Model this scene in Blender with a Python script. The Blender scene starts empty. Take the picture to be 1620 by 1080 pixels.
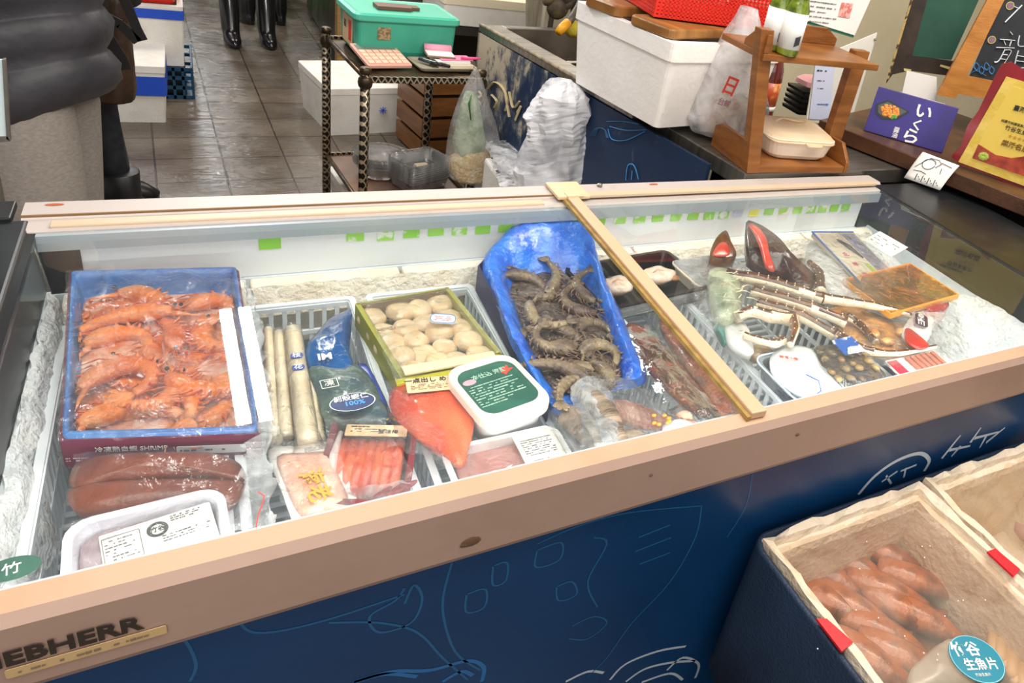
import bpy, bmesh, math, random
from math import pi, sin, cos, radians, atan2, hypot
from mathutils import Vector, Matrix, noise
rnd = random.Random(7)
SC = bpy.context.scene
COL = SC.collection

# ------------------------------------------------------------------ camera
CH = 1.475                                  # camera height above the floor
VX, VY = (2957.0, 226.0), (272.0, -365.0)   # where the freezer's long and cross edges meet
PX0, PY0 = 1030.0, 382.0                    # optical axis: the photo is a crop
ax, ay = VX[0]-PX0, VX[1]-PY0
bx_, by_ = VY[0]-PX0, VY[1]-PY0
FOC = math.sqrt(-(ax*bx_+ay*by_))
wX = Vector((ax, ay, FOC)).normalized()
wY = Vector((bx_, by_, FOC)).normalized()
wZ = wX.cross(wY)
if wZ.y > 0: wZ = -wZ
RT = Matrix((wX, wY, wZ))                   # photo-camera vector -> world vector
CAM = Vector((0, 0, CH))
cd = bpy.data.cameras.new('camera'); cam = bpy.data.objects.new('camera', cd); COL.objects.link(cam)
cx_, cy_, cz_ = RT @ Vector((1, 0, 0)), -(RT @ Vector((0, 1, 0))), -(RT @ Vector((0, 0, 1)))
cm = Matrix((cx_, cy_, cz_)).transposed().to_4x4(); cm.translation = CAM
cam.matrix_world = cm
cd.sensor_width = 36; cd.lens = FOC/1620*36; cd.shift_x = (810-PX0)/1620; cd.shift_y = -(540-PY0)/1620; cd.clip_start = .02; cd.clip_end = 60
SC.camera = cam

def ray(px, py): return RT @ Vector((px-PX0, py-PY0, FOC))
def G(px, py, z):
    "point of the level plane z seen at a photo pixel"
    d = ray(px, py); t = (z-CH)/d.z; return CAM + d*t
def V(px, py, Y):
    "point of the upright plane y=Y seen at a photo pixel"
    d = ray(px, py); return CAM + d*(Y/d.y)
def Q(tl, tr, br, bl, z):
    a, b, c, d = (G(p[0], p[1], z) for p in (tl, tr, br, bl))
    ctr = (a+b+c+d)/4; u = ((b-a)+(c-d))/2; w = ((a-d)+(b-c))/2
    return ctr, atan2(u.y, u.x), u.length, w.length

# ------------------------------------------------------------------ light
def s2l(c): return c/12.92 if c <= .04045 else ((c+.055)/1.055)**2.4
def C(h, a=1.0):
    h = h.lstrip('#'); return tuple(s2l(int(h[i:i+2], 16)/255) for i in (0, 2, 4)) + (a,)
w = bpy.data.worlds.new('room_light'); SC.world = w; w.use_nodes = True
w.node_tree.nodes['Background'].inputs[0].default_value = (1.0, .955, .90, 1)
w.node_tree.nodes['Background'].inputs[1].default_value = .52
def lamp(name, loc, sx, sy, power, col=(1, .95, .88), look=(0, 0, -1)):
    l = bpy.data.lights.new(name, 'AREA'); l.shape = 'RECTANGLE'; l.size = sx; l.size_y = sy
    l.energy = power; l.color = col
    o = bpy.data.objects.new(name, l); COL.objects.link(o); o.location = loc
    o.rotation_euler = Vector(look).to_track_quat('-Z', 'Y').to_euler()
    return o
def over(px, py, zt):
    p = G(px, py, .83); k = (zt-.83)/(CH-.83)
    return Vector((p.x+p.x*k, p.y+p.y*k, zt))
for i, (a, b) in enumerate((((356, 486), (386, 667)), ((386, 483), (421, 661)))):
    A, B = over(*a, 2.4), over(*b, 2.4)
    o = lamp('fluorescent_tube_light', (A+B)/2, (A-B).length, .05, 15, (1, .97, .95))
    d = (A-B).normalized()
    o.rotation_euler = Matrix((d, Vector((0, 0, 1)).cross(d)*1.0, Vector((0, 0, 1)))).transposed().to_euler()
lamp('overhead_fill_light', (.4, .5, 2.7), 3.2, 1.6, 78, (1, .95, .89))  # added overhead fill, placed where the glass does not mirror it
lamp('overhead_fill_light', (-.6, -1.6, 2.3), 3.6, 1.6, 34, (1, .96, .92), (.15, .7, -.8))  # added fill from behind the camera, not a known fixture
lamp('background_fill_light', (1.9, 5.5, 2.7), 3.0, .6, 70, (1, .92, .80), (0, -.6, -1))  # added fill for the background, no known strip lamp
for x_ in (.0, .55, 1.1): lamp('freezer_strip_light', (x_, .606, .808), .5, .016, .75, (1, .97, .92), (0, .8, -.6))
lamp('aisle_light', (-.5, 5.4, 2.75), 1.2, .7, 26, (1, .97, .93))
gp_ = G(310, 300, 0); lamp('aisle_light', tuple(Vector((gp_.x, gp_.y, 0))*(1+2.75/CH)+Vector((0, 0, 2.75))), .30, .12, 45, (.9, .96, 1))
lamp('wall_fill_light', (2.0, .75, 2.65), .9, .5, 26, (1, .93, .82), (.1, .75, -.9))  # added fill to brighten the dim wall and boards behind the counter
lamp('aisle_light', (-.3, 9.0, 2.6), .12, 1.5, 26, (1, .97, .93), (0, -.5, -1))
lamp('aisle_light', (.9, 8.2, 2.7), .12, 1.5, 26, (1, .97, .93), (0, -.5, -1))
lamp('aisle_light', (-1.2, 7.6, 2.6), 1.0, .25, 30, (.95, .97, 1), (0, -.5, -1))
SC.cycles.transparent_max_bounces = 40
SC.view_settings.view_transform = 'Standard'; SC.view_settings.look = 'None'
SC.view_settings.gamma = 1; SC.view_settings.exposure = 0.0; SC.view_settings.use_curve_mapping = False

# ------------------------------------------------------------------ materials
MATS = {}
def nt(name):
    m = bpy.data.materials.new(name); m.use_nodes = True; t = m.node_tree
    return m, t, t.nodes['Principled BSDF'], t.nodes['Material Output']
def mat(name, col, rough=.5, metal=0.0, col2=None, scale=12.0, thr=(.4, .65), bump=0.0, bscale=60.0, coat=0.0, rand=0.0, trans=0.0, sub=0.0, detail=4.0, stretch=None, emit=0.0, spec=None):
    if name in MATS: return MATS[name]
    m, t, p, out = nt(name); N, L = t.nodes, t.links
    p.inputs['Base Color'].default_value = C(col)
    p.inputs['Roughness'].default_value = rough; p.inputs['Metallic'].default_value = metal
    if coat: p.inputs['Coat Weight'].default_value = coat; p.inputs['Coat Roughness'].default_value = .12
    if trans: p.inputs['Transmission Weight'].default_value = trans
    if spec is not None: p.inputs['Specular IOR Level'].default_value = spec
    if sub:
        p.inputs['Subsurface Weight'].default_value = sub; p.inputs['Subsurface Radius'].default_value = (.012, .006, .004); p.inputs['Subsurface Scale'].default_value = 1
    tc = N.new('ShaderNodeTexCoord'); vec = tc.outputs['Object']
    if stretch:
        mp = N.new('ShaderNodeMapping'); mp.inputs['Scale'].default_value = stretch; L.new(vec, mp.inputs[0]); vec = mp.outputs[0]
    last = None
    if col2:
        nz = N.new('ShaderNodeTexNoise'); nz.inputs['Scale'].default_value = scale; nz.inputs['Detail'].default_value = detail
        L.new(vec, nz.inputs['Vector'])
        r = N.new('ShaderNodeValToRGB'); r.color_ramp.elements[0].position = thr[0]; r.color_ramp.elements[1].position = thr[1]
        r.color_ramp.elements[0].color = C(col); r.color_ramp.elements[1].color = C(col2)
        L.new(nz.outputs['Fac'], r.inputs[0]); last = r.outputs[0]
    if rand:
        oi = N.new('ShaderNodeObjectInfo'); hs = N.new('ShaderNodeHueSaturation')
        mr = N.new('ShaderNodeMapRange'); mr.inputs[3].default_value = 1-rand; mr.inputs[4].default_value = 1+rand
        L.new(oi.outputs['Random'], mr.inputs[0]); L.new(mr.outputs[0], hs.inputs['Value'])
        mh = N.new('ShaderNodeMapRange'); mh.inputs[3].default_value = .5-rand*.05; mh.inputs[4].default_value = .5+rand*.05
        L.new(oi.outputs['Random'], mh.inputs[0]); L.new(mh.outputs[0], hs.inputs['Hue'])
        if last: L.new(last, hs.inputs['Color'])
        else: hs.inputs['Color'].default_value = C(col)
        last = hs.outputs[0]
    if last: L.new(last, p.inputs['Base Color'])
    if bump:
        nb = N.new('ShaderNodeTexNoise'); nb.inputs['Scale'].default_value = bscale; nb.inputs['Detail'].default_value = 3
        L.new(vec, nb.inputs['Vector']); b = N.new('ShaderNodeBump'); b.inputs['Strength'].default_value = bump; b.inputs['Distance'].default_value = .01
        L.new(nb.outputs['Fac'], b.inputs['Height']); L.new(b.outputs[0], p.inputs['Normal'])
    if emit:
        p.inputs['Emission Color'].default_value = C(col); p.inputs['Emission Strength'].default_value = emit
    MATS[name] = m; return m
def film(name, tint='#ffffff', haze=.12, hazecol='#ffffff', gloss=.5, rough=.12, bump=.6, bscale=25.0, detail=5):
    "clear plastic: see-through with a little milky body and crinkled highlights"
    if name in MATS: return MATS[name]
    m, t, p, out = nt(name); N, L = t.nodes, t.links; N.remove(p)
    tr = N.new('ShaderNodeBsdfTransparent'); tr.inputs[0].default_value = C(tint)
    df = N.new('ShaderNodeBsdfDiffuse'); df.inputs[0].default_value = C(hazecol)
    gl = N.new('ShaderNodeBsdfGlossy'); gl.inputs[0].default_value = (1, 1, 1, 1); gl.inputs['Roughness'].default_value = rough
    tc = N.new('ShaderNodeTexCoord'); nz = N.new('ShaderNodeTexNoise'); nz.inputs['Scale'].default_value = bscale; nz.inputs['Detail'].default_value = detail; nz.inputs['Distortion'].default_value = .8
    L.new(tc.outputs['Object'], nz.inputs['Vector'])
    bm = N.new('ShaderNodeBump'); bm.inputs['Strength'].default_value = bump; bm.inputs['Distance'].default_value = .02
    L.new(nz.outputs['Fac'], bm.inputs['Height']); L.new(bm.outputs[0], gl.inputs['Normal'])
    hz = N.new('ShaderNodeMapRange'); hz.inputs[1].default_value = .35; hz.inputs[2].default_value = .7; hz.inputs[3].default_value = haze*.45; hz.inputs[4].default_value = haze*1.6
    L.new(nz.outputs['Fac'], hz.inputs[0])
    m1 = N.new('ShaderNodeMixShader'); L.new(hz.outputs[0], m1.inputs[0]); L.new(tr.outputs[0], m1.inputs[1]); L.new(df.outputs[0], m1.inputs[2])
    fr = N.new('ShaderNodeFresnel'); fr.inputs[0].default_value = 1.45; L.new(bm.outputs[0], fr.inputs['Normal'])
    mu = N.new('ShaderNodeMath'); mu.operation = 'MULTIPLY'; mu.inputs[1].default_value = gloss; L.new(fr.outputs[0], mu.inputs[0])
    m2 = N.new('ShaderNodeMixShader'); L.new(mu.outputs[0], m2.inputs[0]); L.new(m1.outputs[0], m2.inputs[1]); L.new(gl.outputs[0], m2.inputs[2])
    L.new(m2.outputs[0], out.inputs[0]); MATS[name] = m; return m

def tile_mat():
    m, t, p, out = nt('wet floor tile'); N, L = t.nodes, t.links
    tc = N.new('ShaderNodeTexCoord')
    mp = N.new('ShaderNodeMapping'); mp.inputs['Rotation'].default_value = (0, 0, -.045)
    g_ = Matrix.Rotation(-.045, 4, 'Z') @ G(449.5, 247, 0); mp.inputs['Location'].default_value = (-g_.x, -g_.y, 0)
    L.new(tc.outputs['Object'], mp.inputs[0])
    br = N.new('ShaderNodeTexBrick'); br.offset = 0; br.inputs['Scale'].default_value = 1
    br.inputs['Brick Width'].default_value = .250; br.inputs['Row Height'].default_value = .246; br.inputs['Mortar Size'].default_value = .004; br.inputs['Mortar Smooth'].default_value = .3
    br.inputs['Color1'].default_value = C('#776c5f'); br.inputs['Color2'].default_value = C('#6a6055'); br.inputs['Mortar'].default_value = C('#3d352c')
    L.new(mp.outputs[0], br.inputs['Vector'])
    nz = N.new('ShaderNodeTexNoise'); nz.inputs['Scale'].default_value = 5; nz.inputs['Detail'].default_value = 6; L.new(tc.outputs['Object'], nz.inputs['Vector'])
    mx = N.new('ShaderNodeMixRGB'); mx.blend_type = 'MULTIPLY'; mx.inputs[0].default_value = .7
    r = N.new('ShaderNodeValToRGB'); r.color_ramp.elements[0].position = .3; r.color_ramp.elements[1].position = .7; r.color_ramp.elements[0].color = C('#a59a90'); r.color_ramp.elements[1].color = C('#ffffff')
    L.new(nz.outputs['Fac'], r.inputs[0]); L.new(br.outputs['Color'], mx.inputs[1]); L.new(r.outputs[0], mx.inputs[2]); L.new(mx.outputs[0], p.inputs['Base Color'])
    # slate relief under the water
    mp2 = N.new('ShaderNodeMapping'); mp2.inputs['Rotation'].default_value = (0, 0, .6); mp2.inputs['Scale'].default_value = (1, 3.2, 1); L.new(tc.outputs['Object'], mp2.inputs[0])
    n2 = N.new('ShaderNodeTexNoise'); n2.inputs['Scale'].default_value = 14; n2.inputs['Detail'].default_value = 5; n2.inputs['Distortion'].default_value = 1.5; L.new(mp2.outputs[0], n2.inputs['Vector'])
    sb = N.new('ShaderNodeMath'); sb.operation = 'SUBTRACT'; L.new(n2.outputs['Fac'], sb.inputs[0]); L.new(br.outputs['Fac'], sb.inputs[1])
    b = N.new('ShaderNodeBump'); b.inputs['Strength'].default_value = .42; b.inputs['Distance'].default_value = .008; L.new(sb.outputs[0], b.inputs['Height']); L.new(b.outputs[0], p.inputs['Normal'])
    rr = N.new('ShaderNodeMapRange'); rr.inputs[3].default_value = .10; rr.inputs[4].default_value = .42; L.new(nz.outputs['Fac'], rr.inputs[0]); L.new(rr.outputs[0], p.inputs['Roughness'])
    return m
def lattice_mat():
    m, t, p, out = nt('bronze lattice post'); N, L = t.nodes, t.links
    tc = N.new('ShaderNodeTexCoord'); sp = N.new('ShaderNodeSeparateXYZ'); L.new(tc.outputs['Object'], sp.inputs[0])
    def mth(op, a, b=None):
        n = N.new('ShaderNodeMath'); n.operation = op
        for i, v_ in enumerate((a, b)):
            if v_ is None: continue
            if isinstance(v_, (int, float)): n.inputs[i].default_value = v_
            else: L.new(v_, n.inputs[i])
        return n.outputs[0]
    xy = mth('ADD', sp.outputs[0], sp.outputs[1]); al = mth('ADD', sp.outputs[2], 0.0)
    k = 2*pi/.021
    a = mth('SINE', mth('MULTIPLY', mth('ADD', xy, mth('MULTIPLY', al, .62)), k)); b = mth('SINE', mth('MULTIPLY', mth('SUBTRACT', xy, mth('MULTIPLY', al, .62)), k))
    f = mth('GREATER_THAN', mth('MAXIMUM', a, b), .72)
    mx = N.new('ShaderNodeMixRGB'); mx.inputs[1].default_value = C('#1d1712'); mx.inputs[2].default_value = C('#a8977c'); L.new(f, mx.inputs[0]); L.new(mx.outputs[0], p.inputs['Base Color'])
    p.inputs['Roughness'].default_value = .35; p.inputs['Metallic'].default_value = .5
    return m
def wood(name, a, b, sc=(3, 3, 30), rough=.38):
    return mat(name, a, rough, 0, b, 3.0, (.3, .7), .12, 20, stretch=sc, detail=6)

WHITE = mat('white plastic', '#eef0f2', .35)
FOAM = mat('styrofoam', '#ece9e2', .85, 0, '#dcd6ca', 9, (.45, .75), .25, 160)
FOAM_DIRTY = mat('aged styrofoam', '#eddcc4', .8, 0, '#d9c2a2', 22, (.45, .8), .5, 90)
BEIGE = mat('beige enamel', '#c9a488', .42, 0, '#bf9778', 9, (.5, .85), .03, 60)
MAUVE = mat('brown grey enamel', '#b39585', .45, 0, '#a88a79', 7, (.5, .85), .04, 60)
CREAM = mat('pale rim enamel', '#bdb2ac', .4, 0, '#b3a49a', 25, (.6, .85))
BLACK = mat('black plastic', '#15181a', .35, 0, '#2a2e30', 9, (.5, .8))
STEEL = mat('brushed steel', '#a09b93', .33, .85, '#7d7870', 6, (.35, .7), .05, 90, stretch=(1, 9, 1))
DSTEEL = mat('dull steel', '#857b6f', .45, .7, '#5c544b', 8, (.35, .7))
FROST = mat('frost', '#d9dde2', .8, 0, '#f2f2f0', 20, (.3, .7), .9, 110)
LINER = mat('liner', '#eceef0', .45, 0, '#dfe4e8', 6, (.5, .8), .04, 40)
CREAMFROST = mat('cream frosted liner', '#f1e7d8', .7, 0, '#e2cfb6', 12, (.5, .8), .5, 70)
NAVY = mat('navy printed vinyl', '#0b3864', .33, 0, '#11477a', 2.2, (.3, .75), .02, 90)
DARKLINE = mat('light blue print line', '#2b6690', .4)
PRINTWHITE = mat('white print', '#cfd8e0', .45)
INK = mat('black ink', '#1c1a1c', .6)
GREYINK = mat('grey ink', '#6a6568', .6)
PAPER = mat('paper', '#f1efea', .7)
TAN = mat('tan label paper', '#efcfa6', .6)
GLASS = film('cabinet glass', '#fcfefd', .012, '#dfe8ee', .11, .015, .015, 3)
VAC = film('vacuum film', '#fefefe', .03, '#f8f8fa', .7, .12, .35, 18)
POLY = film('clear poly bag', '#fefefe', .04, '#f8f8fa', .9, .14, .9, 24)
POLYH = film('frosty poly bag', '#fafafc', .24, '#f2f3f6', 1.0, .2, 1.0, 30)
CLEARBOX = film('clear tray plastic', '#fefefe', .09, '#ffffff', .8, .08, .3, 12)
BLUEFILM = film('translucent blue film', '#8ab8ff', .55, '#2f6fe0', .9, .16, 1.0, 30)

# ------------------------------------------------------------------ mesh builder
def root_mat(o):
    m = Matrix.Identity(4)
    if o is not None:
        m = Matrix.Translation(o.location) @ Matrix.Rotation(o.rotation_euler.z, 4, 'Z')
        if o.parent: m = root_mat(o.parent) @ m
    return m
class MB:
    def __init__(s): s.v = []; s.f = []; s.mi = []; s.cur = 0
    def add(s, vs, fs, M=None):
        n = len(s.v); s.v += [(M @ Vector(q)) if M is not None else Vector(q) for q in vs]
        s.f += [tuple(i+n for i in f) for f in fs]; s.mi += [s.cur]*len(fs); return s
    def box(s, c, d, rz=0.0, M=None):
        x, y, z = (q/2 for q in d)
        vs = [(i*x, j*y, k*z) for k in (-1, 1) for j in (-1, 1) for i in (-1, 1)]
        T = Matrix.Translation(c) @ Matrix.Rotation(rz, 4, 'Z')
        if M is not None: T = M @ T
        return s.add(vs, [(0, 2, 3, 1), (4, 5, 7, 6), (0, 1, 5, 4), (2, 6, 7, 3), (0, 4, 6, 2), (1, 3, 7, 5)], T)
    def bar(s, a, b, wd, ht, up=(0, 0, 1)):
        a, b = Vector(a), Vector(b); d = (b-a).normalized(); u = Vector(up); sd = d.cross(u)
        if sd.length < 1e-4: sd = d.cross(Vector((1, 0, 0)))
        sd.normalize(); u = sd.cross(d).normalized()
        vs = [p + sd*(i*wd/2) + u*(j*ht/2) for p in (a, b) for j in (-1, 1) for i in (-1, 1)]
        return s.add(vs, [(0, 1, 3, 2), (4, 6, 7, 5), (0, 4, 5, 1), (2, 3, 7, 6), (0, 2, 6, 4), (1, 5, 7, 3)])
    def loft(s, loops, c0=True, c1=True, closed=True, M=None):
        n = len(loops[0]); vs = [q for l in loops for q in l]; fs = []
        for k in range(len(loops)-1):
            for i in range(n if closed else n-1):
                j = (i+1) % n; fs.append((k*n+i, k*n+j, (k+1)*n+j, (k+1)*n+i))
        if c0: fs.append(tuple(range(n-1, -1, -1)))
        if c1: fs.append(tuple((len(loops)-1)*n+i for i in range(n)))
        return s.add(vs, fs, M)
    def tube(s, path, r, n=8, cap=True, flat=1.0, M=None):
        P = [Vector(q) for q in path]; m = len(P); R = r if isinstance(r, (list, tuple)) else [r]*m
        loops = []; u = None
        for i, q in enumerate(P):
            d = (P[min(i+1, m-1)]-P[max(i-1, 0)])
            d = d.normalized() if d.length > 1e-9 else Vector((0, 0, 1))
            if u is None:
                u = Vector((0, 0, 1)) if abs(d.z) < .9 else Vector((1, 0, 0))
            u = (u - d*u.dot(d))
            u = u.normalized() if u.length > 1e-6 else d.orthogonal().normalized()
            sd = d.cross(u)
            loops.append([q + (sd*cos(2*pi*k/n) + u*sin(2*pi*k/n)*flat)*R[i] for k in range(n)])
        return s.loft(loops, cap, cap, M=M)
    def lathe(s, prof, n=24, c=(0, 0, 0), M=None):
        c = Vector(c)
        loops = [[c + Vector((r*cos(2*pi*k/n), r*sin(2*pi*k/n), z)) for k in range(n)] for r, z in prof]
        return s.loft(loops, True, True, M=M)
    def ell(s, c, r, M=None, n=12, m=8):
        T = Matrix.Translation(c)
        if M is not None: T = T @ M
        loops = []
        for j in range(1, m):
            t = pi*j/m; loops.append([(r[0]*sin(t)*cos(2*pi*k/n), r[1]*sin(t)*sin(2*pi*k/n), -r[2]*cos(t)) for k in range(n)])
        return s.loft(loops, M=T)
    def grid(s, fn, nu, nv):
        vs = [fn(i/nu, j/nv) for j in range(nv+1) for i in range(nu+1)]
        fs = [(j*(nu+1)+i, j*(nu+1)+i+1, (j+1)*(nu+1)+i+1, (j+1)*(nu+1)+i) for j in range(nv) for i in range(nu)]
        return s.add(vs, fs)
    def build(s, name, m, parent=None, world=False, smooth=False, bevel=0, thick=0, sub=0, kind=None, label=None):
        me = bpy.data.meshes.new(name)
        vs = s.v
        if world and parent is not None:
            inv = root_mat(parent).inverted(); vs = [inv @ q for q in vs]
        me.from_pydata([tuple(q) for q in vs], [], s.f)
        for mm in (m if isinstance(m, (list, tuple)) else [m]): me.materials.append(mm)
        if any(s.mi): me.polygons.foreach_set('material_index', s.mi)
        bm = bmesh.new(); bm.from_mesh(me); bmesh.ops.recalc_face_normals(bm, faces=bm.faces); bm.to_mesh(me); bm.free()
        if smooth: me.polygons.foreach_set('use_smooth', [True]*len(me.polygons))
        me.update()
        o = bpy.data.objects.new(name, me); COL.objects.link(o)
        if parent is not None: o.parent = parent
        if thick: md = o.modifiers.new('thickness', 'SOLIDIFY'); md.thickness = thick; md.offset = 0
        if bevel: md = o.modifiers.new('bevel', 'BEVEL'); md.width = bevel; md.segments = 2; md.limit_method = 'ANGLE'
        if sub: md = o.modifiers.new('smooth', 'SUBSURF'); md.levels = md.render_levels = sub
        if kind: o['kind'] = kind
        if label: o['label'] = label
        return o
    def top(s, name, m, label, cat, group=None, **k):
        o = s.build(name, m, **k); vs = [Vector(q.co) for q in o.data.vertices]
        lo = Vector((sum(q.x for q in vs)/len(vs), sum(q.y for q in vs)/len(vs), min(q.z for q in vs)))
        o.data.transform(Matrix.Translation(-lo)); o.location = lo
        o['label'] = label; o['category'] = cat
        if group: o['group'] = group
        return o
def thing(name, label, cat, loc=(0, 0, 0), rz=0.0, group=None):
    o = bpy.data.objects.new(name, None); COL.objects.link(o); o.location = loc; o.rotation_euler = (0, 0, rz)
    o.empty_display_size = .05; o['label'] = label; o['category'] = cat
    if group: o['group'] = group
    return o
def struct(name, mb, m, **k): return mb.build(name, m, kind='structure', **k)
def copy_tree(o, parent=None):
    c = o.copy(); COL.objects.link(c)
    if parent is not None: c.parent = parent
    for ch in KIDS(o): copy_tree(ch, c)
    return c
def KIDS(o): return [q for q in bpy.data.objects if q.parent == o]
def rr(w_, d_, r, z, n=4, cx=0, cy=0):
    r = min(r, w_/2-1e-4, d_/2-1e-4); out = []
    for qx, qy, a0 in ((1, 1, 0), (-1, 1, pi/2), (-1, -1, pi), (1, -1, 1.5*pi)):
        for i in range(n+1):
            a = a0 + pi/2*i/n; out.append(Vector((cx+qx*(w_/2-r)+r*cos(a), cy+qy*(d_/2-r)+r*sin(a), z)))
    return out
def dish(w_, d_, h, t=.003, r=.02, flare=.01, lip=.006, z0=0):
    "open rounded tray: outside, lip, inside"
    mb = MB(); L_ = [rr(w_-2*flare, d_-2*flare, r, z0), rr(w_, d_, r+.003, z0+h-.003)]
    if lip: L_ += [rr(w_+2*lip, d_+2*lip, r+lip, z0+h-.003), rr(w_+2*lip, d_+2*lip, r+lip, z0+h)]
    else: L_ += [rr(w_, d_, r, z0+h)]
    L_ += [rr(w_-2*t, d_-2*t, r, z0+h), rr(w_-2*flare-2*t, d_-2*flare-2*t, r, z0+t)]
    return mb.loft(L_)
def slab_rr(w_, d_, h, r=.01, e=.002, z0=0, cx=0, cy=0):
    return MB().loft([rr(w_-2*e, d_-2*e, r, z0, cx=cx, cy=cy), rr(w_, d_, r, z0+e, cx=cx, cy=cy), rr(w_, d_, r, z0+h-e, cx=cx, cy=cy), rr(w_-2*e, d_-2*e, r, z0+h, cx=cx, cy=cy)])
def smooth_loop(P, k=3):
    out = []; n = len(P)
    for i in range(n):
        p0, p1, p2, p3 = (P[(i+j-1) % n] for j in range(4))
        for s_ in range(k):
            t = s_/k; out.append(.5*((2*p1)+(p2-p0)*t+(2*p0-5*p1+4*p2-p3)*t*t+(3*p1-p0-3*p2+p3)*t*t*t))
    return out
def dome(px, z, h, depth=0.0, rough=.0, k=3, rings=6, flat=.5, seed=0, fq=30):
    "pillow-shaped pack whose outline is given as photo pixels on the level z (or per-point z)"
    P = smooth_loop([G(p[0], p[1], p[2] if len(p) > 2 else z) for p in px], k)
    c = sum(P, Vector())/len(P); mb = MB(); loops = []
    if depth:
        loops.append([q - Vector((0, 0, depth)) + (c-q)*.06 for q in P])
    loops.append(P)
    for i in range(1, rings+1):
        t = i/rings; sc = 1-t*.97; hh = h*(1-(1-t)**(1/flat)) if flat < 1 else h*t
        L_ = []
        for q in P:
            v_ = c + (q-c)*sc; v_.z += hh
            if rough: v_.z += rough*noise.noise(Vector((v_.x*fq+seed, v_.y*fq, 3.1)))*min(1, t*3)
            L_.append(v_)
        loops.append(L_)
    return mb.loft(loops)
def sheet(tl, tr, br, bl, z, nu=24, nv=24, hf=None, amp=.002, fq=40, seed=0, z2=None):
    "crinkled sheet over four photo points; z for the far edge, z2 for the near one"
    a, b = G(*tl, z), G(*tr, z); c, d = G(*br, z if z2 is None else z2), G(*bl, z if z2 is None else z2)
    def fn(u, v_):
        p = (a*(1-u)+b*u)*(1-v_)+(d*(1-u)+c*u)*v_
        e = min(u, 1-u, v_, 1-v_)
        q = noise.noise(Vector((p.x*fq+seed, p.y*fq, seed*.7)))+.5*noise.noise(Vector((p.x*fq*2.7, p.y*fq*2.7+seed, 1)))
        p = p.copy(); p.z += amp*q + (hf(u, v_) if hf else 0)
        jit = .35*amp*noise.noise(Vector((p.x*60, p.y*60, 9+seed)))/max(.12, e*4)
        p.x += jit; p.y += jit
        return p
    return MB().grid(fn, nu, nv)
FONT = None
def text(s, h, M, m, parent, name='lettering', bold=0.0, xs=1.0, world=True, align='CENTER', spacing=1.0):
    "writing laid in the XY plane of M, h = glyph size"
    cu = bpy.data.curves.new(name, 'FONT'); cu.body = s; cu.size = h; cu.align_x = align; cu.align_y = 'CENTER'; cu.offset = bold*h; cu.space_character = spacing
    cu.extrude = .0003; cu.resolution_u = 2
    o = bpy.data.objects.new(name, cu); COL.objects.link(o)
    dg = bpy.context.evaluated_depsgraph_get()
    me = bpy.data.meshes.new_from_object(o.evaluated_get(dg)); bpy.data.objects.remove(o); bpy.data.curves.remove(cu)
    T = M @ Matrix.Diagonal((xs, 1, 1, 1))
    if world and parent is not None: T = root_mat(parent).inverted() @ T
    me.transform(T); me.materials.clear(); me.materials.append(m); me.name = name
    o = bpy.data.objects.new(name, me); COL.objects.link(o)
    if parent is not None: o.parent = parent
    return o
def lay(c, yaw, z=None, dx=0, dy=0):
    "matrix lying flat at point c, turned by yaw, shifted in its own axes"
    c = Vector(c)
    if z is not None: c.z = z
    return Matrix.Translation(c) @ Matrix.Rotation(yaw, 4, 'Z') @ Matrix.Translation((dx, dy, 0))
def up_m(c, yaw=0, tilt=pi/2):
    return Matrix.Translation(c) @ Matrix.Rotation(yaw, 4, 'Z') @ Matrix.Rotation(tilt, 4, 'X')
def rows(M, w_, h_, n, m, parent, name='small_print', seed=1, fill=.75, th=None, thick=.0004):
    "rows of illegibly small print: broken dark strokes"
    r = random.Random(seed); mb = MB(); th = th or h_/n*.45
    for i in range(n):
        y = h_/2 - (i+.5)*h_/n; x = -w_/2; end = w_/2*(1 if r.random() < .6 else r.uniform(.2, .95))
        while x < end:
            l = r.uniform(.5, 2.4)*th
            if x+l > end: break
            if r.random() < fill: mb.box((x+l/2, y, 0), (l, th*r.uniform(.5, 1), thick))
            x += l + th*r.uniform(.2, .6)
    T = M
    for i, q in enumerate(mb.v): mb.v[i] = T @ q
    return mb.build(name, m, parent, world=True) if mb.v else None
def card(M, w_, h_, m, parent, name='label', t=.0008, r=.002, world=True):
    mb = MB().loft([rr(w_, h_, r, -t/2), rr(w_, h_, r, t/2)], M=M); return mb.build(name, m, parent, world=world)

# ------------------------------------------------------------------ setting
mb = MB().box((1.0, 6.0, -.03), (16, 22, .06)); fl_ = struct('floor', mb, tile_mat())
mb = MB().box((V(1195, 60, 2.5).x+3.3, 2.56, 1.4), (6.6, .12, 2.8)); struct('wall_back', mb, mat('beige wall paint', '#e4d8b8', .8, 0, '#d8caa8', 3, (.4, .7)))
mb = MB().box((.5, 17, 1.4), (16, .1, 2.8)); struct('wall_far', mb, mat('far grey wall', '#8d8a80', .8))

mb = MB().box((1.0, 6.0, 2.9), (16, 22, .06)); struct('ceiling', mb, mat('dark market ceiling', '#5d574f', .9))
# ------------------------------------------------------------------ chest freezer
RZ = .83
YF, YI, YB, YO = .556, .584, 1.249, 1.345
YM, YD = (YI+YB)/2, YB-YI+.012     # front face, glass front edge, glass back edge, back
XL, XR = -.222, 1.583
fz = thing('chest_freezer', 'long glass-topped chest freezer with beige rim and navy printed front, full of seafood', 'freezer', (.65, .95, 0))
def P_(mb, n, m, **k): return mb.build(n, m, fz, world=True, **k)
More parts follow.
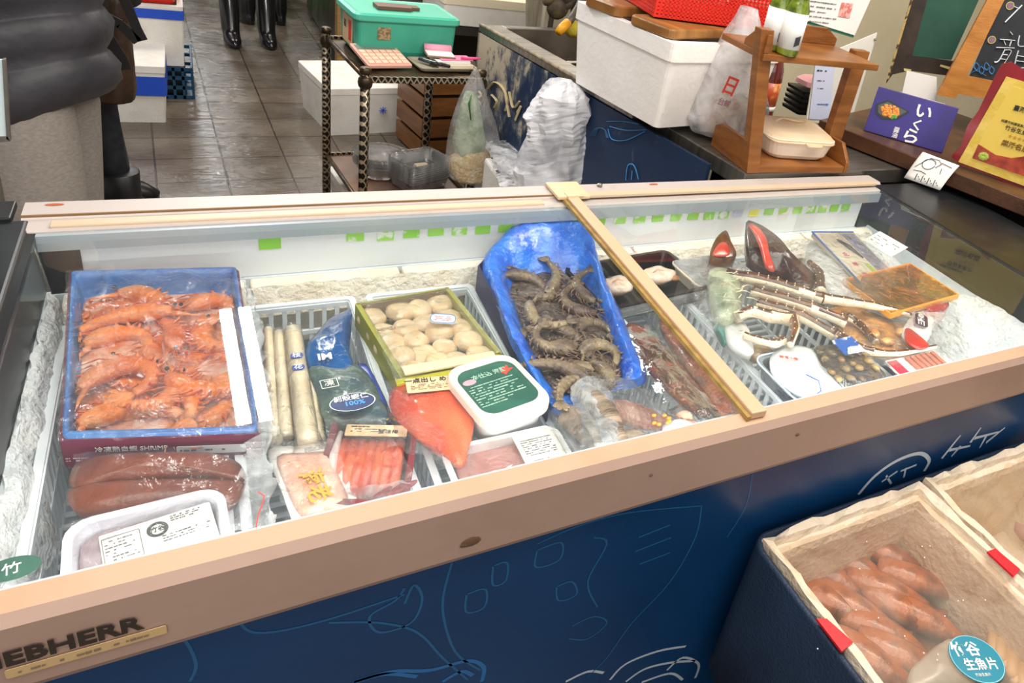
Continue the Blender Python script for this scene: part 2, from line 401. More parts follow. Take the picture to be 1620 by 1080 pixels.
# cabinet
YP = YF+.012
mb = MB().box(((XL+XR)/2, YP+.006, .375), (XR-XL+.80, .012, .73)); front = P_(mb, 'front_panel', NAVY)
mb = MB().box((XL-.09, .95, .375), (.02, .75, .73)).box((XR+.29, .95, .375), (.02, .75, .73)).box(((XL+XR)/2, YO-.01, .40), (XR-XL+.24, .02, .78)).box(((XL+XR)/2, .95, .03), (XR-XL+.2, .7, .04))
P_(mb, 'cabinet_shell', mat('pale cabinet', '#cfc9c0', .5))
mb = MB()   # front rim: sloping bumper profile extruded along the length
prof = [(YI+.006, .827), (YI, .835), (YF+.004, .834), (YF-.004, .824), (YF-.006, .75), (YF, .738), (YP+.02, .738), (YP+.03, .80)]
mb.loft([[Vector((x, y, z)) for y, z in prof] for x in (XL-.12, XR+.36)])
rimf = P_(mb, 'front_rim', [BEIGE, MAUVE])
for p in rimf.data.polygons:
    if abs(p.normal.y) > .75: p.material_index = 1
mb = MB()
prof = [(YO, .79), (YO, .832), (YO-.006, .839), (YO-.052, .839), (YO-.057, .834), (YO-.09, .834), (YB, .832), (YB, .80), (YO-.05, .79)]
mb.loft([[Vector((x, y, z)) for y, z in prof] for x in (XL-.02, XR+.045)]); P_(mb, 'back_rim', CREAM)
mb = MB().box(((XL+XR)/2, YO-.0535, .8385), (XR-XL+.04, .003, .003)); P_(mb, 'rim_groove', mat('grimy seam', '#8a6a45', .7))
for x0, x1 in ((XL-.10, XL-.006), (XR, XR+.30)):
    mb = MB(); mb.loft([[Vector((x, y, z)) for x, z in ((x0, .74), (x0, .825), (x0+.01, .836), (x1-.006, .836), (x1, .828), (x1, .74))] for y in (YI-.0, YO-.06)])
    P_(mb, 'end_frame', BLACK, bevel=.003)
mb = MB().box((XL-.045, YO-.035, .8365), (.03, .06, .012)); P_(mb, 'corner_cap', BLACK, bevel=.002)
# liner
mb = MB().box(((XL+XR)/2, YB+.004, .767), (XR-XL-.10, .008, .082)); panel = P_(mb, 'price_panel', LINER)
mb = MB().box(((XL+XR)/2, YB-.004, .817), (XR-XL, .012, .026)); P_(mb, 'lid_rail', mat('grey blue rail', '#a9b4ba', .35, .3))
for c_, d_ in (((XL-.004, YM, .775), (.01, YD, .11)), ((XR+.006, YM, .775), (.01, YD, .11)), ((XL+.025, YB+.002, .767), (.05, .012, .082)), ((XR-.02, YB+.002, .767), (.05, .012, .082))): P_(MB().box(c_, d_), 'black_liner_edge', BLACK)
mb = MB().box(((XL+XR)/2, YB+.0, .55), (XR-XL, .012, .35)).box(((XL+XR)/2, YI+.01, .55), (XR-XL, .012, .54)).box((XL+.0, YM, .54), (.012, YD, .38)).box((XR+.0, YM, .54), (.012, YD, .38)).box(((XL+XR)/2, YM, .36), (XR-XL, YD, .012))
P_(mb, 'inner_liner', mat('frosted inner liner', '#dfe5ea', .6, 0, '#c6cfd8', 9, (.4, .7), .3, 60))
# frosted ledge along the back wall, divided in panels
mb = MB()
for i in range(7):
    x0 = XL+.02+i*.256; mb.loft([[Vector((x, y, z)) for y, z in ((YB-.002, .724), (YB-.030, .722), (YB-.036, .712), (YB-.036, .60), (YB-.002, .60))] for x in (x0, x0+.250)])
P_(mb, 'frosted_ledge', CREAMFROST, bevel=.004)
def frost_strip(fn, nu, nv, a, fq, seed=0):
    def g(u, v_):
        p = Vector(fn(u, v_)); e = min(1, 6*min(u, 1-u, v_*2+.1, 1-v_))
        n1 = noise.noise(p*fq+Vector((seed, 0, 0))) + .5*noise.noise(p*fq*2.6) + .3*noise.noise(p*fq*6)
        p.z += a*n1*(.4+.6*e); p.x += a*.6*noise.noise(p*fq+Vector((5, seed, 2))); return p
    return MB().grid(g, nu, nv)
mb = frost_strip(lambda u, v_: (XL+.004+.030*v_+.006*sin(u*23)*v_, YI+.02+u*.63, .735-.03*v_-.07*v_**3), 90, 10, .010, 38); P_(mb, 'frost_ridge', FROST, smooth=True)
def snow(u, v_):
    x = XR-.30+.30*v_; y = YI+.015+.635*u
    return (x, y, .62+.125*(v_**1.3)*(1-.45*u) + .012*sin(u*9+v_*5))
mb = frost_strip(snow, 70, 50, .014, 26, 3); P_(mb, 'frost_bank', FROST, smooth=True)
mb = frost_strip(lambda u, v_: (XL+.03+u*1.74, YB-.032-.018*v_, .722-.05*v_), 240, 8, .007, 34, 8); P_(mb, 'frost_crust', mat('frost crust', '#fbf3e6', .8, 0, '#ecdcc6', 18, (.4, .7), .7, 90), smooth=True)
# price stickers
GRN = mat('lime sticker', '#8fd63c', .6, 0, '#eef2ea', 55, (.62, .70)); GRN2 = mat('worn lime sticker', '#9bdc50', .6, 0, '#eef2ea', 38, (.54, .62))
YEL = mat('yellow sticker', '#f2e93e', .6); LAV = mat('lavender sticker', '#cfd3ee', .6)
st = [(427, 384, 0), (562, 372, 1), (610, 371, 1), (651, 367, 0), (690, 364, 1), (727, 363, 1), (764, 361, 0), (800, 358, 0), (835, 355, 0), (915, 351, 0), (948, 349, 1), (981, 346, 1), (1012, 345, 1), (1041, 343, 0), (1070, 342, 1), (1097, 340, 0), (1122, 340, 0), (1145, 338, 1), (1168, 335, 3), (1193, 335, 2), (1217, 333, 0), (1240, 332, 1), (1262, 331, 1), (1284, 330, 1), (1302, 329, 1), (1320, 328, 0), (1338, 327, 0)]
for i, (px, py, k) in enumerate(st):
    p = V(px, py, YB-.001); w_ = .034 if i == 0 else .030
    o = card(up_m(Vector((p.x, YB-.0105 if p.z > .80 else YB-.0015, p.z)), 0), w_, .024, (GRN, GRN2, YEL, LAV)[k], fz, 'price_sticker', t=.001, r=.001)
# glass lids
def lid(x0, x1, z, bars):
    g = MB().box(((x0+x1)/2, (YI+YB)/2+.004, z), (x1-x0, YB-YI+.01, .004)); L_ = P_(g, 'glass_lid', GLASS)
    return L_
ZL, ZR2 = .826, .834
l1 = lid(XL-.005, .612, ZL, 0)
l2 = lid(.60, XR+.005, ZR2, 0)
a0, a1 = G(893, 306, .843), G(1203, 662, .843)
mb = MB().bar((a0.x+.008, a0.y-.02, .842), (a1.x+.004, a1.y+.008, .842), .026, .012); o = mb.build('lid_bar', mat('beige lid bar', '#d6b08e', .4), l2, world=True, bevel=.002)
mb = MB().bar((a0.x-.010, a0.y-.02, .839), (a1.x-.013, a1.y+.008, .839), .007, .007); o = mb.build('rubber_seal', mat('yellowed rubber', '#a58548', .5, 0, '#7d6428', 40, (.4, .7)), l2, world=True)
mb = MB().box((a0.x+.012, YO-.045, .8445), (.075, .075, .008)).box((a0.x+.014, YO-.075, .849), (.04, .02, .004)); mb.build('lid_corner_bracket', mat('ochre corner fitting', '#dcc09a', .4), l2, world=True, bevel=.003)
mb = MB().box(((XL+.612)/2, YB+.016, .835), (.80, .020, .008)); mb.build('lid_edge_strip', mat('pale strip', '#cdb498', .4), l1, world=True, bevel=.002)
mb = MB().box((1.115, YB+.030, .8425), (.95, .020, .008)); mb.build('lid_edge_strip', MATS['pale strip'], l2, world=True, bevel=.002)
mb = MB().lathe([(.006, 0), (.006, .006), (.003, .008)], 12, (G(950, 296, .84)[0], YO-.02, .839)); P_(mb, 'screw_head', STEEL)
for px, py in ((85, 327), (1040, 296)):
    pp = G(px, py, .84); mb = MB().lathe([(.004, 0), (.007, .0006), (.001, .001)], 8, (0, 0, 0), M=Matrix.Translation((pp.x, YO-.018, .8392)) @ Matrix.Diagonal((1.8, .6, 1, 1))); P_(mb, 'rust_spot', mat('rust', '#b5562a', .8))
for px, py, rx in ((745, 857, .012), (735, 862, .006), (1262, 688, .004), (1030, 752, .003)):
    pp = V(px, py, YF-.006)
    mb = MB().lathe([(rx, 0), (rx*.7, .0006), (.0005, .001)], 9, M=Matrix.Translation((pp.x, YF-.0062, pp.z)) @ Matrix.Rotation(pi/2, 4, 'X') @ Matrix.Diagonal((1, .6, 1, 1))); P_(mb, 'scuff_mark', mat('brown scuff', '#6e5138', .8))
# brand lettering on the front rim, cropped by the picture's edge
YT = YF-.0068
b = V(224, 985, YT)
bt = text('LIEBHERR', .0255, up_m(Vector((b.x, YT, b.z))), mat('brown black print', '#3a2e28', .6), rimf, bold=.03, xs=1.08, align='RIGHT')
c_ = V(142, 1029, YT)
mb = MB(); cdm = card(up_m(Vector((c_.x, YT-.0002, c_.z))), .115, .011, mat('yellowed sticker', '#d3b180', .6), fz, 'paper_sticker')
rows(up_m(Vector((c_.x, YT-.0012, c_.z))), .098, .007, 1, mat('faded print', '#8a765c', .7), cdm, 'small_print', 4)
# line drawings printed on the navy front
YPf = YP-.0004
def pline(pts, m, r, name='printed_line', closed=False, k=4):
    P = [V(x, y, YPf) for x, y in pts]
    if closed: P = smooth_loop(P, k); P.append(P[0])
    else:
        Q_ = [P[0]]+P+[P[-1]]; out = []
        for i in range(1, len(Q_)-2):
            p0, p1, p2, p3 = Q_[i-1:i+3]
            for s_ in range(k):
                t = s_/k; out.append(.5*((2*p1)+(p2-p0)*t+(2*p0-5*p1+4*p2-p3)*t*t+(3*p1-p0-3*p2+p3)*t*t*t))
        P = out+[P[-1]]
    mb = MB()
    for i in range(len(P)-1): mb.bar(P[i], P[i+1], .0008, r*2, up=(0, 0, 1)) if abs((P[i+1]-P[i]).normalized().z) < .7 else mb.bar(P[i], P[i+1], r*2, .0008, up=(0, -1, 0))
    return mb.build(name, m, front, world=True)
def pline2(pts, m, r, **k):   # flat ribbon in the panel plane
    P = [V(x, y, YPf) for x, y in pts]
    if k.get('closed'): P = P+[P[0]]
    Q_ = [P[0]]+P+[P[-1]]; out = []
    for i in range(1, len(Q_)-2):
        p0, p1, p2, p3 = Q_[i-1:i+3]
        for s_ in range(5):
            t = s_/5; out.append(.5*((2*p1)+(p2-p0)*t+(2*p0-5*p1+4*p2-p3)*t*t+(3*p1-p0-3*p2+p3)*t*t*t))
    P = out+[P[-1]]; l = [[], []]; n = len(P); rr_ = r if isinstance(r, (list, tuple)) else (r, r)
    for i, p in enumerate(P):
        d = (P[min(i+1, n-1)]-P[max(i-1, 0)]); d = d.normalized() if d.length > 1e-9 else Vector((1, 0, 0)); s_ = Vector((-d.z, 0, d.x)); q = rr_[0]+(rr_[1]-rr_[0])*i/(n-1)
        l[0].append(p+s_*q); l[1].append(p-s_*q)
    vs = [q for i in range(n) for q in (l[0][i], l[1][i])]; return vs, [(2*i, 2*i+1, 2*i+3, 2*i+2) for i in range(n-1)]
def drawing(lines, m, r, name='printed_drawing', closed=()):
    mb = MB()
    for i, l in enumerate(lines):
        mb.add(*pline2(l, m, r, closed=i in closed))
    return mb.build(name, m, front, world=True)
FAINT = mat('faint blue print', '#22618f', .4); MID = mat('mid blue print', '#2a6fae', .4); WP = mat('white print on navy', '#c3cfdb', .45)
drawing([[(640, 955), (655, 925), (668, 948), (650, 985), (600, 1000), (585, 975), (625, 950), (640, 930)], [(520, 985), (600, 985), (660, 1000), (700, 1040), (740, 1075)], [(250, 990), (290, 1010), (310, 1050), (300, 1078)], [(370, 960), (400, 1000), (500, 985), (640, 940)], [(715, 890), (700, 960), (720, 1030), (760, 1060)]], FAINT, .0016, 'printed_fish_drawing')
for sq in ([(780, 895), (802, 890), (800, 918), (780, 925)], [(850, 870), (888, 858), (885, 885), (848, 897)], [(738, 940), (768, 932), (766, 960), (738, 968)], [(880, 928), (905, 920), (912, 940), (884, 950)], [(1010, 850), (1060, 830)], [(1005, 872), (1062, 850)], [(1012, 892), (1060, 874)], [(700, 860), (720, 850), (716, 880), (700, 884)]): drawing([sq], FAINT, .0014, 'printed_mark', closed=(0,) if len(sq) > 2 else ())
drawing([[(1110, 800), (1100, 850), (1060, 920), (1000, 985), (960, 1040), (930, 1070)], [(940, 850), (960, 860), (930, 920), (945, 960)], [(850, 860), (920, 830), (1000, 810), (1110, 800)], [(1190, 750), (1180, 800), (1150, 850)], [(905, 990), (940, 975), (960, 985), (930, 1010), (900, 1010)]], FAINT, .0013, 'printed_fish_outline')
drawing([[(560, 1078), (620, 1062), (680, 1060), (740, 1045), (765, 1055), (762, 1078)], [(560, 1079), (610, 1066), (660, 1070)], [(700, 1078), (730, 1062), (748, 1068)]], MID, .003, 'printed_wave')
drawing([[(965, 1075), (990, 1050), (1040, 1030), (1085, 1022)], [(990, 1078), (1020, 1058), (1060, 1048), (1100, 1045)], [(1055, 1060), (1080, 1040), (1105, 1050), (1100, 1072)], [(895, 1078), (930, 1062), (955, 1064)], [(1015, 1079), (1060, 1065), (1080, 1075)]], WP, .0026, 'printed_wave_crest')
drawing([[(1358, 782), (1385, 752), (1420, 728), (1455, 717), (1470, 728), (1462, 745)]], WP, .0042, 'logo_ring')
drawing([[(1395, 762), (1420, 745)], [(1402, 752), (1410, 765)], [(1425, 745), (1450, 735)], [(1433, 740), (1430, 755)]], WP, .0024, 'logo_strokes')
drawing([[(1490, 725), (1510, 700), (1520, 688)], [(1502, 712), (1535, 705)], [(1520, 705), (1505, 722)], [(1535, 700), (1552, 676)], [(1542, 693), (1580, 683)], [(1560, 690), (1550, 708)], [(1560, 700), (1590, 676)]], WP, (.0040, .0022), 'brush_lettering')

# ------------------------------------------------------------------ baskets
def make_basket(w_, d_, h):
    mb = MB(); t = .006
    for z in (h-.004, h*.55, .004):
        for x in (-w_/2, w_/2): mb.box((x, 0, z), (t, d_, .008))
        for y in (-d_/2, d_/2): mb.box((0, y, z), (w_, t, .008))
    n = int(d_/.021)
    for i in range(n+1):
        y = -d_/2+d_*i/n
        for x in (-w_/2, w_/2): mb.box((x, y, h/2), (.004, .007, h-.004))
        mb.box((0, y, .004), (w_, .006, .004))
    n = int(w_/.021)
    for i in range(n+1):
        x = -w_/2+w_*i/n
        for y in (-d_/2, d_/2): mb.box((x, y, h/2), (.007, .004, h-.004))
    return mb
BASKW = mat('white basket plastic', '#eef3f8', .35)
rim = MB()
BZ = .575; BH = .125
specs = [(-.100, .185, 'white lattice basket under the boxed orange prawns'), (.112, .190, 'white lattice basket holding paper-wrapped rolls and the blue shrimp bag'), (.333, .180, 'white lattice basket holding the scallop box and the red roe pouch'), (.552, .205, 'white lattice basket under the blue bag of raw grey prawns'), (.763, .165, 'white lattice basket holding two brown fish fillets'), (1.005, .225, 'white lattice basket under the king crab legs')]
for x, w_, lb in specs:
    b = thing('wire_basket', lb, 'basket', (x, .93, BZ), 0, 'white baskets inside the freezer')
    make_basket(w_, .50, BH).build('lattice_body', BASKW, b)
    r_ = MB().loft([rr(w_+.016, .516, .01, BH-.003), rr(w_+.018, .518, .01, BH+.004), rr(w_-.002, .498, .006, BH+.004), rr(w_-.002, .498, .006, BH-.003)], False, False)
    r_.f += [tuple((3*20+i, 3*20+(i+1) % 20, (i+1) % 20, i)) for i in range(20)]; r_.mi += [0]*20
    r_.build('rim', BASKW, b)

# ------------------------------------------------------------------ shellfish builders
def prawn_part_meshes(L, theta, rad, seed=0):
    "curled prawn lying on its side in XY, head first; returns mesh builders by part"
    r_ = random.Random(seed); R = L/theta if theta > .05 else 1e3
    def C_(t):   # t 0 head .. 1 tail ; curl grows toward the tail
        return t
    # integrate heading
    n = 60; pts = []; hd = 0; p = Vector((0, 0, 0)); H = []
    for i in range(n+1):
        pts.append(p.copy()); H.append(hd); t = i/n
        p = p + Vector((-cos(hd), -sin(hd), 0))*(L/n); hd += theta/n*(.35+1.3*min(1, t*1.4) if t < .8 else .9)
    def at(t):
        f = t*n; i = min(int(f), n-1); q = pts[i].lerp(pts[i+1], f-i); return q, H[i]+(H[i+1]-H[i])*(f-i)
    body = MB(); loops = []
    def radius(t):
        if t < .34: return rad*(.42+.62*math.sin(min(1, t/.26)*pi/2))
        k = (t-.34)/.66; base = rad*(1.0-.58*k); s_ = (k*6) % 1.0
        return base*(.93+.14*s_) if k < .98 else base
    for i in range(49):
        t = i/48; q, h = at(t); r = radius(t); n_ = Vector((sin(h), -cos(h), 0))  # outer side
        loops.append([q + n_*cos(2*pi*k/12)*r*1.05 + Vector((0, 0, 1))*sin(2*pi*k/12)*r*.82 for k in range(12)])
    body.loft(loops)
    q, h = at(0); d = Vector((cos(h), sin(h), 0)); n_ = Vector((sin(h), -cos(h), 0))
    body.tube([q+n_*rad*.5, q+n_*rad*.75+d*rad*1.2, q+n_*rad*1.1+d*rad*2.6], [rad*.32, rad*.2, rad*.03], 6)   # rostrum
    tail = MB(); q, h = at(1); d = Vector((-cos(h), -sin(h), 0)); s_ = Vector((d.y, -d.x, 0))
    for a, l in ((-.55, 1.9), (-.22, 2.3), (.18, 2.2), (.5, 1.8)):
        dd = d*cos(a)+s_*sin(a)
        tail.tube([q, q+dd*rad*l*.5, q+dd*rad*l*.9, q+dd*rad*l], [rad*.25, rad*.42, rad*.34, rad*.05], 6, flat=.3)
    legs = MB(); ant = MB(); eyes = MB()
    for i in range(6):      # swimmerets
        t = .40+.48*i/5; q, h = at(t); n_ = Vector((-sin(h), cos(h), 0)); d = Vector((cos(h), sin(h), 0)); l = rad*(.85-.35*i/5)*r_.uniform(.7, 1.2); r0 = radius(t)*.8
        for z in (-.35, .45):
            legs.tube([q+n_*r0*.9+Vector((0, 0, z*rad)), q+n_*(r0+l*.6)+d*l*.25+Vector((0, 0, z*rad)), q+n_*(r0+l)+d*l*.8+Vector((0, 0, z*rad*.5))], [rad*.17, rad*.12, rad*.03], 5)
    for i in range(5):      # walking legs
        t = .12+.20*i/4; q, h = at(t); n_ = Vector((-sin(h), cos(h), 0)); d = Vector((cos(h), sin(h), 0)); l = rad*1.15; r0 = radius(t)*.8
        z = Vector((0, 0, rad*r_.uniform(-.3, .7)))
        legs.tube([q+n_*r0+z, q+n_*(r0+l*.5)+d*l*.5+z, q+n_*(r0+l*.6)+d*l*(1.1+.2*i)+z*.4], [rad*.12, rad*.09, rad*.02], 5)
    q, h = at(.02); d = Vector((cos(h), sin(h), 0)); n_ = Vector((-sin(h), cos(h), 0))
    for i in range(5):
        a = r_.uniform(-.5, .9); l = rad*r_.uniform(2.2, 4); dd = d*cos(a)+n_*sin(a); pp = [q+n_*rad*.3*i/4]
        for k in range(1, 7):
            a += r_.uniform(.05, .4); dd = d*cos(a)+n_*sin(a); pp.append(pp[-1]+dd*l/6+Vector((0, 0, r_.uniform(-.04, .10)*rad)))
        ant.tube(pp, [rad*.055]*6+[rad*.02], 4)
    for z in (-.5, .6):
        eyes.ell(q+d*rad*.45+n_*rad*.15+Vector((0, 0, z*rad)), (rad*.2,)*3, n=8, m=6)
    ctr = at(.45)[0]
    for m_ in (body, tail, legs, ant, eyes): m_.v = [v_-ctr for v_ in m_.v]
    return body, tail, legs, ant, eyes
ORANGE = mat('cooked prawn shell', '#f07a1c', .42, 0, '#f8a468', 20, (.42, .68), .35, 200, coat=.35, rand=.10)
ORLEG = mat('cooked prawn legs', '#f2935a', .5, 0, '#e0602c', 60, (.4, .6))
GREYP = mat('raw prawn shell', '#8f7a5e', .36, 0, '#5a4438', 40, (.40, .66), .35, 200, coat=.4, rand=.28)
GRLEG = mat('raw prawn legs', '#8d7260', .45, 0, '#6a5044', 60, (.4, .6))
EYE = mat('prawn eye', '#161210', .2)
def make_prawn(name, label, cat, L, th, rad, seed, m1, m2, group, loc, rz, flip=False, tilt=(0, 0)):
    o = thing(name, label, cat, loc, rz, group); parts = prawn_part_meshes(L, th, rad, seed)
    T = Matrix.Rotation(tilt[0], 4, 'X') @ Matrix.Rotation(tilt[1], 4, 'Y') @ (Matrix.Diagonal((1, -1, 1, 1)) if flip else Matrix.Identity(4))
    for (nm, m), p in zip((('body_shell', m1), ('tail_fan', m1), ('legs', m2), ('antenna', m2), ('eye', EYE)), parts):
        p.v = [T @ q for q in p.v]
        if nm == 'legs': nm = 'leg_fringe'
        p.build(nm, m, o, smooth=True)
    return o
# ------------------------------------------------------------------ boxed cooked prawns
c_, yaw, w_, d_ = Q((112, 430), (374, 423), (411, 680), (97, 690), .765); w_ *= .95
bx = thing('prawn_box', 'blue-lined maroon carton of orange cooked prawns, open at the top', 'seafood box', (c_.x, c_.y, .709), yaw)
MAROON = mat('maroon carton print', '#7a2746', .5, 0, '#6a1f3c', 8)
BLUEC = mat('blue carton liner', '#4f8fd6', .4, 0, '#2f67bd', 7, (.35, .7), .25, 40, coat=.3)
h_ = .050
cA, cB, cC, cD = G(112, 430, .775), G(374, 423, .775), G(409, 678, .745), G(97, 688, .745)
def warp(mb, w_, d_, h_):
    "fit a box builder (origin at its base centre) into the four rim corners"
    out = []
    for q in mb.v:
        u, v_ = q.x/w_+.5, .5-q.y/d_
        p = (cA*(1-u)+cB*u)*(1-v_)+(cD*(1-u)+cC*u)*v_; out.append(p+Vector((0, 0, q.z-h_)))
    mb.v = out; return mb
mb = MB()
for sx, sy, dx, dy in ((0, -1, w_, .003), (0, 1, w_, .003), (-1, 0, .003, d_), (1, 0, .003, d_)):
    mb.box((sx*w_/2, sy*d_/2, h_/2-.003), (dx+.003, dy+.003 if dx > .01 else dy, h_-.006))
mb.box((0, 0, .0015), (w_, d_, .003)); warp(mb, w_, d_, h_).build('carton', MAROON, bx, world=True)
def liner_fn(w_, d_, h_, jag, seed, inset=.004):
    mb = MB(); N_ = 96; L_ = []
    base = rr(w_-.004, d_-.004, .006, 0, 23)
    N_ = len(base)
    for k, (s_, z, a) in enumerate(((1.012, h_-.016, .0), (1.014, h_+.001, .3), (.99, h_+.003, 1), (.955, h_-.012, .5), (.935, .024, .7), (.90, .008, .2))):
        L_.append([Vector((q.x*s_, q.y*s_, z + jag*a*noise.noise(Vector((q.x*30+seed, q.y*30, k*.4))))) + Vector((q.x, q.y, 0)).normalized()*jag*a*noise.noise(Vector((q.x*22, q.y*22+seed, 4+k))) for q in base])
    return mb.loft(L_, False, True)
warp(liner_fn(w_, d_, h_, .005, 1), w_, d_, h_).build('blue_liner', BLUEC, bx, world=True, smooth=True)
T = Matrix.Identity(4); nd = cC-cD; lm = up_m((cC+cD)/2+Vector((nd.y, -nd.x, 0)).normalized()*.0042-Vector((0, 0, .026)), atan2(nd.y, nd.x))
l_ = card(T @ lm @ Matrix.Translation((.052, -.002, 0)), .078, .013, WHITE, bx, 'barcode_label', t=.0006)
rows(T @ lm @ Matrix.Translation((.052, -.002, .0006)), .07, .008, 1, GREYINK, l_, 'small_print', 2, .5)
text('冷凍熟白蝦 SHRIMP', .009, T @ lm @ Matrix.Translation((-.035, .004, .0004)), WHITE, bx, 'printed_text')
rows(T @ lm @ Matrix.Translation((-.03, -.010, .0004)), .15, .008, 2, mat('pale pink print', '#d9a9b8', .6), bx, 'printed_rows', 3, .9)
rows(T @ lm @ Matrix.Translation((.105, .001, .0004)), .028, .018, 3, mat('pale pink print', '#d9a9b8'), bx, 'printed_rows', 5, .95)
pz = .742
PR = [  # px, py, heading, curl, length, flip, dz, label
 (204, 492, -14, 1.0, .135, False, .016, 'cooked prawn with its tail at the far corner of the blue-lined carton'),
 (243, 466, 180, 3.0, .130, True, .008, 'curled cooked prawn lying against the far edge of the carton'),
 (343, 470, 225, 3.3, .120, True, .010, 'tightly curled cooked prawn in the far corner beside the tube reflections'),
 (194, 522, 225, 2.5, .125, True, .006, 'pale orange cooked prawn arching above the big looped one'),
 (276, 520, 262, 1.0, .115, False, .006, 'pinkish cooked prawn lying straight down the middle of the box'),
 (322, 535, 60, 2.6, .120, False, .010, 'pinkish cooked prawn hooked around dark legs, under the light stripes'),
 (204, 572, 240, 3.6, .165, True, .020, 'largest looped cooked prawn, in the centre of the carton'),
 (192, 642, 215, 1.2, .120, True, .012, 'cooked prawn with its head in the near corner above the maroon side'),
 (225, 642, 182, .9, .110, True, .006, 'cooked prawn lying along the near edge of the carton'),
 (268, 625, 90, 2.4, .115, True, .016, 'cooked prawn curling upright next to the three with black eyes'),
 (296, 615, 128, .9, .110, True, .018, 'cooked prawn with a black eye, pointing to the carton centre'),
 (340, 612, 145, 1.8, .110, False, .016, 'small curled cooked prawn in the near corner below the light stripes'),
 (352, 555, 100, 2.0, .110, False, .002, 'reddish cooked prawn mostly under the light stripes at the side'),
 (180, 592, 80, 1.6, .110, False, .000, 'cooked prawn tucked behind the looped one along the blue side'),
 (240, 545, 300, 2.6, .110, True, -.002, 'lower cooked prawn showing between the looped and the straight one'),
 (215, 605, 10, 2.8, .110, True, -.002, 'lower cooked prawn inside the curve of the largest one'),
 (300, 480, 200, 2.0, .110, False, -.002, 'lower cooked prawn in the far row between the two curled ones'),
 (200, 470, 320, 1.6, .110, False, -.003, 'lower cooked prawn beneath the one with its tail at the corner'),
 (345, 650, 200, 1.6, .100, False, .002, 'lower cooked prawn in the near corner beside the printed white label'),
 (300, 575, 20, 2.6, .110, False, -.002, 'lower cooked prawn between the hooked pinkish one and the black-eyed ones')]
for i, (px, py, hd, th, L_, fl, dz, lb) in enumerate(PR):
    pz = .766-.030*(py-430)/258-.020
    p = G(px, py, pz+dz)
    pw = make_prawn('cooked_prawn', lb, 'prawn', L_*.90, th, .0150, 11+i, ORANGE, ORLEG, 'cooked prawns in the blue-lined carton', (p.x, p.y, p.z-.006), radians(hd), fl, (rnd.uniform(-.10, .10), rnd.uniform(-.10, .10)))
    MW = root_mat(pw); MI = MW.inverted()      # feelers and legs bend up against the carton walls
    for ch in KIDS(pw):
        for vt in ch.data.vertices:
            q = MW @ vt.co; f = (q.y-cD.y)/(cA.y-cD.y); xl = cD.x+(cA.x-cD.x)*f+.010; xr = cC.x+(cB.x-cC.x)*f-.010; yn = min(cD.y, cC.y)+.010
            if q.x < xl: q.x = xl+.15*(xl-q.x)
            if q.x > xr: q.x = xr-.15*(q.x-xr)
            if q.y < yn: q.y = yn+.15*(yn-q.y)
            vt.co = MI @ q
mb = slab_rr(w_*.90, d_*.90, .010, .02); mb.v = [q+Vector((0, 0, .006)) for q in mb.v]
warp(mb, w_, d_, h_).build('frozen_bed', mat('frozen pink glaze', '#dd7434', .3, 0, '#f4cbb6', 30, (.4, .65), .6, 90), bx, world=True)
sheet((104, 426), (384, 420), (420, 686), (90, 698), .779, 40, 40, lambda u, v_: -.004*sin(pi*u)*sin(pi*v_), .0018, 45, 3, z2=.751).build('clear_wrap', POLY, bx, world=True, smooth=True)
sheet((384, 440), (402, 452), (438, 690), (412, 690), .763, 10, 30, None, .004, 40, 6, z2=.745).build('wrap_edge', POLYH, bx, world=True, smooth=True)

# ------------------------------------------------------------------ mullet roe in a vacuum pouch
ROE = mat('brown cured roe', '#9a4a2c', .35, 0, '#7a3420', 12, (.35, .7), .2, 200, coat=.5, sub=0)
t_ = thing('mullet_roe', 'long two-lobed brown cured roe in a clear vacuum pouch', 'cured roe', tuple(G(250, 755, .715)), 0)
for pts, z, h in (([(110, 752), (125, 730), (170, 718), (250, 715), (330, 716), (372, 728), (388, 748), (380, 758), (300, 752), (200, 758), (130, 770), (112, 768)], .722, .013), ([(112, 772), (160, 762), (260, 757), (340, 757), (384, 762), (386, 776), (365, 795), (320, 800), (240, 803), (170, 808), (120, 806), (108, 792)], .722, .012)):
    dome(pts, z, h, .016, .0015, 3, 7, .5, 2, 60).build('roe_lobe', ROE, t_, world=True, smooth=True)
sheet((120, 705), (395, 690), (420, 850), (92, 830), .742, 40, 24, lambda u, v_: -.010*(1-sin(pi*u)*sin(pi*v_)**.5), .0022, 50, 8, z2=.738).build('vacuum_pouch', VAC, t_, world=True, smooth=True)

# ------------------------------------------------------------------ white tray with label, near corner
c_, yaw, w_, d_ = Q((108, 820), (352, 785), (370, 890), (100, 935), .745)
c_ = G(235, 862, .75)
t_ = thing('meat_tray', 'white rounded tray wrapped in film with a crested nutrition label', 'tray', (c_.x, c_.y+.006, .712), radians(3))
dish(.140, .118, .030, .004, .02, .006, .005).build('tray', mat('lavender white foam', '#eceaf6', .5), t_, bevel=.001)
slab_rr(.122, .098, .018, .02, .004, .004).build('filling', mat('dull mauve filling', '#b9a6ae', .5, 0, '#8e6f74', 30), t_)
T = root_mat(t_)
lb_ = card(T @ Matrix.Translation((.010, .012, .0245)) @ Matrix.Rotation(.10, 4, 'Z'), .104, .060, PAPER, t_, 'label', t=.001)
LM = T @ Matrix.Translation((.010, .012, .0254)) @ Matrix.Rotation(.10, 4, 'Z') @ Matrix.Diagonal((.88, .95, 1, 1))
rows(LM @ Matrix.Translation((-.038, .004, 0)), .034, .034, 7, GREYINK, lb_, 'nutrition_table', 5, .6, .0018)
mb = MB()
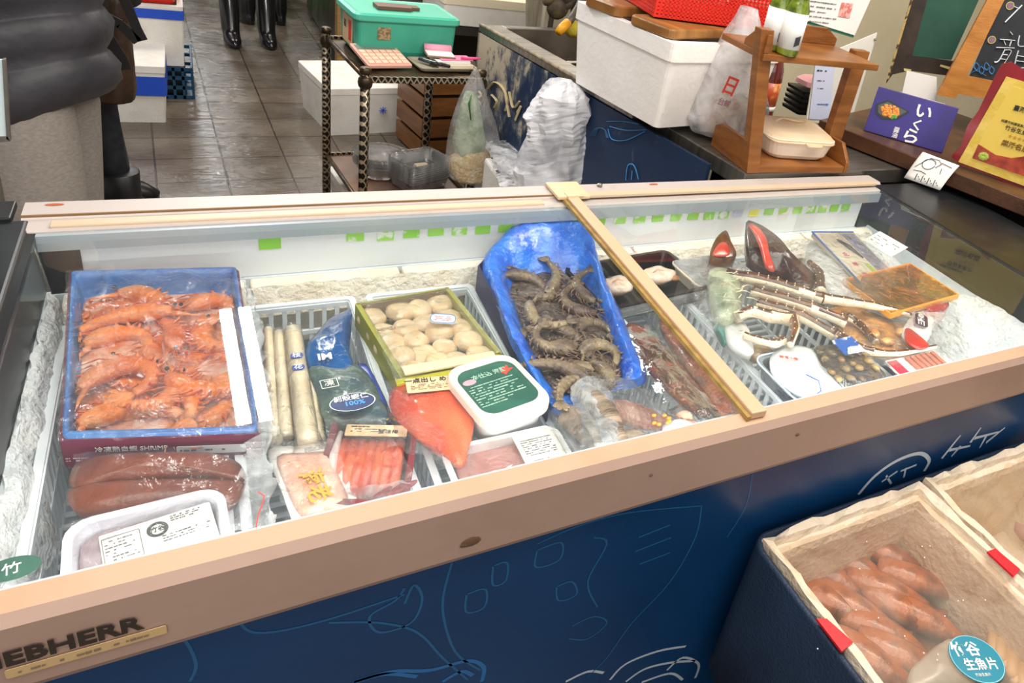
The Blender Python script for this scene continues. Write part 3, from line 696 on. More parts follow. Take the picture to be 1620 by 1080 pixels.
for a, b in (((-.057, .024), (-.019, .024)), ((-.019, .024), (-.019, -.016)), ((-.019, -.016), (-.057, -.016)), ((-.057, -.016), (-.057, .024))): mb.bar(LM @ Vector((*a, 0)), LM @ Vector((*b, 0)), .0006, .0004)
mb.build('table_outline', GREYINK, lb_, world=True)
mb = MB(); n_ = 28; mb.v = []
def ring(mb, M, r0, r1, n=32, a0=0, a1=2*pi):
    vs = []; 
    for i in range(n+1):
        a = a0+(a1-a0)*i/n; vs += [M @ Vector((r0*cos(a), r0*sin(a), 0)), M @ Vector((r1*cos(a), r1*sin(a), 0))]
    return mb.add(vs, [(2*i, 2*i+1, 2*i+3, 2*i+2) for i in range(n)])
ring(mb, LM @ Matrix.Translation((-.001, .014, 0)), .0075, .0115); mb.build('crest_ring', INK, lb_, world=True)
text('竹谷', .009, LM @ Matrix.Translation((-.001, .014, 0)), INK, lb_, 'crest_lettering', .01)
rows(LM @ Matrix.Translation((.034, .024, 0)), .040, .010, 3, GREYINK, lb_, 'small_print', 6, .8, .002)
rows(LM @ Matrix.Translation((.028, -.003, 0)), .052, .012, 3, GREYINK, lb_, 'small_print', 8, .6, .002)
c2 = G(333, 830, .75)
mb = sheet((112, 822), (360, 782), (378, 885), (96, 935), .752, 24, 18, lambda u, v_: .0, .0012, 40, 12, z2=.75); mb.build('film_cover', POLY, t_, world=True, smooth=True)
# clear zip bag standing next to it
t_ = thing('zip_bag', 'crumpled empty clear zip bag with a red seam beside the white tray', 'plastic bag', tuple(G(410, 800, .71)), 0)
sheet((385, 700), (425, 690), (440, 850), (375, 865), .748, 16, 26, lambda u, v_: .006*sin(u*9)*v_, .006, 30, 21, z2=.72).build('bag_film', POLYH, t_, world=True, smooth=True)
mb = MB(); P = [G(x, y, .752-.0002*i) for i, (x, y) in enumerate([(408, 778), (418, 784), (414, 800), (408, 815), (405, 835), (402, 852)])]; mb.tube(P, .0008, 6); mb.build('red_seam', mat('red seam', '#d23a34', .5), t_, world=True)
# pouch with round green emblem at the near black edge
t_ = thing('plastic_pouch', 'clear pouch with a dark green round emblem by the frost at the black rim', 'pouch', tuple(G(20, 910, .72)), 0)
dome([(-30, 900), (0, 888), (40, 892), (50, 915), (30, 935), (-20, 945)], .735, .012, .01, .003).build('pouch_body', POLYH, t_, world=True, smooth=True)
mb = MB().lathe([(.018, 0), (.018, .001)], 28, M=Matrix.Translation(G(18, 900, .752)) @ Matrix.Diagonal((1.3, .8, 1, 1))); e_ = mb.build('emblem', mat('dark green emblem', '#2f5a4b', .5), t_, world=True)
text('竹', .016, lay(G(18, 900, .7535), .1), PAPER, e_, 'emblem_lettering')

# ------------------------------------------------------------------ paper-wrapped rolls
def roll(a, b, r, z, lb, stamp=True, grp='paper-wrapped rolls'):
    A, B = G(*a, z), G(*b, z-.004)
    t_ = thing('paper_roll', lb, 'wrapped roll', tuple((A+B)/2-Vector((0, 0, r))), 0, grp)
    d = B-A; pts = [A+d*k/12 for k in range(13)]
    MB().tube([p+Vector((0, 0, -r+.0006*sin(i*2.1))) for i, p in enumerate(pts)], [r*.92]+[r*(1+.03*sin(i*1.7)) for i in range(11)]+[r*.9], 18).build('wrapping', mat('cream waxed paper', '#f0e2c8', .4, 0, '#e2cca6', 16, (.4, .7), .3, 50, coat=.3), t_, world=True, smooth=True)
    f = MB().tube([A+d*(-.02)+Vector((0, 0, -r)), A+d*.5+Vector((0, 0, -r)), A+d*.93+Vector((0, 0, -r)), B+d*.06+Vector((0, 0, -r*1.1))], [r*1.06, r*1.10, r*1.12, r*1.5], 16, cap=False); f.build('clear_sleeve', POLY, t_, world=True, smooth=True)
    if stamp:
        yaw = atan2(d.y, d.x)+pi/2
        for k, s_ in ((.30, '枝'), (.41, '花')):
            M_ = lay(A+d*(k+.03)+Vector((0, 0, .0016)), yaw); bl = MB().loft([rr(.017, .013, .0055, -.0006), rr(.017, .013, .0055, .0002)], M=M_).build('blue_stamp', mat('blue stamp', '#223f9a', .5), t_, world=True)
            text(s_, .012, M_ @ Matrix.Translation((0, 0, .0004)), PAPER, bl, 'stamp_lettering', .01)
    return t_
roll((462, 512), (487, 688), .0135, .748, 'thick paper-wrapped roll with two blue stamps')
roll((441, 520), (452, 680), .010, .740, 'thinner paper roll with a faint stamp beside the box of prawns', False)
roll((487, 570), (505, 690), .009, .734, 'plain paper roll beneath the blue shrimp bag', False)
roll((424, 515), (436, 690), .009, .738, 'plain paper roll next to the box wrap edge', False)

# ------------------------------------------------------------------ blue shrimp bag
SHB = mat('blue and green print film', '#155a9c', .25, 0, '#0d3f7c', 14, (.4, .7), .5, 40, coat=.6)
SGR = mat('grey green frozen contents', '#5b7068', .3, 0, '#33495a', 18, (.35, .7), .6, 50, coat=.6)
t_ = thing('shrimp_bag', 'blue and grey-green frozen shrimp bag reading 100%, between rolls and basket wall', 'frozen food bag', tuple(G(540, 600, .70)), 0)
dome([(483, 548), (500, 528), (520, 505), (545, 492), (556, 490), (556, 520), (553, 552), (560, 580), (540, 595), (500, 592), (485, 575)], .735, .014, .02, .005, 3, 7, .5, 4, 45).build('bag_top', SHB, t_, world=True, smooth=True)
dome([(485, 578), (530, 580), (562, 575), (590, 600), (605, 630), (618, 668), (560, 672), (515, 665), (500, 620)], .733, .016, .02, .004, 3, 7, .5, 6, 45).build('bag_body', SGR, t_, world=True, smooth=True)
dome([(560, 590), (578, 575), (600, 610), (622, 665), (600, 672)], .728, .008, .01, .003).build('bag_fold', mat('royal blue film', '#2446a8', .3, coat=.5), t_, world=True, smooth=True)
T_ = lay(G(514, 564, .7515), -.02); text('IM', .020, T_ @ Matrix.Rotation(.05, 4, 'X'), PAPER, t_, 'brand_lettering', .03)
mb = MB(); M_ = lay(G(558, 636, .7525), 0); mb.lathe([(.030, -.0003), (.030, .0005)], 32, M=M_ @ Matrix.Diagonal((1, .62, 1, 1))); em = mb.build('oval_emblem', mat('navy emblem', '#1b2f6b', .4), t_, world=True)
mb = MB(); ring(mb, M_ @ Matrix.Translation((0, 0, .0008)) @ Matrix.Diagonal((1, .62, 1, 1)), .0285, .030, 36); mb.build('emblem_ring', PAPER, em, world=True)
text('剝殼蝦仁', .0115, M_ @ Matrix.Translation((-.001, .009, .0009)), PAPER, em, 'emblem_lettering', .01)
text('100%', .0125, M_ @ Matrix.Translation((.002, -.003, .0009)), mat('light blue ink', '#4fa4e6', .5), em, 'emblem_number', .02)
M_ = lay(G(521, 606, .7520), .05); mb = MB(); 
for a, b in (((-.011, .009), (.011, .009)), ((.011, .009), (.011, -.009)), ((.011, -.009), (-.011, -.009)), ((-.011, -.009), (-.011, .009))): mb.bar(M_ @ Vector((*a, 0)), M_ @ Vector((*b, 0)), .001, .0004)
sq = mb.build('seal_outline', PAPER, t_, world=True); text('凍', .014, M_, PAPER, sq, 'seal_lettering')

# ------------------------------------------------------------------ pink pack with gold brush writing
t_ = thing('shrimp_patty_pack', 'flat pack of pink minced seafood with gold brush writing', 'frozen food pack', tuple(G(495, 770, .69)), 0)
dome([(425, 712), (470, 705), (525, 700), (545, 745), (566, 806), (510, 822), (470, 832), (445, 775)], .728, .003, .012, .001, 3, 5, .3).build('pack_body', mat('frosty white film', '#ebe6e2', .4, 0, '#f8f6f4', 20, coat=.3), t_, world=True, smooth=True)
dome([(438, 722), (480, 716), (522, 716), (534, 748), (552, 800), (500, 812), (474, 815), (452, 770)], .731, .0065, .003, .0015, 3, 6, .3, 5).build('minced_filling', mat('pink seafood mince', '#f2b49a', .4, 0, '#f7dccb', 26, (.4, .65), .4, 80, coat=.3), t_, world=True, smooth=True)
GOLD = mat('gold brush ink', '#c99a34', .35, .3)
M_ = lay(G(497, 768, .7398), 1.85); text('海老', .030, M_ @ Matrix.Rotation(pi, 4, 'Z') @ Matrix.Rotation(-.1, 4, 'Z'), GOLD, t_, 'gold_brush_writing', .02, xs=.9)
sheet((420, 700), (528, 692), (572, 820), (462, 845), .739, 20, 24, None, .0015, 45, 31, z2=.738).build('clear_film', POLY, t_, world=True, smooth=True)
rows(lay(G(502, 708, .7415), .03), .03, .009, 4, GREYINK, t_, 'small_print', 12, .7, .001)

# ------------------------------------------------------------------ maroon tray of crab sticks
c_ = G(585, 718, .735); 
t_ = thing('crab_stick_tray', 'maroon-rimmed tray of orange-red crab sticks with a tan label', 'tray', (c_.x, c_.y, .706), radians(5))
c1, y1, w1, d1 = Q((515, 655), (600, 665), (668, 780), (545, 782), .735)
t_.rotation_euler.z = y1+.05
w1 += .018; d1 *= 1.06
dish(w1+.004, d1*.98, .028, .003, .018, .006, .005).build('tray', mat('maroon tray', '#7c2430', .35, coat=.4), t_)
mb = MB(); 
for i in range(7): mb.tube([(-w1*.36+i*w1*.117, -d1*.40, .016), (-w1*.36+i*w1*.117, 0, .0185), (-w1*.36+i*w1*.117, d1*.22, .016)], .0085, 10, flat=.8)
mb.build('crab_sticks', mat('orange red crab stick', '#d8481f', .35, 0, '#ee7a34', 45, (.4, .7), .3, 120, coat=.5, stretch=(1, .2, 1)), t_, smooth=True)
o = MB().tube([(-w1*.44, d1*.30, .022), (-w1*.45, .0, .024), (-w1*.38, -d1*.30, .022)], [.003, .006, .004], 8).build('white_edge_band', mat('milky white', '#f3e6e4', .4), t_, smooth=True)
T = root_mat(t_)
l_ = card(T @ Matrix.Translation((.003, d1*.27, .0305)), w1*.80, .022, TAN, t_, 'label')
text('蟹味棒', .009, T @ Matrix.Translation((.018, d1*.27-.003, .0311)), INK, l_, 'label_lettering'); rows(T @ Matrix.Translation((-.008, d1*.27+.002, .0311)), w1*.45, .014, 3, INK, l_, 'small_print', 15, .7, .0018)
mb = MB()
for x in (-.018, -.008, .012, .024): mb.loft([rr(.006, .004, .001, 0, cx=x, cy=d1*.43), rr(.006, .004, .001, .0006, cx=x, cy=d1*.43)], M=Matrix.Translation((0, 0, .0285)))
mb.build('gold_flecks', GOLD, t_)
sheet((510, 650), (604, 660), (675, 785), (540, 792), .7395, 20, 24, None, .001, 40, 41, z2=.737).build('film_cover', POLY, t_, world=True, smooth=True)
sheet((545, 770), (668, 762), (680, 790), (560, 812), .736, 16, 8, None, .004, 50, 45, z2=.718).build('film_tail', POLYH, t_, world=True, smooth=True)
mb = MB()
for x, y, rx in ((610, 776, .009), (632, 772, .012), (650, 766, .009), (598, 782, .006)): mb.lathe([(rx, 0), (rx*.6, .001)], 9, M=Matrix.Translation(G(x, y, .7335)) @ Matrix.Rotation(.5, 4, 'Z') @ Matrix.Diagonal((1.2, .5, 1, 1)))
mb.build('maroon_print_blots', mat('maroon print', '#8a2a38', .5), t_, world=True)

# ------------------------------------------------------------------ scallop box
c_, yaw, w_, d_ = Q((575, 476), (706, 456), (792, 556), (628, 600), .748)
t_ = thing('scallop_box', 'brown and olive card box of cream scallops under clear film', 'seafood box', (c_.x, c_.y, .703), yaw)
mb = MB(); h_ = .044
for (x, y, dx, dy) in ((0, -d_/2, w_, .004), (0, d_/2, w_, .004), (-w_/2, 0, .004, d_), (w_/2, 0, .004, d_)): mb.box((x, y, h_/2), (dx+.004, dy, h_))
mb.box((0, 0, .002), (w_, d_, .004)); mb.build('card_box', [mat('olive yellow card', '#a6a23c', .5), mat('brown card inside', '#8a7452', .6)], t_)
MB().box((0, d_/2-.004, h_/2), (w_-.01, .003, h_-.004)).box((-w_/2+.004, 0, h_/2), (.003, d_-.01, h_-.004)).build('brown_lining', mat('brown card lining', '#7d6a4a', .6), t_)
SCAL = mat('cream scallop', '#efcf9f', .35, 0, '#f7e6c9', 30, (.4, .7), .3, 90, coat=.5, rand=.06)
T = root_mat(t_)
sc0 = None
for i in range(20):
    gx, gy = (i % 4)/3-.5, (i//4)/4-.5
    x, y = gx*(w_-.045)+rnd.uniform(-.006, .006), gy*(d_-.045)+rnd.uniform(-.005, .005)
    r = rnd.uniform(.021, .026)
    loc = T @ Vector((x, y, .010+rnd.uniform(0, .012)))
    names_y = ('near-edge row', 'second row', 'middle row', 'fourth row', 'far-edge row')[i//4]
    names_x = ('beside the shrimp bag side', 'inner one toward the shrimp bag', 'inner one toward the blue bag', 'beside the blue bag side')[i % 4]
    lb = 'cream scallop in the %s of its box, %s' % (names_y, names_x)
    if sc0 is None:
        mb = MB(); L_ = []
        for k, (s_, z) in enumerate(((.80, 0), (.97, .005), (1, .010), (.93, .017), (.75, .021), (.4, .0225), (.02, .0215))):
            L_.append([Vector((s_*.022*(1+.06*sin(3*a+1)+.03*sin(5*a))*cos(a), s_*.022*(1+.05*sin(2*a))*sin(a), z)) for a in [2*pi*q/20 for q in range(20)]])
        mb.loft(L_); sc = mb.build('scallop', SCAL, None, smooth=True); sc0 = sc
    else: sc = sc0.copy(); COL.objects.link(sc)
    sc.location = loc; sc.rotation_euler = (rnd.uniform(-.2, .2), rnd.uniform(-.2, .2), rnd.uniform(0, 6)); sc.scale = (r/.022, r/.022, 1)
    sc['label'] = lb; sc['category'] = 'scallop'; sc['group'] = 'scallops in the card box'
sheet((572, 474), (708, 452), (796, 555), (626, 604), .752, 30, 30, lambda u, v_: -.003*sin(pi*u)*sin(pi*v_), .0015, 50, 51, z2=.750).build('film_cover', POLY, t_, world=True, smooth=True)
M_ = lay(G(701, 504, .7535), -.35); lb1 = MB().loft([rr(.042, .028, .009, -.0004), rr(.042, .028, .009, .0004)], M=M_).build('blue_edged_sticker', mat('pale blue sticker', '#dfe4f0', .5), t_, world=True)
mb = MB(); P = [M_ @ (q+Vector((0, 0, .0008))) for q in rr(.040, .026, .009, 0)]; P.append(P[0]); mb.tube(P, .0006, 5); mb.build('sticker_border', mat('blue border', '#4a78c0', .5), lb1, world=True)
rows(M_ @ Matrix.Translation((0, 0, .0008)), .028, .015, 3, mat('pink ink', '#d8808a', .6), lb1, 'small_print', 18, .8, .0025)
M_ = lay(G(613, 520, .7535), .1); rows(M_, .032, .010, 3, INK, t_, 'faint_print', 19, .6, .002)
c2, y2, w2, d2 = Q((636, 580), (780, 556), (786, 568), (640, 594), .752); card(lay(c2, y2), w2, .020, mat('cream strip', '#ecd9b4', .5), t_, 'cream_end_flap', t=.003)
mb = MB().box((0, 0, 0), (.10, .012, .004), M=lay(G(680, 596, .744), y2)); mb.build('yellow_green_edge', mat('yellow green card', '#c9c23c', .5), t_, world=True)

# ------------------------------------------------------------------ orange-red roe pouch
t_ = thing('roe_pouch', 'orange-red roe pouch, teardrop shaped, with a tan label at its top', 'seafood pouch', tuple(G(685, 655, .71)), 0)
dome([(615, 632), (622, 612), (645, 596), (690, 592), (716, 602), (735, 635), (749, 662), (748, 685), (740, 715), (731, 738), (706, 722), (672, 700), (636, 672), (620, 652)], .738, .014, .012, .0022, 3, 8, .45, 7, 40).build('roe_filling', mat('orange red roe', '#e2502f', .28, 0, '#ee7a4e', 9, (.4, .7), .3, 300, coat=.7, sub=0), t_, world=True, smooth=True)
sheet((608, 590), (730, 586), (756, 742), (620, 690), .752, 24, 24, lambda u, v_: -.014*(1-min(1, 1.5*sin(pi*u)*sin(pi*v_))), .002, 40, 61, z2=.748).build('clear_pouch', POLY, t_, world=True, smooth=True)
c2, y2, w2, d2 = Q((652, 590), (702, 590), (728, 628), (650, 622), .754); M_ = lay(c2, -.12)
l_ = card(M_, .072, .032, TAN, t_, 'tan_label'); text('一点出し めん', .0115, M_ @ Matrix.Translation((-.002, .009, .0009)), INK, l_, 'label_lettering', .015)
rows(M_ @ Matrix.Translation((0, -.005, .0009)), .06, .014, 4, mat('brown ink', '#7c5a3c', .6), l_, 'small_print', 22, .7, .0014)
# ------------------------------------------------------------------ white tub with green lid
c_, yaw, w_, d_ = Q((722, 590), (800, 566), (872, 628), (760, 668), .765)
t_ = thing('plastic_tub', 'white plastic tub with a dark green printed lid', 'tub', (c_.x, c_.y, .708), yaw)
w_, d_ = .116, .140
MB().loft([rr(w_*.80, d_*.80, .02, 0, 6), rr(w_*.86, d_*.86, .024, .03, 6), rr(w_*.93, d_*.93, .027, .048, 6)]).build('tub_body', mat('white tub plastic', '#f4f4f4', .35), t_, smooth=True)
ld = MB().loft([rr(w_*.95, d_*.95, .028, .042, 6), rr(w_, d_, .03, .043, 6), rr(w_, d_, .03, .055, 6), rr(w_*.97, d_*.97, .028, .058, 6), rr(w_*.90, d_*.90, .026, .0585, 6), rr(w_*.88, d_*.88, .024, .0565, 6)]).build('lid', mat('cream lid', '#efe9dc', .35), t_, bevel=.0006)
T = root_mat(t_); M_ = T @ Matrix.Translation((0, .002, .0570))
mb = MB().loft([rr(w_*.82, d_*.74, .022, -.0004, 6), rr(w_*.82, d_*.74, .022, .0004, 6)], M=M_); gp = mb.build('green_label', mat('dark green label', '#1f5a4c', .4, 0, '#2a6a58', 30), ld, world=False)
gp.data.transform(T.inverted()); 
rows(M_ @ Matrix.Translation((-.004, -.010, .0008)), .080, .050, 9, mat('pale green print', '#b8d8c4', .6), t_, 'lid_small_print', 25, .75, .0022)
text('本仕込 海胆', .011, M_ @ Matrix.Translation((.002, .030, .0008)), mat('pale green print', '#b8d8c4'), t_, 'lid_lettering', .01)
mb = MB()
for a in range(6): mb.lathe([(.0045, 0), (.001, .0006)], 7, M=M_ @ Matrix.Translation((.030+.005*cos(a), .027+.005*sin(a*1.3), .0009)) @ Matrix.Rotation(a, 4, 'Z') @ Matrix.Diagonal((1.5, .6, 1, 1)))
mb.build('red_crab_print', mat('red print', '#dd4a36', .5), t_, world=True)
mb = MB().lathe([(.009, 0), (.002, .0006)], 12, M=M_ @ Matrix.Translation((-.034, .024, .0009)) @ Matrix.Diagonal((1.2, .7, 1, 1))); mb.build('pink_emblem_print', mat('pale pink print', '#d9a9b8'), t_, world=True)
# ------------------------------------------------------------------ white tray of pink mince
c_, yaw, w_, d_ = Q((690, 715), (868, 675), (935, 728), (745, 775), .735)
t_ = thing('mince_tray', 'shallow white tray of pink minced seafood with a white price label', 'tray', (c_.x-.005, c_.y, .706), yaw)
dish(w_*.97, d_*1.0, .028, .004, .016, .008, .004).build('tray', mat('white foam tray', '#f1eeee', .5), t_)
slab_rr(w_*.84, d_*.80, .014, .012, .003, .006).build('pink_mince', mat('dull pink mince', '#c58a84', .35, 0, '#a96f6c', 20, (.4, .7), .3, 90, coat=.4), t_)
T = root_mat(t_)
l_ = card(T @ Matrix.Translation((w_*.27, .002, .0295)), w_*.36, d_*.80, PAPER, t_, 'price_label')
rows(T @ Matrix.Translation((w_*.27, .008, .0305)), w_*.28, d_*.40, 8, GREYINK, l_, 'small_print', 28, .7, .0018)
rows(T @ Matrix.Translation((w_*.25, -d_*.26, .0305)), w_*.2, d_*.14, 3, GREYINK, l_, 'small_print', 29, .6, .0018)
mb = MB(); r2 = random.Random(4)
for i in range(6): mb.lathe([(.012, 0), (.004, .0008)], 7, M=T @ Matrix.Translation((-w_*.25+i*.012, -d_*.25+r2.uniform(-.008, .008), .0295)) @ Matrix.Rotation(.5, 4, 'Z') @ Matrix.Diagonal((1.6, .22, 1, 1)))
mb.build('white_brush_print', PAPER, t_, world=True)
sheet((686, 712), (870, 670), (940, 726), (742, 782), .7385, 24, 16, None, .001, 40, 71, z2=.737).build('film_cover', POLY, t_, world=True, smooth=True)

# ------------------------------------------------------------------ blue bag of raw prawns
t_ = thing('prawn_bag', 'bright blue plastic bag gathered in a dark purple carton, holding raw grey prawns', 'seafood bag', tuple(G(880, 520, .706)), 0)
BB = mat('bright blue bag', '#3a86f2', .28, 0, '#1556cf', 16, (.38, .7), 1.0, 42, coat=.7)
inn = [(800, 432, .748), (835, 415, .750), (875, 412, .750), (915, 418, .750), (938, 440, .748), (948, 475, .746), (965, 515, .744), (985, 560, .742), (990, 600, .738), (950, 612, .735), (905, 622, .733), (870, 610, .733), (850, 570, .738), (830, 530, .742), (812, 480, .746)]
mid_ = [(785, 405, .775), (826, 372, .790), (875, 362, .792), (918, 366, .788), (940, 410, .780), (955, 455, .770), (975, 505, .762), (998, 560, .752), (1012, 595, .742), (965, 612, .730), (905, 640, .730), (868, 640, .735), (842, 590, .752), (815, 540, .762), (792, 480, .770)]
out = [(764, 412, .765), (822, 352, .797), (872, 344, .799), (925, 356, .794), (946, 405, .768), (962, 450, .750), (985, 500, .735), (1010, 560, .72), (1020, 605, .71), (970, 620, .705), (905, 655, .705), (872, 655, .71), (838, 600, .735), (806, 540, .745), (782, 470, .755)]
L_ = [smooth_loop([G(x, y, z) for x, y, z in l], 6) for l in (inn, mid_, out)]
def lerp_l(a, b, t, bulge=0): return [p.lerp(q, t)+Vector((0, 0, bulge*sin(pi*t))) for p, q in zip(a, b)]
LL = [lerp_l(L_[0], L_[1], t, .003) for t in (0, .25, .5, .75)]+[lerp_l(L_[1], L_[2], t, .006) for t in (0, .25, .5, .75, 1)]
for k, l in enumerate(LL):
    for p in l:
        n1 = noise.noise(Vector((p.x*40, p.y*40, k*.5)))+.6*noise.noise(Vector((p.x*95, p.y*95, k*.8))); p.z += .0045*n1*min(1, k/2); p.x += .003*noise.noise(p*50); p.y += .003*noise.noise(p*47+Vector((3, 1, 0)))
bed = [p*1 for p in LL[0]]; cc = sum(bed, Vector())/len(bed)
mb = MB().loft([[q.lerp(cc, .15)-Vector((0, 0, .026)) for q in bed]]+LL, False, False); mb.build('blue_bag', BB, t_, world=True, smooth=True)
PUR = mat('dark purple carton', '#2c2a55', .5, 0, '#3a3868', 6)
mb = MB(); a, b = G(756, 420, .768), G(868, 640, .742); mb.add([a, b, b-Vector((0, 0, .035)), a-Vector((0, 0, .055)), a+Vector((.003, .002, 0)), b+Vector((.003, .002, 0)), b+Vector((.003, .002, -.035)), a+Vector((.003, .002, -.055))], [(0, 1, 2, 3), (4, 5, 6, 7), (0, 1, 5, 4), (2, 3, 7, 6), (1, 2, 6, 5), (0, 3, 7, 4)])
a2 = G(768, 408, .768); b2 = G(840, 388, .77); mb.add([a, a2, a2-Vector((0, 0, .055)), a-Vector((0, 0, .055))], [(0, 1, 2, 3)]); mb.build('carton_side', PUR, t_, world=True)
dome([(800, 432), (875, 408), (938, 440), (965, 515), (990, 590), (950, 618), (880, 618), (840, 560), (812, 480)], .728, .010, .02, .008, 3, 8, .5, 9, 50).build('frozen_bed', mat('frozen brown glaze', '#4a3c30', .25, 0, '#8a7768', 40, (.45, .75), .8, 110, coat=.6), t_, world=True, smooth=True)
RP = [(838, 434, 190, 2.2, 'raw grey prawn curled in the far corner of the blue bag'), (880, 440, 215, 1.2, 'long raw grey prawn lying across the far end of the blue bag'), (915, 452, 300, 1.8, 'raw grey prawn against the far blue fold near the two black-tray pieces'), (862, 466, 120, 3.0, 'round-curled raw grey prawn just below the far-end pair'), (902, 480, 340, 2.4, 'raw grey prawn crossing the upper middle of the heap'), (845, 500, 60, 2.2, 'raw grey prawn along the purple carton side, halfway down'), (928, 505, 250, 3.0, 'curled raw grey prawn beside the blue bag wall near the lid bar'), (885, 515, 290, 1.6, 'raw grey prawn on top in the centre of the heap'), (870, 545, 20, 2.8, 'raw grey prawn arching over the dark gap of the heap'), (915, 545, 265, 2.0, 'raw grey prawn lying lengthwise, lower middle of the heap'), (950, 540, 225, 3.2, 'big curled raw prawn with long feelers by the blue fold'), (890, 575, 300, 1.0, 'straight raw prawn pointing at the green-lidded tub'), (935, 580, 170, 2.2, 'reddish-legged raw prawn near the lobster tail bag'), (900, 600, 5, 1.2, 'small raw prawn lying at the near lip of the blue bag'), (965, 592, 120, 2.6, 'raw prawn half under the clear bag at the near end')]
for i, (px, py, hd, th, lb) in enumerate(RP):
    p = G(px, py, .745+.006*(i % 3))
    make_prawn('raw_prawn', lb, 'prawn', .115, th, .0125, 60+i, GREYP, GRLEG, 'raw grey prawns in the blue bag', (p.x, p.y, p.z-.006), radians(hd), i % 2 == 0, (rnd.uniform(-.2, .2), rnd.uniform(-.2, .2)))

# ------------------------------------------------------------------ black tray with two pale fillets
c_, yaw, w_, d_ = Q((905, 420), (1050, 396), (1130, 450), (945, 492), .742)
t_ = thing('fillet_tray', 'black tray of two pale seafood rounds in a clear-based box', 'tray', (c_.x, c_.y, .706), yaw)
dish(w_*.98, d_*.98, .036, .003, .014, .01, .004).build('black_tray', mat('glossy black tray', '#17181b', .3, coat=.4), t_)
dish(w_*1.04, d_*1.04, .030, .002, .016, .006, .008).build('clear_base', CLEARBOX, t_)
T = root_mat(t_)
for i, (px, py, r, lb) in enumerate(((978, 450, .032, 'pale pink cream-coloured round fillet with a seam, on the black tray by the blue bag'), (1042, 434, .033, 'pale round fillet with a browned end, on the black tray behind the lid bar'))):
    p = G(px, py, .735); f = thing('seafood_round', lb, 'fillet', (p.x, p.y, .724), 0, 'pale rounds on the black tray')
    mb = MB(); L_ = []
    for k, (s_, z) in enumerate(((.85, 0), (1, .006), (.98, .013), (.8, .019), (.45, .0205), (.04, .019))): L_.append([Vector((s_*r*1.15*(1+.08*sin(2*a+i*2)+.05*sin(5*a+i))*cos(a), s_*r*.82*(1+.07*sin(3*a+i))*sin(a), z+.002*sin(4*a+k))) for a in [2*pi*q/28 for q in range(28)]])
    mb.loft(L_); mb.build('flesh', mat('pale pink flesh', '#f0cdb4', .35, 0, '#f8e6da', 40, (.4, .7), .3, 90, coat=.4), f, smooth=True)
    mb = MB().tube([(-r*.5, -.002, .0195), (-r*.1, .004, .021), (r*.2, -.002, .0205), (r*.6, -.006, .016)], [.001, .002, .002, .001], 6); mb.build('seam_fold', mat('peach fold', '#d9a183', .4), f, smooth=True)
    if i: MB().ell((r*.95, -r*.5, .008), (.012, .009, .006)).build('browned_end', mat('browned flesh', '#8a5a34', .4, 0, '#c08a54', 60), f, smooth=True)

# ------------------------------------------------------------------ brown fish fillets in vacuum bags
FISH = mat('brown glazed fillet', '#9c5238', .35, 0, '#5a2a1e', 30, (.4, .66), .6, 160, coat=.5, stretch=(1, 1, 1))
def fillet(px, z, h, lb, bag):
    t_ = thing('fish_fillet', lb, 'fish fillet', tuple(sum((G(p[0], p[1], z) for p in px), Vector())/len(px)-Vector((0, 0, .012))), 0, 'brown fillets in vacuum bags')
    dome(px, z, h, .012, .002, 3, 7, .5, 3, 60).build('fillet_flesh', FISH, t_, world=True, smooth=True)
    sheet(*bag, z+h+.001, 16, 34, lambda u, v_: -.010*(1-min(1, 1.6*sin(pi*u)*sin(pi*v_))), .003, 45, len(lb)).build('vacuum_bag', VAC, t_, world=True, smooth=True)
FZ_ = 0
fillet([(990, 515), (1010, 513), (1045, 540), (1080, 580), (1108, 620), (1125, 655), (1105, 650), (1070, 625), (1035, 590), (1005, 552)], .735, .012, 'dark-backed brown fillet in a vacuum bag beside the blue bag', ((968, 512), (1030, 508), (1160, 668), (1090, 680)))
fillet([(1042, 508), (1062, 510), (1095, 545), (1130, 590), (1165, 635), (1180, 668), (1140, 662), (1105, 610), (1070, 560)], .728, .012, 'redder brown fillet in a vacuum bag under the lid bar', ((1030, 500), (1075, 498), (1205, 660), (1130, 675)))
o = MB().ell(G(1082, 660, .72), (.016, .012, .010)).top('squid_piece', mat('pale orange flesh', '#e8b79c', .4), 'small pale orange piece below the brown fillets', 'seafood piece', smooth=True)

# ------------------------------------------------------------------ lobster tails in bags
def tail(px, z, r, lb, m, bend=.0):
    P = [G(x, y, z) for x, y in px]; n = len(P)
    t_ = thing('lobster_tail', lb, 'lobster tail', tuple(P[n//2]-Vector((0, 0, r*.9))), 0, 'bagged lobster tails')
    Q_ = [P[0]]+P+[P[-1]]; out = []
    for i in range(1, len(Q_)-2):
        p0, p1, p2, p3 = Q_[i-1:i+3]
        for s_ in range(8):
            t = s_/8; out.append(.5*((2*p1)+(p2-p0)*t+(2*p0-5*p1+4*p2-p3)*t*t+(3*p1-p0-3*p2+p3)*t*t*t))
    N_ = len(out); rad = [r*(.55+.5*sin(pi*min(1, (i/N_)*1.15+.12)))*(.92+.10*((i*9/N_) % 1)) for i in range(N_)]
    MB().tube([p-Vector((0, 0, r*.3)) for p in out], rad, 16, flat=.8).build('tail_shell', m, t_, world=True, smooth=True)
    d = (P[-1]-P[-2]).normalized(); s_ = Vector((-d.y, d.x, 0)); mb = MB()
    for a in (-.6, -.2, .2, .6): dd = d*cos(a)+s_*sin(a); mb.tube([P[-1], P[-1]+dd*r*1.0, P[-1]+dd*r*1.7], [r*.25, r*.42, r*.15], 8, flat=.3)
    mb.build('tail_fan', m, t_, world=True, smooth=True)
    return t_
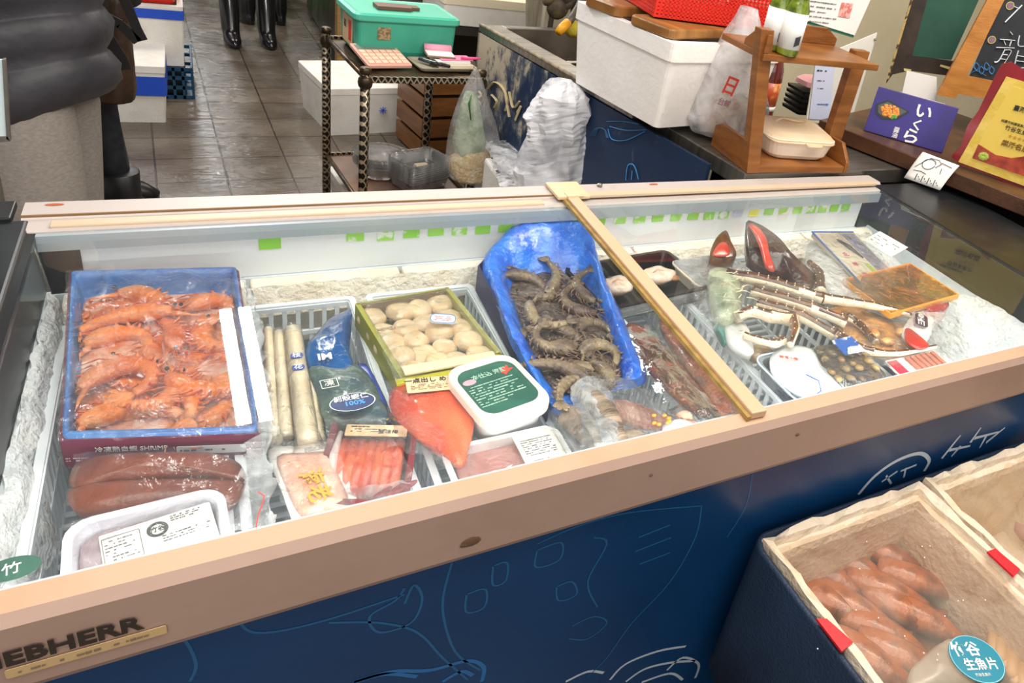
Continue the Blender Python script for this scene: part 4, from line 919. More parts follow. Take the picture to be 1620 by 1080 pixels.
LOB1 = mat('striped grey shell', '#a58d76', .35, 0, '#5c4a3a', 9, (.42, .6), .5, 80, coat=.6, stretch=(1.0, 5, 1)); LOB2 = mat('reddish shell', '#9c5f50', .35, 0, '#c99a88', 12, (.4, .65), .5, 80, coat=.6, stretch=(5, 1, 1))
t1 = tail([(890, 650), (915, 662), (938, 690), (948, 712)], .742, .022, 'brown striped lobster tail at the basket edge nearest the rim', LOB1)
t2 = tail([(925, 618), (950, 638), (972, 668), (988, 700)], .754, .021, 'frost-covered striped lobster tail lying on the others', LOB1)
t3 = tail([(968, 640), (1000, 650), (1040, 662), (1070, 672)], .740, .022, 'reddish lobster tail with orange spots inside the big clear bag', LOB2)
sheet((905, 600), (960, 592), (1012, 722), (930, 735), .766, 16, 24, lambda u, v_: -.014*(1-min(1, 1.6*sin(pi*u))), .004, 40, 81, z2=.752).build('frosty_bag', POLYH, t2, world=True, smooth=True)
sheet((872, 640), (915, 640), (965, 722), (905, 735), .757, 14, 18, lambda u, v_: -.012*(1-min(1, 1.6*sin(pi*u))), .003, 40, 83, z2=.752).build('clear_bag', POLY, t1, world=True, smooth=True)
sheet((915, 578), (1000, 590), (1110, 680), (990, 715), .765, 24, 24, lambda u, v_: -.012*(1-min(1, 1.6*sin(pi*u)*sin(pi*v_))), .006, 32, 85, z2=.752).build('crumpled_bag', POLY, t3, world=True, smooth=True)
mb = MB()
for i in range(7): p = G(1045+rnd.uniform(-14, 14), 664+rnd.uniform(-10, 8), .757); mb.ell(p, (.004, .003, .0025))
mb.build('orange_roe_spots', mat('orange roe', '#f08a1e', .3, coat=.5), t3, world=True, smooth=True)
dome([(1050, 672), (1075, 662), (1100, 672), (1105, 685), (1075, 695), (1050, 690)], .748, .010, .01, .003).top('ice_lump', mat('white ice', '#f6f7fa', .4, 0, '#e3e8f0', 30, coat=.5), 'white frosted lump at the near end of the crumpled clear bag', 'ice lump', smooth=True)
tail([(985, 690), (1010, 690), (1035, 698)], .728, .016, 'small pale lobster tail under the crumpled bag at the rim', LOB1)

# ------------------------------------------------------------------ king crab
kc = thing('king_crab', 'king crab cluster: spiny brown-topped cream legs spread from a greenish body', 'crab', tuple(G(1260, 490, .715)), 0)
CRAB_T = mat('crab shell brown', '#4a2716', .28, 0, '#7c4420', 26, (.45, .75), .3, 120, coat=.8)
CRAB_B = mat('crab shell cream', '#f3dfc4', .32, 0, '#e8b276', 14, (.55, .8), .2, 120, coat=.6)
KNOB = mat('crab spine cream', '#f6d9b0', .4)
def crab_leg(px, z, r, rend, name='leg', white=False):
    P = [G(p[0], p[1], p[2] if len(p) > 2 else z) for p in px]; Q_ = [P[0]]+P+[P[-1]]; out = []
    for i in range(1, len(Q_)-2):
        p0, p1, p2, p3 = Q_[i-1:i+3]
        for s_ in range(5):
            t = s_/5; out.append(.5*((2*p1)+(p2-p0)*t+(2*p0-5*p1+4*p2-p3)*t*t+(3*p1-p0-3*p2+p3)*t*t*t))
    out.append(P[-1]); N_ = len(out); mb = MB(); n = 12
    rad = [(r+(rend-r)*i/(N_-1))*(1+.16*abs(cos(pi*i/5))**4) for i in range(N_)]
    mb.tube(out, rad, n)
    o = mb.build(name, [CRAB_T, CRAB_B], kc, world=True, smooth=True)
    tocam = 0
    for p in o.data.polygons:
        k = p.normal
        # the back of the shell is dark, its belly side (turned towards the near rim) cream
        p.material_index = 1 if (k.z*.8+k.y < (-.02 if not white else .45)) else 0
    kn = MB()
    for i in range(1, N_-1):
        if i % 2: continue
        d = (out[i+1]-out[i-1]).normalized(); s_ = d.cross(Vector((0, 0, 1))).normalized()
        for a in (.25, 1.25, 2.2):
            u = Vector((0, 0, 1))*sin(a)+s_*cos(a); kn.lathe([(rad[i]*.17, -rad[i]*.1), (rad[i]*.11, rad[i]*.12), (rad[i]*.02, rad[i]*.24)], 6, M=Matrix.Translation(out[i]+u*rad[i]*.98) @ u.to_track_quat('Z', 'Y').to_matrix().to_4x4())
    kn.build('spines', KNOB, o, world=True, smooth=True)
    return o
crab_leg([(1150, 434, .762), (1190, 440, .772), (1228, 449, .775), (1262, 460, .775), (1300, 471, .772)], .77, .0125, .0115)
crab_leg([(1300, 471, .773), (1340, 477, .770), (1380, 483, .766), (1415, 491, .760), (1441, 499, .756)], .77, .0115, .005)
crab_leg([(1190, 460, .758), (1235, 472, .764), (1282, 487, .764), (1338, 509, .757)], .76, .0135, .0115)
crab_leg([(1198, 479, .752), (1235, 489, .756), (1268, 500, .757), (1322, 531, .750)], .757, .0125, .011)
crab_leg([(1322, 528, .750), (1345, 543, .750), (1380, 556, .750), (1425, 558, .748), (1480, 548, .746)], .757, .0115, .004)
crab_leg([(1340, 500, .748), (1362, 515, .746), (1385, 540, .744)], .75, .009, .006)
crab_leg([(1165, 502, .758), (1190, 492, .764), (1218, 500, .764), (1250, 505, .758)], .76, .0105, .013, 'claw_arm', True)
crab_leg([(1253, 500, .762), (1258, 520, .765), (1250, 545, .760)], .76, .010, .006, 'claw', True)
crab_leg([(1178, 530, .752), (1200, 538, .756), (1225, 543, .755), (1238, 538, .753)], .755, .0065, .009, 'claw_finger', True)
crab_leg([(1280, 415, .768), (1296, 432, .768), (1298, 462, .768)], .768, .0065, .012, 'leg')
dome([(1120, 432), (1135, 422), (1160, 428), (1172, 450), (1172, 490), (1160, 505), (1138, 500), (1124, 475)], .755, .022, .025, .008, 3, 8, .5, 5, 45).build('body', mat('greenish crab body', '#c8cdae', .35, 0, '#8fa07c', 24, (.4, .7), .5, 80, coat=.6), kc, world=True, smooth=True)
mb = MB(); r2 = random.Random(9)
for i in range(34): p = G(r2.uniform(1140, 1182), r2.uniform(430, 500), .775); a = r2.uniform(-.9, .9); mb.tube([p, p+Vector((cos(a)*.012, sin(a)*.012, .003)), p+Vector((cos(a+.3)*.026, sin(a+.3)*.026, -.003))], [.0012, .0009, .0003], 5)
mb.build('body_fibres', mat('pale fibre', '#dcd5b4', .5), kc, world=True)
sheet((1098, 425), (1180, 420), (1186, 512), (1108, 510), .779, 18, 18, lambda u, v_: -.02*(1-min(1, 1.6*sin(pi*u)*sin(pi*v_))), .006, 35, 91).build('plastic_wrap', POLY, kc, world=True, smooth=True)

# ------------------------------------------------------------------ around the crab
def shell(px, z, h, m, lb, stripe=None, seed=1):
    t_ = thing('surf_clam', lb, 'shellfish', tuple(sum((G(p[0], p[1], p[2] if len(p) > 2 else z) for p in px), Vector())/len(px)-Vector((0, 0, .03))), 0, 'dark shellfish against the back wall')
    dome(px, z, h, .03, .004, 3, 7, .5, seed, 50).build('shell', m, t_, world=True, smooth=True)
    if stripe: dome(stripe, z, h*.8, .002, .001, 3, 5, .5).build('red_foot', mat('red shellfish foot', '#c9301f', .3, 0, '#e0604a', 20, coat=.7), t_, world=True, smooth=True)
DK = mat('dark brown shell', '#3a2622', .28, 0, '#6a4a40', 18, (.45, .75), .5, 70, coat=.8)
shell([(1180, 352, .80), (1198, 353, .80), (1216, 363, .795), (1235, 378, .79), (1253, 400, .78), (1280, 425, .765), (1296, 442, .755), (1290, 462, .75), (1262, 455, .75), (1235, 436, .745), (1205, 425, .745), (1183, 405, .76)], .77, .010, DK, 'large dark brown shellfish with a long red foot, propped against the wall', [(1184, 354, .808), (1196, 356, .808), (1212, 375, .803), (1218, 400, .79), (1226, 428, .777), (1212, 425, .775), (1203, 395, .79), (1193, 370, .802)], 2)
shell([(1124, 403, .768), (1132, 378, .785), (1148, 364, .79), (1156, 380, .785), (1165, 404, .77), (1145, 410, .765)], .77, .007, mat('brown amber shell', '#7a4a20', .3, 0, '#3c2418', 20, coat=.7), 'small pointed amber-brown shell with a red belly beside the cream tray', [(1127, 402, .780), (1138, 384, .787), (1150, 384, .787), (1155, 402, .780), (1140, 405, .778)], 4)
c_, yaw, w_, d_ = Q((1070, 415), (1165, 400), (1185, 440), (1100, 452), .742)
t_ = thing('noodle_tray', 'cream lidded tray of golden strands behind the crab body', 'tray', (c_.x, c_.y, .712), yaw)
dish(w_, d_, .030, .003, .012, .006, .004).build('tray', mat('cream tray plastic', '#f3e6d2', .4), t_); slab_rr(w_*.86, d_*.8, .018, .01, .004, .006).build('golden_filling', mat('golden strands', '#e5b368', .4, 0, '#f2d9a8', 60, (.4, .6), .7, 130), t_); slab_rr(w_*1.02, d_*1.02, .002, .012, .0005, .031).build('clear_lid', POLYH, t_)
# frosted grey bag by the leaflet pack
t_ = thing('frosted_bag', 'clear bag full of frosted whitish pieces beside the blue-edged pack', 'frozen food bag', tuple(G(1310, 410, .71)), 0)
dome([(1275, 395), (1290, 378), (1320, 378), (1335, 400), (1352, 440), (1358, 462), (1320, 465), (1290, 440)], .745, .016, .02, .008, 3, 8, .5, 5, 40).build('bag_contents', mat('frosted grey contents', '#cfc8bd', .5, 0, '#f1eee8', 22, (.4, .65), .6, 60), t_, world=True, smooth=True)
sheet((1270, 372), (1338, 370), (1372, 470), (1290, 468), .765, 18, 18, lambda u, v_: -.014*(1-min(1, 1.6*sin(pi*u)*sin(pi*v_))), .005, 38, 95).build('bag_film', POLYH, t_, world=True, smooth=True)
# leaflet pack with pink writing
def tilted(tl, tr, br, bl, zf, zn):
    a, b, c, d = G(*tl, zf), G(*tr, zf), G(*br, zn), G(*bl, zn); o_ = (a+b+c+d)/4; X = ((b-a)+(c-d)).normalized(); Y = ((a-d)+(b-c)); Y = (Y-X*Y.dot(X)).normalized(); Z = X.cross(Y)
    M_ = Matrix((X, Y, Z)).transposed().to_4x4(); M_.translation = o_; return M_, ((b-a).length+(c-d).length)/2, ((a-d).length+(b-c).length)/2
M_, w_, d_ = tilted((1300, 373), (1372, 371), (1425, 470), (1362, 470), .775, .755)
t_ = thing('seafood_pack', 'blue-edged card pack with pink brush writing under plastic', 'frozen food pack', tuple(M_.translation-Vector((0, 0, .03))), 0)
card(M_, w_, d_, mat('pack card', '#d9cdb8', .5, 0, '#b9a898', 8), t_, 'card_body', t=.012, r=.004)
mb = MB(); L_ = [Vector((-w_/2, d_/2, .0065)), Vector((w_/2, d_/2, .0065))]
for a, b in (((-w_/2, -d_/2), (-w_/2, d_/2)), ((-w_/2, d_/2), (w_/2, d_/2))): mb.bar(M_ @ Vector((*a, .0065)), M_ @ Vector((*b, .0065)), .005, .0015)
mb.build('blue_border', mat('blue print border', '#2f5fa8', .4), t_, world=True)
mb = MB(); mb.tube([M_ @ Vector((-.012, d_*.36, .008)), M_ @ Vector((0, d_*.24, .010)), M_ @ Vector((.012, d_*.06, .008))], [.003, .006, .002], 8, flat=.5); mb.build('dark_print', mat('black purple print', '#2b2430', .4), t_, world=True, smooth=True)
PINK = mat('magenta print', '#d9306a', .5)
for k, s_ in enumerate('北海海鮮'): text(s_, .016, M_ @ Matrix.Translation((-w_*.22, d_*(.12-k*.155), .0068)), PINK, t_, 'pink_writing', .01)
mb = MB().box((w_*.05, -d_*.2, .0066), (.012, d_*.35, .0006), M=M_); mb.build('green_strip', mat('green print', '#a8b94a', .5), t_, world=True)
mb = MB().box((w_*.30, d_*.02, .0064), (w_*.30, d_*.9, .0008), M=M_); mb.build('purple_strip', mat('purple grey print', '#7d7484', .4, 0, '#a59cab', 40), t_, world=True)
sheet((1296, 370), (1378, 368), (1432, 474), (1360, 474), .786, 16, 20, None, .003, 40, 97, z2=.766).build('clear_film', POLY, t_, world=True, smooth=True)
# price card by the black wall
M_, w_, d_ = tilted((1382, 362), (1428, 388), (1418, 410), (1375, 384), .79, .775); t_ = MB().loft([rr(w_, d_, .001, -.0005), rr(w_, d_, .001, .0005)], M=M_).top('price_card', PAPER, 'small white price card leaning on the black inner wall', 'price card'); rows(M_ @ Matrix.Translation((0, 0, .001)), w_*.8, d_*.6, 3, GREYINK, t_, 'small_print', 41, .6, .003)
# amber-edged box
M_, w_, d_ = tilted((1412, 405), (1492, 458), (1432, 512), (1362, 462), .772, .758)
t_ = thing('amber_box', 'shallow clear box with amber edges and dried golden pieces', 'seafood box', tuple(M_.translation-Vector((0, 0, .03))), 0)
AMB = mat('amber plastic', '#e9a23c', .3, coat=.5); mb = MB()
for a, b in (((-w_/2, -d_/2), (-w_/2, d_/2)), ((-w_/2, d_/2), (w_/2, d_/2)), ((w_/2, d_/2), (w_/2, -d_/2)), ((w_/2, -d_/2), (-w_/2, -d_/2))): mb.bar(M_ @ Vector((*a, 0)), M_ @ Vector((*b, 0)), .005, .012)
mb.build('amber_frame', AMB, t_, world=True)
card(M_ @ Matrix.Translation((0, 0, -.004)), w_*.96, d_*.96, mat('dried golden pieces', '#d9a763', .4, 0, '#8f6c44', 50, (.45, .7), .6, 120, coat=.5), t_, 'dried_pieces', t=.006); card(M_ @ Matrix.Translation((0, 0, .006)), w_*.98, d_*.98, film('amber film', '#ffe0b0', .12, '#f4c27a', 1, .12, .5, 20), t_, 'amber_film', t=.001)
# orange wrapped pack (amber contents) in the middle
t_ = thing('mussel_pack', 'clear pack of orange mussel meat under the crab legs', 'seafood pack', tuple(G(1370, 520, .70)), 0)
dome([(1312, 488), (1345, 482), (1400, 500), (1440, 515), (1465, 540), (1450, 560), (1400, 562), (1365, 545), (1330, 520)], .730, .010, .015, .006, 3, 8, .5, 6, 50).build('pack_contents', mat('orange mussel meat', '#dca05a', .3, 0, '#8a5426', 26, (.4, .68), .6, 70, coat=.7), t_, world=True, smooth=True)
for i, (px, py, a) in enumerate(((1322, 494, .3), (1385, 528, .9), (1405, 540, -.3), (1425, 525, .4))):
    MB().ell((0, 0, 0), (.017, .011, .007), M=Matrix.Rotation(a, 4, 'Z')).v
    mb = MB().ell(G(px, py, .743), (.017, .010, .007), M=Matrix.Rotation(a, 4, 'Z')); mb.build('mussel', mat('mussel orange', '#e58a3a', .3, 0, '#f0c284', 40, coat=.6, rand=.1), t_, world=True, smooth=True)
sheet((1308, 480), (1440, 492), (1490, 570), (1350, 580), .748, 24, 20, lambda u, v_: -.01*(1-min(1, 1.6*sin(pi*u)*sin(pi*v_))), .006, 38, 99).build('pack_film', POLY, t_, world=True, smooth=True)
# red and white printed bag
t_ = thing('printed_bag', 'clear bag with red corners and outlined white writing on the frost', 'frozen food bag', tuple(G(1465, 510, .71)), 0)
dome([(1428, 520), (1450, 490), (1475, 476), (1500, 478), (1497, 495), (1478, 515), (1470, 535), (1445, 545), (1430, 535)], .750, .010, .015, .004, 3, 7, .5, 3).build('bag_body', mat('frosted print bag', '#d8c2bb', .35, 0, '#f3ece8', 14, coat=.5), t_, world=True, smooth=True)
for pts in ([(1462, 484), (1480, 475), (1501, 478), (1495, 490), (1472, 492)], [(1432, 520), (1444, 522), (1470, 545), (1455, 552), (1434, 540)]): dome(pts, .760 if pts[0][1] < 500 else .757, .004, .004, .001).build('red_corner', mat('red print film', '#b8322a', .3, coat=.6), t_, world=True, smooth=True)
M_ = lay(G(1458, 506, .7655), .75); bl = MB().loft([rr(.052, .026, .008, -.0006), rr(.052, .026, .008, 0)], M=M_).build('dark_print_patch', mat('dark plum print', '#4a2838', .4), t_, world=True)
text('三陸の', .0165, M_ @ Matrix.Translation((0, 0, .0008)), PAPER, bl, 'printed_writing', .02)
sheet((1420, 480), (1515, 470), (1560, 600), (1420, 620), .770, 26, 26, lambda u, v_: -.03*v_-.01*(1-min(1, 1.6*sin(pi*u))), .007, 30, 101, z2=.75).build('bag_film', POLY, t_, world=True, smooth=True)
# small pack with lattice pieces near the rim
M_, w_, d_ = tilted((1400, 572), (1480, 555), (1500, 580), (1425, 597), .738, .735); t_ = thing('sausage_pack', 'small clear pack of reddish bars by the near rim, red label end', 'frozen food pack', tuple(M_.translation-Vector((0, 0, .02))), 0)
card(M_, w_, d_, mat('pack backing white', '#efe8e4', .4), t_, 'backing', t=.004)
mb = MB()
for i in range(6): mb.box((-w_*.12+i*w_*.105, 0, .004), (w_*.07, d_*.8, .006), M=M_)
mb.build('reddish_bars', mat('reddish brown bar', '#a86a5a', .4), t_, world=True, bevel=.001); mb = MB().box((-w_*.40, 0, .0028), (w_*.18, d_*.8, .0012), M=M_); mb.build('red_label', mat('crimson label', '#b8283c', .4), t_, world=True)
# clams in a bag
t_ = thing('clam_bag', 'vacuum bag of grey-brown clams with frosty pieces, beside the white bag', 'seafood bag', tuple(G(1345, 585, .70)), 0)
dome([(1288, 552), (1315, 545), (1345, 546), (1370, 565), (1400, 590), (1395, 602), (1360, 610), (1330, 618), (1305, 590)], .735, .009, .014, .006, 3, 7, .5, 3, 60).build('bag_contents', mat('dark clam mix', '#6c5844', .3, 0, '#2f2f38', 34, (.42, .6), .6, 90, coat=.7), t_, world=True, smooth=True)
for i in range(16):
    px, py = 1300+(i % 4)*22+rnd.uniform(-5, 5)+(i//4)*8, 556+(i//4)*14+rnd.uniform(-4, 4)
    MB().ell(G(px, py, .746), (.010, .008, .005), M=Matrix.Rotation(rnd.uniform(0, 3), 4, 'Z'), n=10, m=6).build('clam', mat('clam shell', '#b08a54', .3, 0, '#4a4238', 50, (.4, .6), coat=.6, rand=.25), t_, world=True, smooth=True)
sheet((1284, 545), (1372, 542), (1410, 605), (1310, 622), .758, 20, 16, lambda u, v_: -.01*(1-min(1, 1.6*sin(pi*u)*sin(pi*v_))), .004, 45, 103).build('vacuum_bag', VAC, t_, world=True, smooth=True)
o = MB(); M_, w_, d_ = tilted((1310, 540), (1350, 525), (1372, 560), (1335, 562), .762, .755); b_ = MB().loft([rr(w_*.8, d_*.8, .004, -.001), rr(w_*.8, d_*.8, .004, .001)], M=M_).top('blue_package_corner', mat('blue white package', '#2a5aa8', .3, 0, '#e8eef6', 26, (.5, .56), coat=.6), 'blue and white package corner sticking up between crab legs and clams', 'package')
# white bag in the clear lidded box
c_, yaw, w_, d_ = Q((1200, 570), (1270, 552), (1330, 622), (1262, 636), .735)
t_ = thing('lidded_box', 'clear plastic box holding a white bag with red and blue print', 'plastic box', (c_.x, c_.y, .704), yaw)
dish(w_, d_, .032, .0025, .02, .006, .006).build('clear_box', film('blue clear plastic', '#e2ecf6', .25, '#dde8f4', 1, .1, .2, 14), t_)
mb = MB(); L_ = rr(w_+.012, d_+.012, .024, .0335); L_.append(L_[0]); mb.tube(L_, .0018, 6); mb.build('box_rim', mat('clear blue rim', '#cfdcec', .2, coat=.5), t_)
wb = dome([(1222, 560), (1250, 546), (1285, 552), (1300, 578), (1325, 605), (1335, 622), (1300, 632), (1262, 622), (1230, 600), (1218, 580)], .742, .014, .012, .005, 3, 8, .5, 8, 45).build('white_bag', mat('white printed film', '#eceef0', .3, 0, '#cfd6de', 20, coat=.6), t_, world=True, smooth=True)
text('鮮凍小卷', .009, lay(G(1248, 566, .759), -.5), mat('red print', '#dd4a36'), wb, 'red_print_writing', .01)
mb = MB().tube([G(x, y, .758) for x, y in ((1275, 592), (1295, 602), (1299, 618), (1285, 628))], .0012, 6); mb.build('blue_print_stripe', mat('blue stripe print', '#2d62b0', .4), wb, world=True)
dome([(1150, 508), (1180, 512), (1192, 545), (1190, 560), (1160, 548), (1148, 530)], .735, .01, .015, .003).top('white_packet', mat('white packet film', '#ecebe9', .3, 0, '#d8d8da', 20, coat=.5), 'plain white packet between the lattice basket wall and the claw', 'packet', smooth=True)
dome([(1128, 500), (1150, 508), (1150, 540), (1140, 530)], .728, .006, .015, .002).top('teal_packet', mat('teal packet film', '#3b8c86', .3, coat=.5), 'narrow teal packet beside the white packet under the crab body', 'packet', smooth=True)
dome([(1190, 545), (1215, 548), (1222, 558), (1200, 566), (1188, 560)], .732, .008, .014, .003).top('oyster_piece', mat('brown oyster', '#7a6450', .3, 0, '#b8a288', 40, coat=.6), 'brown shellfish piece between the white packet and the clear box', 'seafood piece', smooth=True)

# ------------------------------------------------------------------ styrofoam boxes in the navy tub, in front of the freezer
BT = .603; BX0, BX1, BXM = .700, 1.455, 1.075; BY1, BY0 = .540, .060
t_ = thing('navy_tub', 'navy plastic tub holding the open styrofoam boxes, against the freezer front', 'tub', ((BX0+BX1)/2, .30, 0))
mb = MB()
def rloop(x0, x1, y0, y1, r, z): return rr(x1-x0, y1-y0, r, z, 5, (x0+x1)/2, (y0+y1)/2)
mb.loft([rloop(BX0-.030, BX1+.02, BY0-.02, BY1+.008, .04, .31), rloop(BX0-.026, BX1+.02, BY0-.02, BY1+.008, .04, .42), rloop(BX0-.012, BX1+.02, BY0-.015, BY1+.010, .03, BT-.012), rloop(BX0-.010, BX1+.02, BY0-.015, BY1+.010, .03, BT-.006), rloop(BX0-.004, BX1+.015, BY0-.010, BY1+.004, .028, BT-.006), rloop(BX0-.006, BX1+.015, BY0-.010, BY1+.004, .028, .33)])
mb.build('tub_body', mat('navy rough plastic', '#23344c', .55, 0, '#1a283c', 5, (.4, .7), .25, 220), t_, world=True, smooth=True)
mb = MB().box(((BX0+BX1)/2, .30, .155), (BX1-BX0-.1, .40, .31)); mb.build('dark_base', BLACK, t_, world=True)  # made-up stand, coloured black for the shadow under the tub
def foam_box(x0, x1, y0, y1, z0, z1, lb, t=.030, ragged=.011, m=FOAM_DIRTY, seed=0, nm='foam_box'):
    cx, cy = (x0+x1)/2, (y0+y1)/2; o = thing(nm, lb, 'styrofoam box', (cx, cy, z0)); w_, d_, h_ = x1-x0, y1-y0, z1-z0; n = 14
    def lp(w_, d_, z, rag=0, k=0):
        L_ = []
        for a, b, m_ in (((w_/2, -d_/2), (w_/2, d_/2), n), ((w_/2, d_/2), (-w_/2, d_/2), n), ((-w_/2, d_/2), (-w_/2, -d_/2), n), ((-w_/2, -d_/2), (w_/2, -d_/2), n)):
            for i in range(m_):
                p = Vector((a[0]+(b[0]-a[0])*i/m_, a[1]+(b[1]-a[1])*i/m_, z))
                if rag: q = noise.noise(Vector((p.x*28+seed, p.y*28, k)))+.6*noise.noise(Vector((p.x*80, p.y*80+seed, k))); p.z += rag*min(q, .4); p.x += rag*.5*noise.noise(Vector((p.x*70, p.y*70, 4+k))); p.y += rag*.5*noise.noise(Vector((p.y*66, p.x*60, 8+k)))
                L_.append(p)
        return L_
    MB().loft([lp(w_-.02, d_-.02, 0), lp(w_, d_, h_-.012), lp(w_-.002, d_-.002, h_, ragged, 1), lp(w_-t*.9, d_-t*.9, h_-.001, ragged, 2), lp(w_-t*.95, d_-t*.95, h_-.014, ragged*.6, 3), lp(w_-t*1.7, d_-t*1.7, h_-.016, ragged*.4, 4), lp(w_-t*2, d_-t*2, h_-.03), lp(w_-t*2.4, d_-t*2.4, .03)]).build('foam_shell', m, o)
    return o
fb1 = foam_box(BX0+.002, BXM-.004, BY0, BY1-.002, .35, BT+.002, 'open aged styrofoam box of brown fish, nearest the picture bottom, under a clear sheet', seed=3)
fb2 = foam_box(BXM+.004, BX1, BY0+.01, BY1-.002, .35, BT+.004, 'open aged styrofoam box beside the one with brown fish, holding little', seed=11)
RED = mat('red tape', '#d8202a', .45)
def tape(px, z, lb, o):
    mb = MB(); P = [G(x, y, z) for x, y in px]; mb.add(P+[p-Vector((0, 0, .004)) for p in P], [(0, 1, 2, 3), (4, 5, 6, 7), (0, 1, 5, 4), (1, 2, 6, 5), (2, 3, 7, 6), (3, 0, 4, 7)]); return mb.build('red_tape', RED, o, world=True)
tape([(1292, 978), (1308, 978), (1350, 1015), (1332, 1030)], BT+.006, '', fb1); tape([(1562, 872), (1575, 867), (1614, 900), (1604, 911)], BT+.008, '', fb2)
BRF = mat('brown glazed fish', '#b8642c', .3, 0, '#5c2a14', 22, (.42, .66), .3, 60, coat=.3)
fishes = [(1300, 905, -1.05, 'brown glazed fish at the far left-hand corner of the foam box'), (1345, 895, -.95, 'brown glazed fish second along the far side of the foam box'), (1395, 878, -.9, 'brown glazed fish nearest the far side of the foam box, tail toward the divider'), (1350, 955, -1.0, 'dark glazed fish in the middle, beside the rim with red tape'), (1405, 935, -.95, 'largest glossy brown fish in the centre of the heap'), (1450, 925, -.9, 'brown fish against the foam wall shared with the next box'), (1400, 1005, -1.0, 'brown fish below the centre one, near the teal sticker'), (1460, 985, -.95, 'brown fish just above the teal round sticker'), (1375, 1050, -1.0, 'brown fish at the picture bottom beside the foam rim'), (1318, 948, -1.0, 'reddish brown fish half under the one by the red-taped rim'), (1432, 965, -1.05, 'brown fish wedged between the centre one and the shared foam wall'), (1425, 1045, -1.0, 'brown fish lying next to the grey translucent pack')]
for i, (px, py, a, lb) in enumerate(fishes):
    p = G(px, py, .475); f = thing('glazed_fish', lb, 'fish', (p.x, p.y, .462+.006*(i % 3)), a, 'brown glazed fish in the foam box')
    mb = MB(); L_ = .145; n = 14; P = []; r_ = []
    for k in range(n+1): t = k/n; P.append(Vector((-L_/2+L_*t, .006*sin(t*3+i), .012))); r_.append((.0245)*(.25+.95*sin(pi*min(1, t*.85+.14))**.8))
    mb.tube(P, r_, 14, flat=.62); mb.build('body', BRF, f, smooth=True)
    mb = MB().tube([P[-1], P[-1]+Vector((.012, 0, 0)), P[-1]+Vector((.026, 0, 0))], [.005, .010, .013], 8, flat=.2); mb.build('tail', BRF, f, smooth=True)
    mb = MB().ell((-L_/2+.012, -.010, .019), (.003, .003, .003)); mb.build('eye', EYE, f)
mb = slab_rr(BXM-BX0-.08, BY1-BY0-.08, .085, .02); o = mb.build('sauce_bed', mat('brown red sauce bed', '#8a4c28', .2, 0, '#6a361c', 8, coat=.6), fb1); o.location = (0, 0, .025)
CKE = mat('tan fish cake', '#d9b07c', .5, 0, '#c4935a', 14)
for i in range(6):
    p = G(1575+i*9, 1010+i*12, .50); f = MB().tube([(-.035, 0, 0), (-.028, 0, 0), (0, .002, .001), (.028, 0, 0), (.035, 0, 0)], [.004, .010, .0115, .010, .004], 12, flat=.8).top('fish_cake', CKE, 'tan fish cake beside the teal sticker, number %s counting from the far end' % ('one', 'two', 'three', 'four', 'five', 'six')[i], 'fish cake', group='tan fish cakes in the foam box', smooth=True); f.location = (p.x, p.y, .49+.004*(i % 2)); f.rotation_euler.z = .5
HZ = film('hazy plastic sheet', '#faf7f2', .15, '#f0e2cf', .8, .10, .12, 9, 3)
for o, x0, x1, lb, sd in ((fb1, BX0+.016, BXM-.018, 0, 1), (fb2, BXM+.018, BX1-.014, 0, 5)):
    MB().grid(lambda u, v_: Vector((x0+(x1-x0)*u, BY0+.02+(BY1-BY0-.04)*v_, BT-.012+.0015*noise.noise(Vector((u*5+sd, v_*5, 0))))), 24, 24).build('clear_cover_sheet', HZ, o, world=True, smooth=True)
mb = MB(); r2 = random.Random(3)
for i in range(16): p = G(r2.uniform(1290, 1560), r2.uniform(850, 1060), BT-.008); mb.ell(p, (.0012, .0012, .0007), n=6, m=4)
mb.build('foam_crumbs', WHITE, fb1, world=True)['kind'] = 'stuff'
M_ = Matrix.Translation(G(1545, 1042, BT-.007)) @ Matrix.Rotation(-.35, 4, 'Z')
TEAL = mat('teal sticker', '#16869c', .4)
stk = MB().lathe([(.0385, -.0006), (.0385, .0004)], 40, M=M_ @ Matrix.Diagonal((1.05, .92, 1, 1))).build('teal_round_sticker', TEAL, fb1, world=True)
mb = MB(); ring(mb, M_ @ Matrix.Translation((0, 0, .0007)) @ Matrix.Diagonal((1.05, .92, 1, 1)), .0368, .0378, 40); mb.build('sticker_ring', mat('pale teal ink', '#9fd8de'), stk, world=True)
text('竹谷', .0225, M_ @ Matrix.Translation((-.010, .013, .0008)), PAPER, stk, 'sticker_lettering', .02)
text('生魚片', .018, M_ @ Matrix.Translation((.002, -.009, .0008)), PAPER, stk, 'sticker_lettering', .02)
text('竹谷生魚片', .0050, M_ @ Matrix.Translation((-.004, -.023, .0008)), PAPER, stk, 'sticker_small_lettering')
dome([(1440, 1060), (1500, 1010), (1530, 1030), (1540, 1090), (1450, 1100)], .50, .012, .02, .003).top('plastic_pack', mat('pale grey film', '#b9b2a6', .3, 0, '#8a7a62', 12, coat=.5), 'grey translucent pack partly beneath the teal sticker', 'plastic pack', smooth=True)
dome([(1595, 790), (1640, 800), (1660, 850), (1620, 845)], .42, .02, .02, .004).top('pink_fish', mat('pale pink fish', '#c98f7c', .4, coat=.3), 'pinkish fish piece dimly seen in the second foam box', 'fish', smooth=True)

